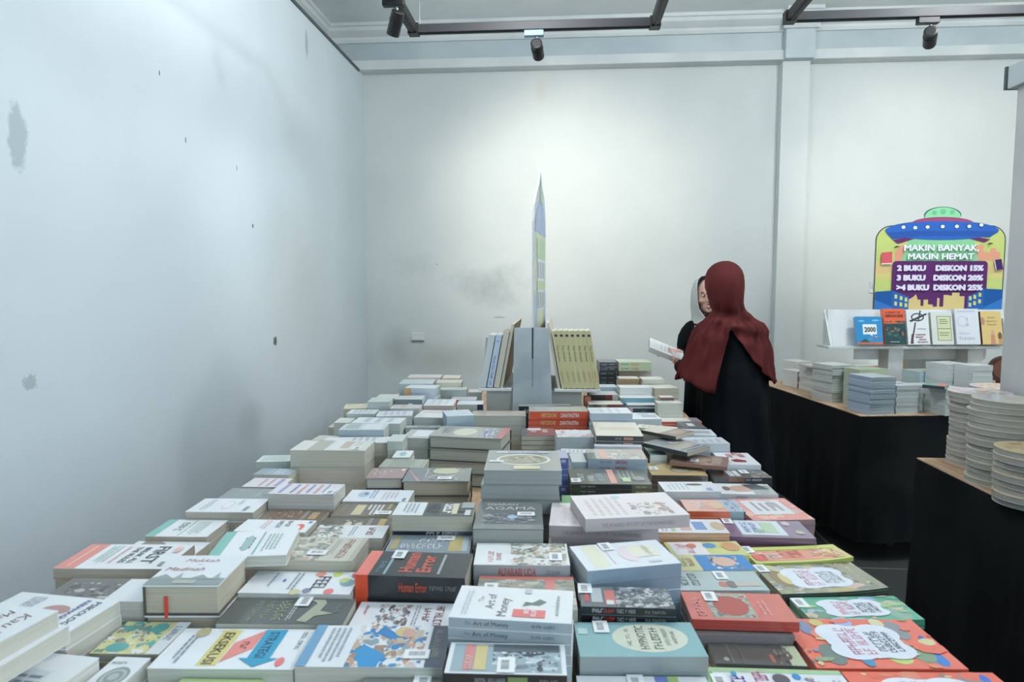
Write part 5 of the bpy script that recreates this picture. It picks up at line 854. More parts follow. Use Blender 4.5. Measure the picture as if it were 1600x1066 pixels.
mb = MB(); mb.box((at_stand(866, 600).x + .001, -.016, zl - .012), (wr, LEN, zl)); bevel(mb.build('ledge', M['white_board'], STD, attr=False), .002)
STACKS.append(dict(d=None, o='F', c=Vector((STD.location.x + (xl + xr) / 2, SY + LEN / 2 - .006)), yaw=0, sx=xr - xl + .01, sy=LEN + .02, t=zl, n=1, z0=TZ, z1=TZ + zl, tilt=None, fixed=True, kw={}, jit=0, c0=Vector((0, 0)), loose=False))
# tall printed sign, a board set on edge in the slot
SG = thing('rocket_sign', 'tall narrow rocket shaped sign standing in the slot of the book stand', 'sign', (STD.location.x + sl, SY + .01, TZ + sz_(560) - TZ + .002), math.radians(-4.5))
z0s = SG.location.z
def sgz(py, s): return at_y(842, py, SY + s).z - z0s
sil = [(0, 0), (0, sgz(345, 0)), (.02, sgz(318, .02)), (.10, sgz(300, .1)), (.19, sgz(284, .19)), (.225, sgz(268, .22)), (.25, sgz(270, .25)), (.30, sgz(292, .3)), (.40, sgz(312, .4)), (.44, sgz(335, .44)), (.45, sgz(360, .45)), (.45, 0)]
sil = [(y, max(0, z)) for y, z in sil]
mb = MB(); n = len(sil)
mb.poly([(.004, y, z) for y, z in sil], 'c6d2d8'); mb.poly([(-.004, y, z) for y, z in reversed(sil)], 'dfe3e2')
for i in range(n):
    (y0, z0), (y1, z1) = sil[i], sil[(i + 1) % n]; mb.poly([(-.004, y0, z0), (-.004, y1, z1), (.004, y1, z1), (.004, y0, z0)], 'e3e5e2')
Hs = sgz(268, .22)
art(mb, [('r', .10, .03, .92, .66, 'd3dcb9'), ('p', [(.03, .03), (.3, .03), (.22, .30), (.08, .36), (.03, .32)], 'bac4dc'), ('p', [(.97, .03), (.7, .03), (.8, .3), (.92, .36), (.97, .32)], 'bac4dc'), ('r', .35, .03, .66, .1, 'd6a9b4'), ('p', [(.05, .66), (.95, .66), (.9, .74), (.7, .82), (.4, .84), (.1, .74)], 'b0bfd8'), ('p', [(.42, .84), (.66, .83), (.54, .96), (.48, .97)], 'bcd0b4'), ('r', .2, .52, .9, .63, 'c3d6b6'), ('r', .22, .40, .84, .52, 'e6eae6'), ('r', .22, .24, .84, .35, 'e6eae6'), ('r', .2, .35, .9, .4, 'c6d7b4')]
    + [('r', .27 + i * .15, .415, .33 + i * .15, .505, '9aa4b8') for i in range(4)] + [('r', .27 + i * .15, .25, .33 + i * .15, .34, '9aa4b8') for i in range(4)],
    Vector((.004, 0, 0)), Vector((0, 1, 0)), Vector((0, 0, 1)), Vector((1, 0, 0)), .47, Hs, .0003)
mb.build('printed_board', M['board'], SG)
UP = Matrix(((0, 0, 1), (1, 0, 0), (0, 1, 0)))        # book on its foot, spine toward the viewer
def stand_book(label, px, w, h, t, lean, y, grp, side=1, **kw):
    """px: where the foot of the spine edge nearest the slope meets the ledge"""
    r = make_book(label, w, h, t, group=grp, **kw); R_ = Matrix.Rotation(lean, 3, 'Y') @ UP; r.rotation_euler = R_.to_euler()
    x0 = at_y(px, 606, y).x
    r.location = Vector((x0, y, TZ + zl + .001)) + R_ @ Vector((w/2, h/2, 0 if side > 0 else -t)) + Vector((0, 0, abs(math.sin(lean)) * t if side * lean > 0 else 0)); return r
la = -math.atan2(876 - 858, 608 - 505)
names7 = ['first', 'second', 'third', 'fourth', 'fifth', 'sixth', 'seventh']
tk = .0225
for i in range(7):
    stand_book('yellow spined novel on the right ledge of the stand, %s from the sloping side' % names7[i], 878 + i * (tk / math.cos(la)) / SY * 1050, .145, .245, tk - .0006, la, SY - .008, 'yellow spined novels on the stand', cov='e4e2d6', page='d9d6c8', spine_col='cfc894',
        spine=[('e', .085, .55, .022, .3, '3f4040'), ('e', .095, .66, .014, .2, '3f4040'), words('Max Havelaar', .26, .3, .42, .36, '6f6648', b=.005), words('Multatuli', .70, .33, .3, .2, 'c48f5c' if i > 4 else 'b4a468')], back='8a3a34' if i == 6 else 'd9d6c4', art_=[('r', 0, .8, 1, 1, 'b9352c')])
lb = math.atan2(799 - 781, 606 - 507); xoff = 0
for i, (lab, tt, hh, ww, kw) in enumerate([
    ('thick cream book leaning on the left slope of the stand, nearest the panel', .024, .24, .16, dict(cov='c9c3b4', page='b8aa94', spine_col='cfcbbd', back='8f7a5c')),
    ('white paperback with blue lettering on its spine, on the left ledge', .024, .225, .145, dict(cov='dfe4e8', page='d6d8d4', spine_col='c4d3e4', spine=[words('Hanya Satu Misal', .4, .3, .42, .45, '3f5a8c', b=.01), words('Seb Rosi', .78, .3, .36, .18, '4f6a94'), ('e', .12, .5, .02, .28, 'a4b8d0')])),
    ('plain white paperback outside the blue lettered one on the left ledge', .027, .225, .145, dict(cov='dfe2e0', page='d9dad4', spine_col='ced5d6'))]):
    r = stand_book(lab, 780 - xoff, ww, hh, tt, lb, SY - .008, 'white books on the left ledge of the stand', -1, **kw); xoff += (tt + .0035) / math.cos(lb) / SY * 1050
for i, lab in enumerate(['thin cream book set farther back on the left ledge, by the white ones', 'thin cream book outermost and farther back on the left ledge']):
    stand_book(lab, 770 - i * 9.5, .145, .20, .02, math.radians(5), SY + .17, 'cream books at the back of the left ledge', -1, cov='d0cfbf', page='d6d4c6', spine_col='c9c8b4')
# ================================================================ round books on the near table
def round_book(label, x, y, z, r, t, top='d9c4c0', art_=(), grp=None, rot=0):
    o = thing('round_board_book', label, 'book', (x, y, z), rot, grp)
    mb = MB(); n = 40
    for a, b2, rr_, c in ((0, .0016, r, 'cfcfca'), (t - .0016, t, r, top)):
        mb.tube((0, 0, a), (0, 0, b2), rr_, c, n)
    art(mb, list(art_), Vector((-r, -r, t)), Vector((1, 0, 0)), Vector((0, 1, 0)), Vector((0, 0, 1)), 2 * r, 2 * r)
    mb.build('cover', M['print'], o)
    mb = MB(); mb.tube((0, 0, .0016), (0, 0, t - .0016), r - .0008, 'b5b3a8', n); mb.build('board_pages', M['paper'], o); return o
def round_stack(desc, px, py, rpx, n, t, seed, top, art_, grp, dr=0.0):
    """px, py: centre of the foot on the table"""
    c = at_z(px, py, TZ); r = rpx; rr = random.Random(seed); proto = None; x, y = c.x, c.y
    for k in range(n):
        lab = '%s, %s' % (desc, ORD[min(n - 1 - k, 15)]) if n - 1 - k < 16 else '%s, low in the stack' % desc
        jx, jy = rr.uniform(-.005, .005), rr.uniform(-.005, .005)
        if k == n - 1: jx += dr
        if proto is None: o = proto = round_book(lab, x + jx, y + jy, TZ + k * t, r, t - .0004, top, art_, grp)
        else:
            o = dup(proto, lab); o.location = (x + jx, y + jy, TZ + k * t); o.rotation_euler = (0, 0, rr.random() * .6)
    return c
pic = lambda s, cols: [('x', .12, .12, .88, .88, 30, cols, s)]
round_stack('round book with a cream and pale blue cover, big front stack', 1566, 754, .102, 15, .0185, 1, 'd3cdb8', pic(3, ['d9d0b4', 'e0dcd0', 'c9d3dc', 'dfe3e8', 'b4c8dc', 'd0c8a8']), 'round books in the big stack')
round_stack('round book with a tan cover, low front stack', 1613, 788, .100, 9, .0185, 2, 'd6bf94', pic(4, ['d9c49c', 'c4a878', 'e0d0b0', 'b9985c']), 'round books with tan covers')
round_stack('round book with a pale pink cover, stack behind the big one', 1528, 724, .098, 15, .0175, 3, 'd9c6c4', pic(5, ['dccac8', 'e6dcd8', '8fb4c0', 'd9bdb4', 'b9d0d4', 'c98a84']), 'round books with pink covers', -.006)
round_stack('round book with a pink and yellow cover, stack at the back', 1556, 704, .100, 14, .018, 4, 'd6c9c8', pic(6, ['dccac8', 'd9d2ae', 'c4b0ae', 'e6e0dc', 'c98a84']), 'round books at the back')
p = at_z(1600, 790, TZ)
# ================================================================ books on the askew table
def FE(d, *a, **k): E(d, *a, **k)
ra = .16
def R_(x0, x1, y): return (x0, y, x1, y - (x1 - x0) * .03)
FE('grey blue book with white striped spine, square stack at the table corner', 'F', 'n', R_(1362, 1401, 590.5), .17, .0124, 14, cov='cfd8dc', page='aab6ba', spine_col='b4c6dc', jit=2)
FE('pale green paged book in the tall stack with a leaning top', 'F', 'n', R_(1301, 1337, 571.5), .17, .0134, 15, cov='cfd8d8', page='b9c4bb', spine_col='d3d6d0', jit=3)
FE('cream paged book right of the grey blue stack', 'F', 'n', R_(1402, 1436, 603), .15, .019, 7, cov='d9dfe4', page='c3c8c2', spine_col='c9cfcf', art_=[('l', .2, .3, .8, .7, 1, '7f8a90')], jit=2)
FE('cream paged book second right of the grey blue stack', 'F', 'n', R_(1439, 1475, 603), .15, .019, 7, cov='d0d8d8', page='c3c8c0', spine_col='c9cfcf', jit=2)
FE('cream paged book third right of the grey blue stack', 'F', 'n', R_(1479, 1512, 608), .15, .02, 6, cov='d0d4d0', page='c0c4bb', spine_col='c9cfcf', jit=2)
FE('pinkish paged book in the stack with a sloping white top', 'F', 'n', R_(1276, 1300, 574), .16, .0155, 10, cov='d3d4cf', page='bfb0a4', spine_col='d6d8d4', jit=2)
FE('pink paged small book in the low stack at the far table edge', 'F', 'n', R_(1246, 1264, 581), .15, .013, 8, cov='dfdcd8', page='c6b4ac', spine_col='dfe0de', jit=1)
FE('white book in the pile behind the low pink stack', 'F', 'n', R_(1246, 1270, 566), .16, .016, 9, cov='e0e0dc', page='d6d3cc', spine_col='dddcd8', jit=2)
FE('pale green book under the orange edged one', 'F', 'n', R_(1343, 1388, 578), .14, .0185, 10, cov='c4d3b4', page='b9c4a4', spine_col='c9d3bf')
FE('white book with an orange front edge on top of the pale green stack', 'F', 'n', R_(1340, 1392, 572.5), .13, .014, 1, base=.186, cov='e0dedb', page='dc8a70', spine_col='dcdcd8', fixed=True)
FE('white book in the stack behind the pink round books', 'F', 'n', R_(1481, 1517, 569.5), .15, .0185, 11, cov='dde2e2', page='bfc6c2', spine_col='c9cfcf')
FE('pale teal book behind the cream paged stacks', 'F', 'n', R_(1437, 1476, 581), .13, .02, 9, cov='c4cdc0', page='a9c3c8', spine_col='b9cfd4')
FE('white flat paperback laid across the pinkish and green paged stacks', 'F', 'n', (1272, 573, 1312, 572), .15, .011, 1, base=.16, cov='dcdedb', page='cfcfc8', spine_col='c9c8c2')
FE('green book with a red block lying on the cream paged stack', 'R', 'n', (1441, 601, 1476, 604), .11, .016, 1, base=.134, cov='6fa48c', page='9aa09c', spine_col='3f4a54', fixed=True, art_=[('r', 0, 0, .9, .4, 'e0705a')])
FE('cream book in the stack behind, under the white shelf', 'F', 'n', R_(1408, 1441, 560), .13, .021, 9, cov='d9d8ca', page='cfccb8', spine_col='c9c6b4')
FE('grey book in the stack behind, under the white shelf', 'F', 'n', R_(1444, 1470, 561), .13, .021, 9, cov='c4c9cc', page='a9b0b4', spine_col='b4babc')
FE('white book in the far stack beside the brown disc', 'F', 'n', R_(1521, 1552, 572), .13, .0195, 9, cov='dfe2e0', page='c9ccc6', spine_col='c9cccb')
FE('pale book in the stack under the rolled brown bag', 'F', 'n', R_(1474, 1506, 562), .13, .021, 9, cov='d3d6d2', page='c6c9c0', spine_col='c9cccb')
FE('brown covered book left of the brown disc', 'F', 'n', R_(1519, 1547, 590), .12, .014, 9, cov='8a6a5c', page='a48c80', spine_col='6f4a3e')
for pa, pb2 in ((1383, 1407), (1511, 1535)):
    a, b2 = at_y(pa, 560, 4.03), at_y(pb2, 560, 4.03)
    STACKS.append(dict(d=None, o='F', c=Vector(((a.x + b2.x) / 2, 4.055)), yaw=math.radians(4), sx=b2.x - a.x + .01, sy=.13, t=.3, n=1, z0=TZ, z1=TZ + .3, tilt=None, fixed=True, kw={}, jit=0, loose=False))
REAL = [s for s in STACKS if s['d']]
if BAKED and len(BAKED) == len(REAL):
    for s, q in zip(REAL, BAKED): s['t'], s['z0'], s['yaw'], s['sx'], s['sy'] = q[:5]; s['c'] = Vector(q[5:7]); s['z1'] = s['z0'] + s['n'] * s['t']
else:
    BAKED = []
    fit_heights(); print('SETTLE', settle()); rest_loose()
    for s, q in pairs():
        r = sat(s, q, 0)
        if r and r[0] > .006 and s['d'] and q['d']: print('CLASH %.3f %.3f | %s | %s' % (r[0], min(s['z1'], q['z1']) - max(s['z0'], q['z0']), s['d'], q['d']))
    for s in REAL:
        dd = (s['c'] - s['c0']).length
        if dd > .025: print('MOVED %.3f t %.2f %s' % (dd, s['t'] / s['t0'], s['d']))
        if len(s['d'].replace(',', ' ').split()) > (13 if s['n'] > 1 else 16): print('LONG', len(s['d'].split()), s['d'])
    print('BAKED=' + repr([tuple(round(x, 4) for x in (s['t'], s['z0'], s['yaw'], s['sx'], s['sy'], s['c'].x, s['c'].y)) for s in REAL]).replace(' ', ''))
STACKS = [s for s in STACKS if s['d']]
print('NBOOKS', sum(s['n'] for s in STACKS))
build_stacks()
# ================================================================ the shelf with upright books
SHY = 3.98; SHA = math.radians(4)
SH = thing('book_shelf', 'white raised shelf holding upright books, on the table across the aisle', 'shelf', (at_y(1440, 540, SHY).x, SHY, TZ), SHA)
hw = (1585 - 1318) / 2 / 1050 * SHY; zs = at_y(1440, 541, SHY).z - TZ; zt2 = at_y(1440, 484, SHY + .05).z - TZ
mb = MB(); mb.box((-hw - .03, -.015, zs - .015), (hw, .14, zs)); bevel(mb.build('shelf_board', M['white_board'], SH, attr=False), .002)
lean = math.radians(12)
mb = MB(); mb.box((-hw, 0, 0), (hw, .012, (zt2 - zs) / math.cos(lean))); o = mb.build('back_board', M['white_board'], SH, attr=False); o.location = (0, .035, zs); o.rotation_euler = (-lean, 0, 0)
mb = MB(); mb.poly([(-hw - .012, .0, zs), (-hw - .012, .1, zs), (-hw - .012, .1, zt2)]); mb.poly([(-hw, .0, zs), (-hw, .1, zt2), (-hw, .1, zs)]); mb.poly([(-hw - .012, 0, zs), (-hw - .012, .1, zt2), (-hw, .1, zt2), (-hw, 0, zs)]); mb.poly([(-hw - .012, .1, zs), (-hw, .1, zs), (-hw, .1, zt2), (-hw - .012, .1, zt2)]); mb.build('end_gusset', M['white_board'], SH, attr=False)
for pa, pb2 in ((1383, 1407), (1511, 1535)):
    a = at_y(pa, 560, SHY + .05).x - SH.location.x; b2 = at_y(pb2, 560, SHY + .05).x - SH.location.x
    mb = MB(); mb.box((a, .02, 0), (b2, .13, zs - .015)); bevel(mb.build('post', M['white_board'], SH, attr=False), .002)
mb = MB(); mb.box((-hw * .62, .125, zs - .09), (hw * .9, .14, zs - .016)); mb.build('rear_rail', M['white_board'], SH, attr=False)
def shelf_book(label, pa, pb2, py, t, **kw):
    y = SHY - .004 + (((pa + pb2) / 2 - 1440) / 1050 * SHY) * math.sin(SHA)
    a, b2 = at_y(pa, 540, y), at_y(pb2, 540, y); w_ = b2.x - a.x; h_ = (at_y(pa, py, y + .03).z - (TZ + zs)) / math.cos(lean)
    r = make_book(label, w_ - .002, h_, t, group='books facing out on the white shelf', **kw)
    R0 = Matrix(((1, 0, 0), (0, 0, -1), (0, 1, 0))); Rm = Matrix.Rotation(SHA, 3, 'Z') @ Matrix.Rotation(-lean, 3, 'X') @ R0
    r.rotation_euler = Rm.to_euler(); r.location = Vector(((a.x + b2.x) / 2, y + .026 - t / math.cos(lean) - .002, TZ + zs + math.sin(lean) * t + .001)) + Rm @ Vector((0, h_/2, 0)); return r
shelf_book('blue comic with a white panel reading 2000 on the shelf', 1334, 1376, 498, .03, cov='2f8fc8', art_=[('r', 0, 0, 1, .08, 'c9705c'), ('r', .24, .36, .78, .72, 'eef1f0'), ('p', [(.5, .36), (.6, .36), (.6, .28)], 'eef1f0'), words('2000', .30, .45, .17, .44, '23272a', b=.03), ('e', .2, .84, .12, .03, '8fc4e0'), ('e', .75, .86, .14, .03, '8fc4e0'), ('x', .45, .18, .9, .3, 12, ['c98a84', 'e6d0c4', '3f5a6c', 'd9b45c'], 2), ('p', [(.1, .08), (.5, .08), (.3, .2)], '2f5f58')])
shelf_book('orange and dark green book titled A Diary of Genocide on the shelf', 1377, 1412, 486, .03, cov='e3653f', art_=[('r', 0, 0, 1, .58, '24494e'), ('x', 0, .45, 1, .66, 20, ['24494e', '2f5a58', '1f3f44'], 4), ('x', .1, .15, .9, .5, 24, ['2f6f68', '1f3a40', '3f7a6c', 'a9603f'], 5), words('A DIARY OF', .1, .87, .055, .8, '4a2a24', b=.02), words('GENOCIDE', .08, .76, .08, .84, '4a2a24', b=.03), ('l', .25, .05, .75, .09, 1, 'c9cfc4')])
shelf_book('white book with a black barbed wire drawing on the shelf', 1414, 1450, 487, .026, cov='e0e3e3', art_=[('p', [(.12, .02), (.2, .02), (.42, .62), (.36, .64)], '4a4644'), ('p', [(.1, .02), (.24, .02), (.26, .3), (.18, .3)], '5a4440'), ('e', .5, .78, .3, .12, '3f4244'), ('e', .5, .78, .24, .085, 'e0e3e3'), ('p', [(.1, .68), (.2, .64), (.95, .86), (.9, .9)], '3f4244'), ('p', [(.5, .7), (.62, .98), (.68, .96), (.56, .68)], '3f4244'), words('PALESTINE', .36, .26, .042, .6, '7a4a4c', b=.03), words('BIGGEST', .36, .19, .042, .55, '9a4a4c', b=.03), words('PRISON', .5, .12, .042, .45, '7f5a5c', b=.03), words('ON EARTH', .42, .05, .042, .52, '9a4a4c', b=.03), ('l', .45, .42, .9, .47, 1, '8a8f92')])
shelf_book('cream book with a framed green label on the shelf', 1452, 1487, 491, .026, cov='d6d9d2', art_=[('r', .26, .12, .92, .88, '5f6652'), ('r', .285, .135, .895, .865, 'd0d3a8'), ('r', .285, .48, .895, .50, '6f7660'), ('l', .38, .62, .8, .8, 3, '7f8664'), ('l', .36, .25, .84, .4, 2, '8a9070')])
shelf_book('pale white book titled Sejarah Tuhan on the shelf', 1488, 1527, 486, .03, cov='d9dde2', art_=[words('SEJARAH', .12, .28, .055, .8, 'a9b3bf', b=.01), words('TUHAN', .10, .12, .09, .84, '9aa6b4', b=.01), ('e', .3, .65, .22, .16, 'cdd3d9'), ('e', .3, .65, .17, .12, 'd9dde2'), ('e', .5, .55, .06, .04, 'b4bcc4'), ('e', .5, .7, .03, .06, 'b4bcc4'), ('l', .1, .9, .9, .96, 1, 'b4bdc8')])
shelf_book('yellow book titled Money Growth Mindset on the shelf', 1528, 1562, 490, .03, cov='dcbf7c', spine_col='6f2f34', art_=[words('MONEY', .3, .78, .055, .42, '5a4f34', b=.02), words('GROWTH', .26, .67, .055, .5, '5a4f34', b=.02), words('MINDSET', .3, .57, .05, .45, '5a4f34', b=.02), ('e', .08, .7, .1, .12, 'b98a6c'), ('p', [(.4, .0), (.64, .0), (.6, .3), (.44, .3)], 'cf8f74'), ('e', .52, .36, .07, .06, 'd9a48c'), ('e', .86, .25, .1, .12, '6f5648'), ('p', [(.74, 0), (1, 0), (1, .2), (.8, .16)], 'c99a70')])
shelf_book('white book with black marks at the far end of the shelf', 1564, 1586, 500, .028, cov='dfe0e0', art_=[('l', .1, .7, .9, .9, 2, '3f4244'), ('e', .4, .4, .3, .1, '4f5254')])
# ================================================================ discount sign
PYY = SHY + .12; PW = (1559.5 - 1367.5) / 1050 * PYY
PO = thing('discount_sign', 'flying saucer discount sign reading MAKIN BANYAK, MAKIN HEMAT, standing behind the shelf', 'sign', (at_y(1463.5, 480, PYY).x, PYY, TZ + zs), SHA)
def pz(cy): return (at_y(1463, 300 + cy / 4.1, PYY).z - PO.location.z)
def pp(cx, cy): return ((cx - 507.5) / 785 * PW, pz(cy))
def rrect(x0, x1, y0, y1, r, n=8, bot=False):
    P = []
    for (cx, cy, a0) in ((x1 - r, y0 + r, 270), (x1 - r, y1 - r, 0), (x0 + r, y1 - r, 90), (x0 + r, y0 + r, 180)):
        if not bot and a0 in (0, 90):
            P.append((x1, y1) if a0 == 0 else (x0, y1)); continue
        for i in range(n + 1):
            a = math.radians(a0 + 90 * i / n); P.append((cx + r * math.cos(a), cy + r * math.sin(a)))
    return P
def ell(cx, cy, rx, ry, a0=0, a1=360, n=36): return [(cx + rx * math.cos(math.radians(a0 + (a1 - a0) * i / n)), cy + ry * math.sin(math.radians(a0 + (a1 - a0) * i / n))) for i in range(n + (0 if a1 - a0 == 360 else 1))]
mb = MB(); layer = [0]
def face(pts, col):
    layer[0] += 1; P = [pp(*p) for p in pts]; ar = sum(P[i][0] * P[(i + 1) % len(P)][1] - P[(i + 1) % len(P)][0] * P[i][1] for i in range(len(P)))
    if ar < 0: P.reverse()
    mb.poly([(x, -.006 - .00022 * layer[0], z) for x, z in P], col)
def solid(pts, col):
    P = [pp(*p) for p in pts]; ar = sum(P[i][0] * P[(i + 1) % len(P)][1] - P[(i + 1) % len(P)][0] * P[i][1] for i in range(len(P)))
    if ar < 0: P.reverse()
    mb.poly([(x, -.006, z) for x, z in P], col); mb.poly([(x, 0, z) for x, z in reversed(P)], 'd8d8d4')
    for i in range(len(P)):
        (a, b2), (c, d) = P[i], P[(i + 1) % len(P)]; mb.poly([(a, 0, b2), (c, 0, d), (c, -.006, d), (a, -.006, b2)], 'd8d8d4')
bottom = 972
solid(rrect(115, 900, 215, bottom, 95), '2f2f45')
solid(ell(512, 150, 112, 54), '2a5a50'); solid(ell(510, 250, 347, 66), '23356a')
face(rrect(121, 894, 221, bottom - 2, 90), 'c8d47c'); 
face([(121, 440), (894, 440), (894, 560), (121, 560)], 'd9cf84'); face([(121, 470), (894, 470), (894, 520), (121, 520)], 'e0c486')
face([(235, 440), (235, 375), (255, 375), (255, 345), (285, 345), (285, 330), (300, 330), (300, 440)], 'e7a284'); face([(720, 440), (720, 345), (745, 345), (745, 330), (768, 340), (768, 380), (805, 390), (815, 360), (840, 360), (850, 380), (870, 390), (870, 440)], 'e7a284')
face([(318, 285), (705, 285), (742, 452), (272, 452)], '8fd09a')
face(ell(512, 160, 108, 60), '8fd6a4')
for cx, cy, r in ((460, 135, 15), (512, 128, 18), (566, 132, 15)): face(ell(cx, cy, r, r), '74c08c')
face(ell(512, 200, 184, 38), '97406c'); face(ell(512, 196, 170, 26), 'a84c78')
face([(216, 310), (330, 285), (700, 285), (805, 305), (770, 325), (640, 290), (380, 290), (250, 333)], '6f2f66')
face(ell(510, 248, 343, 60), '2f66bc'); face([(175, 262), (330, 250), (700, 250), (848, 255), (800, 292), (660, 284), (370, 284), (215, 305)], '2a58a8')
for cx, cy in ((277, 227), (348, 230), (422, 226), (512, 223), (597, 222), (671, 222), (743, 213)): face(ell(cx, cy, 15, 13), '20304f'); face(ell(cx, cy, 12, 11), 'e9eef2')
face(ell(512, 288, 200, 10), '8fd09a') if 0 else None
face(rrect(220, 795, 443, 765, 24), '5f2a68'); 
face([(325, 755), (325, 690), (355, 672), (370, 655), (382, 690), (400, 690), (400, 730), (418, 730), (418, 690), (445, 690), (445, 720), (475, 722), (475, 735), (500, 735), (500, 680), (514, 680), (514, 735), (538, 735), (538, 660), (560, 660), (588, 665), (588, 645), (634, 645), (634, 668), (665, 668), (665, 755)], 'dcc484')
face([(121, 640), (225, 632), (225, 760), (121, 760)], '1f5aa0'); face([(225, 632), (327, 672), (327, 760), (225, 760)], '2a68b0'); face([(121, 690), (225, 735), (225, 800), (121, 800)], '3378c0')
face([(894, 625), (780, 620), (780, 760), (894, 760)], '1f5aa0'); face([(780, 620), (682, 672), (682, 760), (780, 760)], '2a68b0'); face([(894, 680), (780, 740), (780, 800), (894, 800)], '3378c0')
for cx, cy in ((248, 670), (280, 680), (310, 690), (248, 715), (280, 720), (310, 725), (698, 680), (725, 672), (755, 658), (698, 722), (725, 712), (755, 700)): face([(cx - 8, cy - 14), (cx + 8, cy - 10), (cx + 8, cy + 14), (cx - 8, cy + 12)], 'd9d884')
face([(121, 760), (894, 760), (894, bottom - 3), (121, bottom - 3)], '2a5a9c')
face([(148, 390), (212, 383), (214, 455), (150, 458)], 'df5f66'); face([(150, 458), (214, 455), (212, 462), (150, 465)], 'eee8e4'); face([(832, 436), (872, 430), (886, 496), (846, 502)], '472a6a'); face([(828, 436), (832, 436), (846, 502), (840, 502)], 'e6e4e0')
for cx, cy in ((237, 354), (797, 334)): face([(cx - 22, cy + 6), (cx, cy - 8), (cx + 22, cy - 2), (cx, cy + 4)], '3a4038')
def ptext(s, x0, x1, ybase, cap, col, sh=None):
    (X0, Z), (X1, _) = pp(x0, ybase), pp(x1, ybase); hh = abs(pp(0, ybase - cap)[1] - Z); vs, fs, wd = text_mesh(s, .035); kx = (X1 - X0) / wd; layer[0] += 1
    if sh: mb.mesh([(X0 + x * kx + .004, -.006 - .00022 * layer[0], Z + y * hh - .004) for x, y in vs], fs, sh); layer[0] += 1
    for dx, dz in ((-.0026, 0), (.0026, 0), (0, .0016), (0, -.0016), (0, 0)): layer[0] += .15; mb.mesh([(X0 + x * kx + dx, -.006 - .00022 * layer[0], Z + y * hh + dz) for x, y in vs], fs, col)
ptext('MAKIN BANYAK,', 284, 732, 378, 40, 'eef0f2', '47305c'); ptext('MAKIN HEMAT', 308, 704, 432, 38, 'eef0f2', '47305c')
for y, a, b2, q2 in ((504, '2 BUKU', 'DISKON 15%', 478), (566, '3 BUKU', 'DISKON 20%', 467), (628, '>4 BUKU', 'DISKON 25%', 470)):
    ptext(a, 246, 440 if '>' in a else 416, y, 33, 'e6dff0'); ptext(b2, q2, 764, y, 33, 'e6dff0')
mb.build('printed_board', M['board'], PO)
# brown disc and rolled bag behind the stacks
c = at_y(1567, 577, 3.72)
DI = thing('wooden_disc', 'dark brown round wooden disc standing by the grey partition edge', 'disc', c, math.radians(-12)); rad = 42 / 2 / 1050 * 3.72 * .95
mb = MB(); mb.tube((0, -.012, 0), (0, .012, 0), rad, n=36); bevel(mb.build('disc_face', M['brown'], DI, attr=False), .004)
mb = MB(); mb.tube((0, -.016, 0), (0, -.011, 0), rad * .72, n=30); mb.build('inner_ring', mat('brown_light', '6b402a', .5, .4), DI, attr=False)
mb = MB(); z_ = TZ - c.z; mb.box((-.05, -.03, z_), (.05, .03, z_ + .012)); mb.box((-.02, .013, z_), (.02, .028, -.02)); mb.build('easel_foot', M['brown'], DI, attr=False)
q_ = [s for s in STACKS if 'rolled brown bag' in s['d']][0]; yb_ = q_['c'].y; a, b2 = at_y(1473, 556, yb_), at_y(1504, 556, yb_); a.z = q_['z1'] + .0145
RB = thing('rolled_bag', 'dark brown rolled bag lying on pale books under the white shelf', 'bag', (a.x, yb_, a.z), 0)
mb = MB(); L_ = b2.x - a.x; mb.mesh(*loft([[(x * L_, r * math.cos(2*PI*j/16), r * .9 * math.sin(2*PI*j/16)) for j in range(16)] for x, r in ((0, .012), (.03, .015), (.1, .0155), (.5, .0165), (.9, .0155), (.97, .015), (1, .011))])); mb.build('roll', mat('bag_brown', '3f2a22', .8, .2), RB, smooth=True, attr=False)
mb = MB(); mb.tube((L_ * .3, 0, 0), (L_ * .34, 0, 0), .0172, n=16); mb.build('tie', mat('bag_tie', '2a1c18', .8, .2), RB, attr=False)
# ================================================================ two people beside the table
M['skin'] = noise_mix(mat('skin', 'd2ab9b', .5, .4), 'cda392', 'd8b3a4', 18, 3)
M['maroon'] = noise_mix(mat('maroon_cloth', '592223', .85, .25), '541e1e', '602728', 5, 4)
M['maroon_dark'] = noise_mix(mat('dark_maroon_knit', '3f1618', .9, .2), '3a1416', '45191b', 9, 4)
M['abaya'] = noise_mix(mat('black_dress_cloth', '0f1316', .9, .15), '0d1114', '13181b', 5, 4)
M['scarf_grey'] = noise_mix(mat('pale_grey_scarf', 'c2c6c5', .85, .2), 'bbbfbe', 'c9cccb', 6, 4)
M['eye_white'] = mat('eye_white', 'e6e4e0', .3); M['iris'] = mat('iris', '2a1a14', .3); M['lip'] = mat('lips', 'a8555a', .4); M['teeth'] = mat('teeth', 'ece8e0', .3); M['brow'] = mat('brow', '3a2620', .8)
def ev_mesh(o):
    bpy.context.view_layer.update(); dg = bpy.context.evaluated_depsgraph_get(); me = bpy.data.meshes.new_from_object(o.evaluated_get(dg)); return me
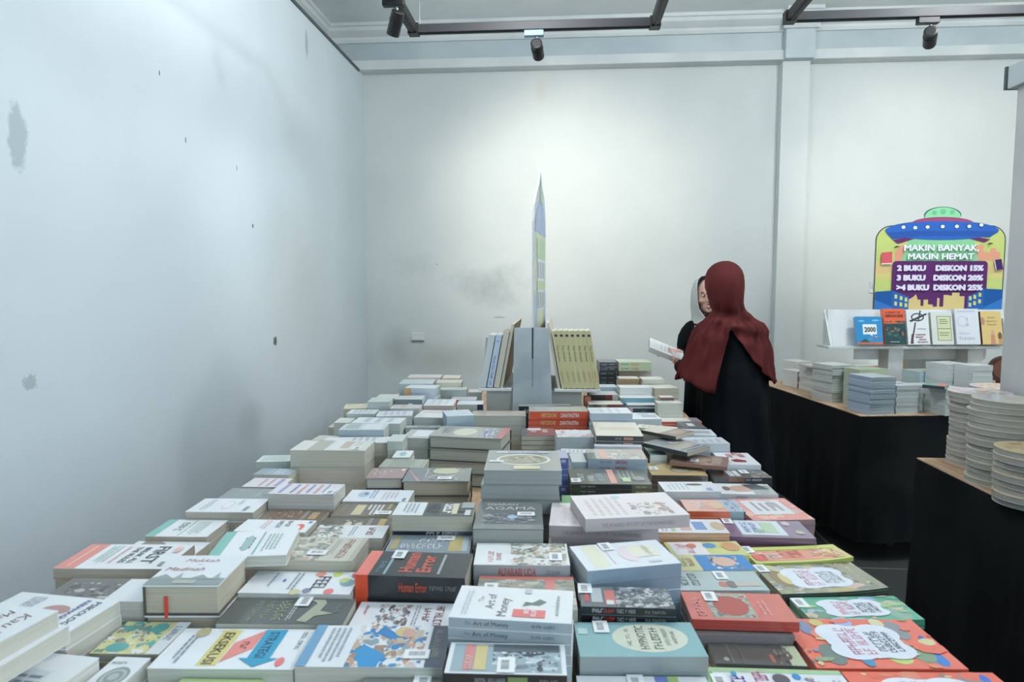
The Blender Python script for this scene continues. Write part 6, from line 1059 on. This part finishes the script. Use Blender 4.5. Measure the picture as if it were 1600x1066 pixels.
def skin_body(name, pts, edges, root, balls, vox=.0065):
    """a body grown round a skeleton, fused with head shapes into one surface"""
    me = bpy.data.meshes.new('sk'); me.from_pydata([p for p, r in pts], edges, []); o = bpy.data.objects.new('sk', me); C.objects.link(o)
    md = o.modifiers.new('s', 'SKIN'); md.use_smooth_shade = True
    if not me.skin_vertices: me.attributes  # layer is created by the modifier
    for i, (p, r) in enumerate(pts): me.skin_vertices[0].data[i].radius = (r, r) if not isinstance(r, tuple) else r; me.skin_vertices[0].data[i].use_root = (i == root)
    o.modifiers.new('u', 'SUBSURF').levels = 1
    bm = bmesh.new(); m1 = ev_mesh(o); bm.from_mesh(m1)
    for c, r, rot in balls:
        mt = Matrix.Translation(c) @ (Euler(rot).to_matrix().to_4x4()) @ Matrix.Diagonal((*r, 1)); bmesh.ops.create_uvsphere(bm, u_segments=28, v_segments=18, radius=1, matrix=mt)
    m2 = bpy.data.meshes.new('sk2'); bm.to_mesh(m2); bm.free(); bpy.data.objects.remove(o)
    o2 = bpy.data.objects.new('sk2', m2); C.objects.link(o2); r = o2.modifiers.new('r', 'REMESH'); r.mode = 'VOXEL'; r.voxel_size = vox; r.use_smooth_shade = True
    sm = o2.modifiers.new('sm', 'SMOOTH'); sm.iterations = 3; sm.factor = .5
    m3 = ev_mesh(o2); bpy.data.objects.remove(o2); m3.name = name; return m3
def tag_person(me, label):
    o = link('person', me, M['skin']); me.polygons.foreach_set('use_smooth', [True] * len(me.polygons)); return tag(o, label, 'person')
def child(name, vs, fs, m, parent, thick=0, smooth=True, sub=0):
    mb = MB(); mb.mesh(vs, fs); o = mb.build(name, m, parent, smooth=smooth, attr=False)
    if thick: s = o.modifiers.new('t', 'SOLIDIFY'); s.thickness = thick; s.offset = 1
    if sub: u = o.modifiers.new('u', 'SUBSURF'); u.levels = u.render_levels = sub
    return o
def itp(tab, x):
    if x <= tab[0][0]: return tab[0][1:] if len(tab[0]) > 2 else tab[0][1]
    for a, b2 in zip(tab, tab[1:]):
        if x <= b2[0]:
            f = (x - a[0]) / (b2[0] - a[0]); v = [p + (q - p) * f for p, q in zip(a[1:], b2[1:])]; return v if len(v) > 1 else v[0]
    return tab[-1][1:] if len(tab[-1]) > 2 else tab[-1][1]
def hand(pts, edges, wrist_i, wrist, palm_dir, side_dir, curl_dir, s=1.0):
    """palm, five fingers of their own lengths and bends, and a thumb from the side of the palm"""
    w, d, sd, cu = Vector(wrist), Vector(palm_dir).normalized(), Vector(side_dir).normalized(), Vector(curl_dir).normalized()
    k = len(pts); pts.append((w + d * .045 * s, (.026 * s, .014 * s))); edges.append((wrist_i, k))
    for i, L in enumerate((.062, .072, .068, .054)):
        off = (i - 1.5) * .019 * s; b0 = w + d * .082 * s + sd * off; q1 = b0 + (d * .9 + cu * .25).normalized() * L * .45 * s; q2 = q1 + (d * .55 + cu * .8).normalized() * L * .33 * s; q3 = q2 + (d * .2 + cu).normalized() * L * .25 * s
        n0 = len(pts); pts += [(b0, .0095 * s), (q1, .0088 * s), (q2, .008 * s), (q3, .0068 * s)]; edges += [(k, n0), (n0, n0 + 1), (n0 + 1, n0 + 2), (n0 + 2, n0 + 3)]
    t0 = w + d * .03 * s - sd * .03 * s; t1 = t0 + (d * .6 - sd * .7 + cu * .4).normalized() * .034 * s; t2 = t1 + (d * .8 + cu * .6).normalized() * .03 * s
    n0 = len(pts); pts += [(t0, .012 * s), (t1, .0105 * s), (t2, .0085 * s)]; edges += [(k, n0), (n0, n0 + 1), (n0 + 1, n0 + 2)]
# ---------------------------------------------------------------- the woman in the maroon scarf, seen from behind
WY = 3.47
def wp(px, py, dy=0.0): return at_y(px, py, WY + dy)
wc = wp(1146, 600).x
Zs = lambda py: wp(1140, py).z
hx = wp(1131, 450).x; hz = Zs(449)
kw_ = 3.47 / 1050
sh_z = Zs(505)
pts = [(Vector((wc, WY, .86)), (.13, .10)), (Vector((wc, WY, 1.02)), (.115, .085)), (Vector((wc - .005, WY, sh_z - .06)), (.11, .075)), (Vector((wc - .01, WY, sh_z + .02)), (.05, .05)), (Vector((hx + .02, WY, sh_z + .08)), (.043, .043)), (Vector((hx, WY - .0, hz)), (.06, .07))]
edges = [(0, 1), (1, 2), (2, 3), (3, 4), (4, 5)]
for s in (-1, 1):
    k = len(pts); pts += [(Vector((wc + s * .085, WY, .80)), .082), (Vector((wc + s * .085, WY - .01, .45)), .055), (Vector((wc + s * .085, WY + .01, .09)), .036), (Vector((wc + s * .095, WY + .11, .035)), .03)]
    edges += [(0, k), (k, k + 1), (k + 1, k + 2), (k + 2, k + 3)]
bk_c = Vector((at_y(1040, 549, 3.70).x, 3.70, at_y(1040, 549, 3.70).z))
wr = Vector((at_y(1062, 572, 3.62).x, 3.62, at_y(1062, 572, 3.62).z))
k = len(pts); pts += [(Vector((wc - .115, WY, sh_z - .05)), .036), (Vector((wc - .19, WY + .03, sh_z - .25)), .030), (wr, .023)]; edges += [(2, k), (k, k + 1), (k + 1, k + 2)]
hand(pts, edges, k + 2, wr, (bk_c - wr) + Vector((.02, 0, -.01)), (.2, .9, .1), (0, .1, 1), .92)
k = len(pts); pts += [(Vector((wc + .09, WY, sh_z - .06)), .034), (Vector((wc + .135, WY + .03, sh_z - .27)), .030), (Vector((wc + .08, WY + .145, sh_z - .36)), .023)]; edges += [(2, k), (k, k + 1), (k + 1, k + 2)]
hand(pts, edges, k + 2, Vector((wc + .08, WY + .145, sh_z - .36)), (-.8, .5, 0), (0, .2, 1), (-.2, -.6, 0), .92)
hd = Vector((hx, WY + .005, hz))
fwd = Vector((-.25, .97, 0)).normalized()
balls = [(hd, (.070, .088, .105), (0, 0, math.radians(14))), (hd + fwd * .035 + Vector((0, 0, -.055)), (.05, .05, .055), (0, 0, 0)), (hd + fwd * .088 + Vector((0, 0, -.015)), (.012, .018, .02), (0, 0, 0))]
Wm = tag_person(skin_body('person_body', pts, edges, 0, balls), 'person in a maroon headscarf and long black dress, seen from behind, standing by the table')
# dress
N_ = 72; rings = []
prof = [(.025, .205, .175), (.12, .20, .17), (.35, .192, .16), (.6, .184, .150), (.85, .172, .135), (1.0, .160, .12), (sh_z - .22, .150, .11), (sh_z - .10, .128, .095), (sh_z - .03, .112, .075), (sh_z + .01, .08, .062), (sh_z + .04, .05, .05)]
zz = [p[0] for p in prof]
for i in range(26):
    z = .025 + (sh_z + .04 - .025) * i / 25; a, b2 = itp(prof, z); rg = []
    for j in range(N_):
        th = 2 * PI * j / N_; fo = (max(0, 1 - z / 1.1)) * (.016 * math.sin(7 * th + 1.2 * math.sin(3 * z)) + .008 * math.sin(13 * th + 2 * z)) + .004 * math.sin(5 * th + 9 * z)
        cx_ = wc + .045 * max(0, 1 - z / .8); rg.append((cx_ + (a + fo) * math.cos(th), WY + (b2 + fo) * math.sin(th), z))
    rings.append(rg)
vs, fs = loft(rings, True, True); child('black_dress', vs, fs, M['abaya'], Wm)
def sleeve(name, path, m, parent, amp=.004, n=18):
    R = []
    for i, (p, r) in enumerate(path):
        p = Vector(p); d = (Vector(path[min(i + 1, len(path) - 1)][0]) - Vector(path[max(i - 1, 0)][0])).normalized(); u = d.orthogonal().normalized(); v = d.cross(u)
        R.append([tuple(p + u * ((r + amp * math.sin(3 * j + i * 2.1)) * math.cos(2 * PI * j / n)) + v * ((r + amp * math.sin(3 * j + i * 2.1)) * math.sin(2 * PI * j / n))) for j in range(n)])
    vs, fs = loft(R, True, True); return child(name, vs, fs, m, parent, sub=1)
E1 = Vector((wc - .20, WY + .03, sh_z - .25))
sleeve('knit_cuff', [(E1.lerp(wr, .25), .040), (E1.lerp(wr, .5), .043), (E1.lerp(wr, .75), .036), (E1.lerp(wr, .92), .040), (E1.lerp(wr, 1.08), .030)], M['maroon_dark'], Wm)
sleeve('dress_sleeve', [(Vector((wc - .12, WY, sh_z - .03)), .06), (Vector((wc - .165, WY + .01, sh_z - .12)), .056), (E1, .052), (E1.lerp(wr, .3), .046)], M['abaya'], Wm)
sleeve('dress_sleeve', [(Vector((wc + .075, WY, sh_z - .05)), .045), (Vector((wc + .105, WY + .02, sh_z - .14)), .045), (Vector((wc + .135, WY + .03, sh_z - .27)), .045), (Vector((wc + .14, WY + .10, sh_z - .34)), .045), (Vector((wc + .08, WY + .145, sh_z - .36)), .036)], M['abaya'], Wm)
# headscarf: dome, gathered neck and a cape whose hem rises in a slanting gap at the back
wid = [(408, 1129, 1138), (410, 1121, 1146), (414, 1114, 1152), (421, 1108, 1157), (432, 1104, 1160), (448, 1103, 1161), (462, 1106, 1161), (473, 1110, 1160), (482, 1114, 1162), (490, 1115, 1166), (497, 1105, 1177), (504, 1096, 1188), (514, 1088, 1194), (540, 1078, 1200), (570, 1067, 1204), (592, 1059, 1208), (615, 1056, 1211)]
hem = [(1040, 588), (1060, 588), (1078, 598), (1100, 608), (1108, 609), (1111, 580), (1117, 530), (1122, 512), (1130, 517), (1145, 534), (1165, 556), (1185, 578), (1204, 597), (1212, 594), (1230, 594)]
rings = []; N_ = 180
dep = [(408, .02), (414, .065), (432, .10), (450, .108), (473, .10), (485, .082), (495, .085), (506, .105), (540, .135), (600, .165)]
head_rows = [408, 409.5, 412, 416, 422, 430, 439, 449, 459, 467, 474, 480, 486, 491, 496, 500, 504]
def ringpt(py, th):
    l, r = itp(wid, py); a = (r - l) / 2 * kw_; c = wp((l + r) / 2, py).x; b2 = itp(dep, py)
    fo = 0
    if py > 470: fo += .0065 * min(1, (py - 470) / 15) * math.sin(9 * th + (py - 470) * .11) * (1 if py < 520 else .8)
    if 474 < py < 512: fo += .007 * math.sin((py - 474) / 38 * PI) * math.sin((py - 474) * .42 + 2.2 * math.sin(th * 1.0 + .6))
    if 472 < py < 545: fo += .009 * abs(math.sin(th)) * math.sin((py - 472) / 73 * PI) * math.sin((py - 472) * .24 - 2.6 * math.cos(th) + .8 * math.sin(th))
    if py > 500: fo += .006 * math.sin(23 * th + py * .03)
    if py < 474: fo += .0022 * math.sin(6 * th + (py - 408) * .12)
    return (c + (a + fo) * math.cos(th), WY + .0 + (b2 + fo) * math.sin(th), Zs(py))
for py in head_rows: rings.append([ringpt(py, 2 * PI * j / N_) for j in range(N_)])
for q in range(1, 17):
    rg = []
    for j in range(N_):
        th = 2 * PI * j / N_; xs = 1134 + 76 * math.cos(th)
        h_ = itp(hem, xs) if math.sin(th) < .15 else 596
        py = 504 + (h_ - 504) * q / 16; rg.append(ringpt(py, th))
    rings.append(rg)
vs, fs = loft(rings, False, False); fs.append(tuple(reversed(range(N_)))); child('maroon_headscarf', vs, fs, M['maroon'], Wm, .004)
for s in (-1, 1):
    mb = MB(); x = wc + s * .095; mb.mesh(*loft([[(x + .042 * math.cos(2*PI*j/16) * k_, WY + .06 + .115 * math.sin(2*PI*j/16) * k_, z) for j in range(16)] for k_, z in ((1, .0), (1.02, .02), (.9, .045), (.6, .065))])); mb.build('shoe', M['black_cloth'], Wm, smooth=True, attr=False)
# ---------------------------------------------------------------- the person in the pale grey scarf, facing the camera
GY = 3.93; kg = GY / 1050
def gp(px, py, dy=0.0): return at_y(px, py, GY + dy)
gx = gp(1106, 465).x; gz = gp(1108, 463).z; gb = gx + .035
gs = gp(1100, 500).z
pts = [(Vector((gb, GY, .84)), (.12, .095)), (Vector((gb, GY, 1.0)), (.105, .08)), (Vector((gb, GY, gs - .06)), (.10, .07)), (Vector((gx + .01, GY, gs + .02)), (.047, .047)), (Vector((gx, GY, gs + .07)), (.04, .04)), (Vector((gx, GY, gz)), (.05, .06))]
edges = [(0, 1), (1, 2), (2, 3), (3, 4), (4, 5)]
for s in (-1, 1):
    k = len(pts); pts += [(Vector((gb + s * .08, GY, .78)), .078), (Vector((gb + s * .08, GY, .44)), .053), (Vector((gb + s * .08, GY, .09)), .035), (Vector((gb + s * .09, GY - .1, .035)), .03)]
    edges += [(0, k), (k, k + 1), (k + 1, k + 2), (k + 2, k + 3)]
gw = Vector((at_y(1062, 553, 3.72).x, 3.73, at_y(1062, 551, 3.72).z)); ge = Vector((gb - .185, GY - .02, gp(1060, 560).z))
k = len(pts); pts += [(Vector((gb - .11, GY, gs - .05)), .034), (ge, .027), (gw, .022)]; edges += [(2, k), (k, k + 1), (k + 1, k + 2)]
hand(pts, edges, k + 2, gw, (-.95, -.12, .12), (-.1, 1, .2), (-.25, 0, -.9), .9)
k = len(pts); pts += [(Vector((gb + .11, GY, gs - .05)), .034), (Vector((gb + .14, GY - .04, gs - .27)), .027), (Vector((gb + .03, GY - .125, gs - .22)), .022)]; edges += [(2, k), (k, k + 1), (k + 1, k + 2)]
hand(pts, edges, k + 2, Vector((gb + .03, GY - .125, gs - .22)), (-.9, -.1, .1), (0, .2, 1), (-.3, -.5, 0), .9)
hc = Vector((gx, GY, gz)); fw = Vector((-.10, -1, -.04)).normalized(); rt = Vector((1, -.10, 0)).normalized()
def fpt(a, b2, c): return hc + rt * a - fw * -1 * 0 + fw * c + Vector((0, 0, b2))
balls = [(hc, (.066, .082, .10), (0, 0, 0)), (fpt(0, -.05, .025), (.046, .05, .052), (0, 0, 0)), (fpt(0, -.012, .080), (.010, .016, .022), (0, 0, 0)), (fpt(0, -.022, .088), (.014, .012, .010), (0, 0, 0)), (fpt(.034, -.025, .048), (.024, .024, .02), (0, 0, 0)), (fpt(-.034, -.025, .048), (.024, .024, .02), (0, 0, 0)), (fpt(0, .022, .062), (.045, .02, .012), (0, 0, 0)), (fpt(0, -.078, .055), (.018, .018, .015), (0, 0, 0))]
Gm = tag_person(skin_body('person_body', pts, edges, 0, balls, .0058), 'smiling person in a pale grey headscarf and black clothes, half hidden behind the maroon scarf')
for s in (-1, 1):
    e = fpt(s * .028, .006, .069)
    mb = MB(); bm = bmesh.new(); bmesh.ops.create_uvsphere(bm, u_segments=14, v_segments=10, radius=1, matrix=Matrix.Translation(e) @ Matrix.Diagonal((.0125, .008, .0065, 1))); me = bpy.data.meshes.new('eye'); bm.to_mesh(me); bm.free()
    eo = link('eye', me, M['eye_white'], Gm); bm = bmesh.new(); bmesh.ops.create_uvsphere(bm, u_segments=12, v_segments=8, radius=1, matrix=Matrix.Translation(e + fw * .0055) @ Matrix.Diagonal((.0058, .0032, .0058, 1))); me = bpy.data.meshes.new('iris'); bm.to_mesh(me); bm.free(); link('iris', me, M['iris'], eo)
    R = [[tuple(e + rt * (s * (t - .5) * .034) + Vector((0, 0, .016 + .004 * math.sin(t * PI))) + fw * (.007 - .006 * abs(t - .3)) + (rt * 0 + fw * .003 * math.cos(2*PI*j/6) + Vector((0, 0, .003 * math.sin(2*PI*j/6))))) for j in range(6)] for t in (0, .25, .5, .75, 1)]
    vs, fs = loft(R); child('eyebrow', vs, fs, M['brow'], Gm)
def mouth(name, m, hw_, th, z0, dz, c):
    R = []
    for i in range(9):
        t = i / 8 * 2 - 1; p = fpt(t * hw_, z0 + dz * t * t, c - .018 * t * t); rr_ = th * (1 - .75 * t * t) + .0006
        R.append([tuple(p + fw * (rr_ * .9 * math.cos(2*PI*j/8)) + Vector((0, 0, rr_ * math.sin(2*PI*j/8)))) for j in range(8)])
    vs, fs = loft(R); return child(name, vs, fs, m, Gm)
mouth('upper_lip', M['lip'], .027, .0042, -.0455, .010, .0735); mouth('lower_lip', M['lip'], .025, .005, -.0615, .016, .0715); mouth('teeth', M['teeth'], .022, .0058, -.053, .012, .0715)
# scarf of the person facing the camera: open round the face, closed under the chin, spread on the shoulders
N_ = 64; R = []
rows = [(gz + .118, .012, .012, 1.0), (gz + .112, .045, .05, 60), (gz + .095, .066, .075, 58), (gz + .07, .079, .092, 55), (gz + .035, .086, .10, 50), (gz, .089, .104, 46), (gz - .035, .090, .102, 42), (gz - .07, .088, .098, 36), (gz - .10, .084, .092, 24), (gz - .125, .083, .088, 8), (gz - .15, .088, .09, 3), (gz - .18, .105, .10, 2), (gz - .205, .128, .112, 2), (gz - .24, .14, .118, 2)]
for i, (z, a, b2, al) in enumerate(rows):
    rg = []
    for j in range(N_):
        az = math.radians(al + (360 - 2 * al) * j / (N_ - 1)); fo = .003 * math.sin(9 * az + i) if i > 7 else .0012 * math.sin(5 * az + i * .6)
        d = fw * math.cos(az) + rt * math.sin(az); rg.append((gx + (a + fo) * d.x, GY + .006 + (b2 + fo) * d.y, z))
    R.append(rg)
vs = [p for r in R for p in r]; fs = []
for i in range(len(R) - 1):
    for j in range(N_ - 1): a = i * N_ + j; fs.append((a, a + N_, a + N_ + 1, a + 1))
fs.append(tuple(range(N_))); child('grey_headscarf', vs, fs, M['scarf_grey'], Gm, .004)
rings = []; N_ = 60
prof = [(.03, .185, .15), (.3, .168, .14), (.6, .158, .13), (.85, .152, .115), (1.0, .140, .105), (gs - .08, .150, .10), (gs - .02, .142, .09), (gs + .012, .10, .075), (gs + .035, .06, .055)]
for i in range(22):
    z = .03 + (gs + .035 - .03) * i / 21; a, b2 = itp(prof, z)
    rings.append([(gb + (a + .006 * math.sin(9 * 2*PI*j/N_) * max(0, 1 - z)) * math.cos(2*PI*j/N_), GY + (b2 + .006 * math.sin(9 * 2*PI*j/N_) * max(0, 1 - z)) * math.sin(2*PI*j/N_), z) for j in range(N_)])
vs, fs = loft(rings); child('black_blouse_and_skirt', vs, fs, M['abaya'], Gm)
sleeve('blouse_sleeve', [(Vector((gb - .085, GY, gs - .015)), .05), (Vector((gb - .135, GY - .01, gs - .075)), .06), (Vector((gb - .165, GY - .015, gs - .15)), .058), (ge, .054), (ge.lerp(gw, .4), .047), (ge.lerp(gw, .8), .038)], M['abaya'], Gm)
sleeve('blouse_sleeve', [(Vector((gb + .105, GY, gs - .03)), .058), (Vector((gb + .14, GY - .02, gs - .14)), .054), (Vector((gb + .15, GY - .04, gs - .27)), .05), (Vector((gb + .06, GY - .13, gs - .255)), .04)], M['abaya'], Gm)
for s in (-1, 1):
    mb = MB(); x = gb + s * .085; mb.mesh(*loft([[(x + .04 * math.cos(2*PI*j/16) * k_, GY - .05 + .11 * math.sin(2*PI*j/16) * k_, z) for j in range(16)] for k_, z in ((1, .0), (1.02, .02), (.9, .045), (.6, .065))])); mb.build('shoe', M['black_cloth'], Gm, smooth=True, attr=False)
hb = make_book('white paperback held open handed between the two people', .135, .195, .028, cov='dfe2e0', page='c3c6c2', spine_col='d0d4d2', art_=[('l', .2, .3, .8, .7, 4, 'bcc2c4')])
ux = (at_y(1064, 556, 3.70) - at_y(1014, 536, 3.70)).normalized()
vy = Vector((.25, .85, .22)); vy = (vy - ux * vy.dot(ux)).normalized(); nz_ = ux.cross(vy)
hb.rotation_euler = Matrix((-vy, ux, nz_)).transposed().to_euler() if False else Matrix((vy, -ux, vy.cross(-ux))).transposed().to_euler()
hb.location = bk_c - (vy.cross(-ux)) * .014

keep_seen()
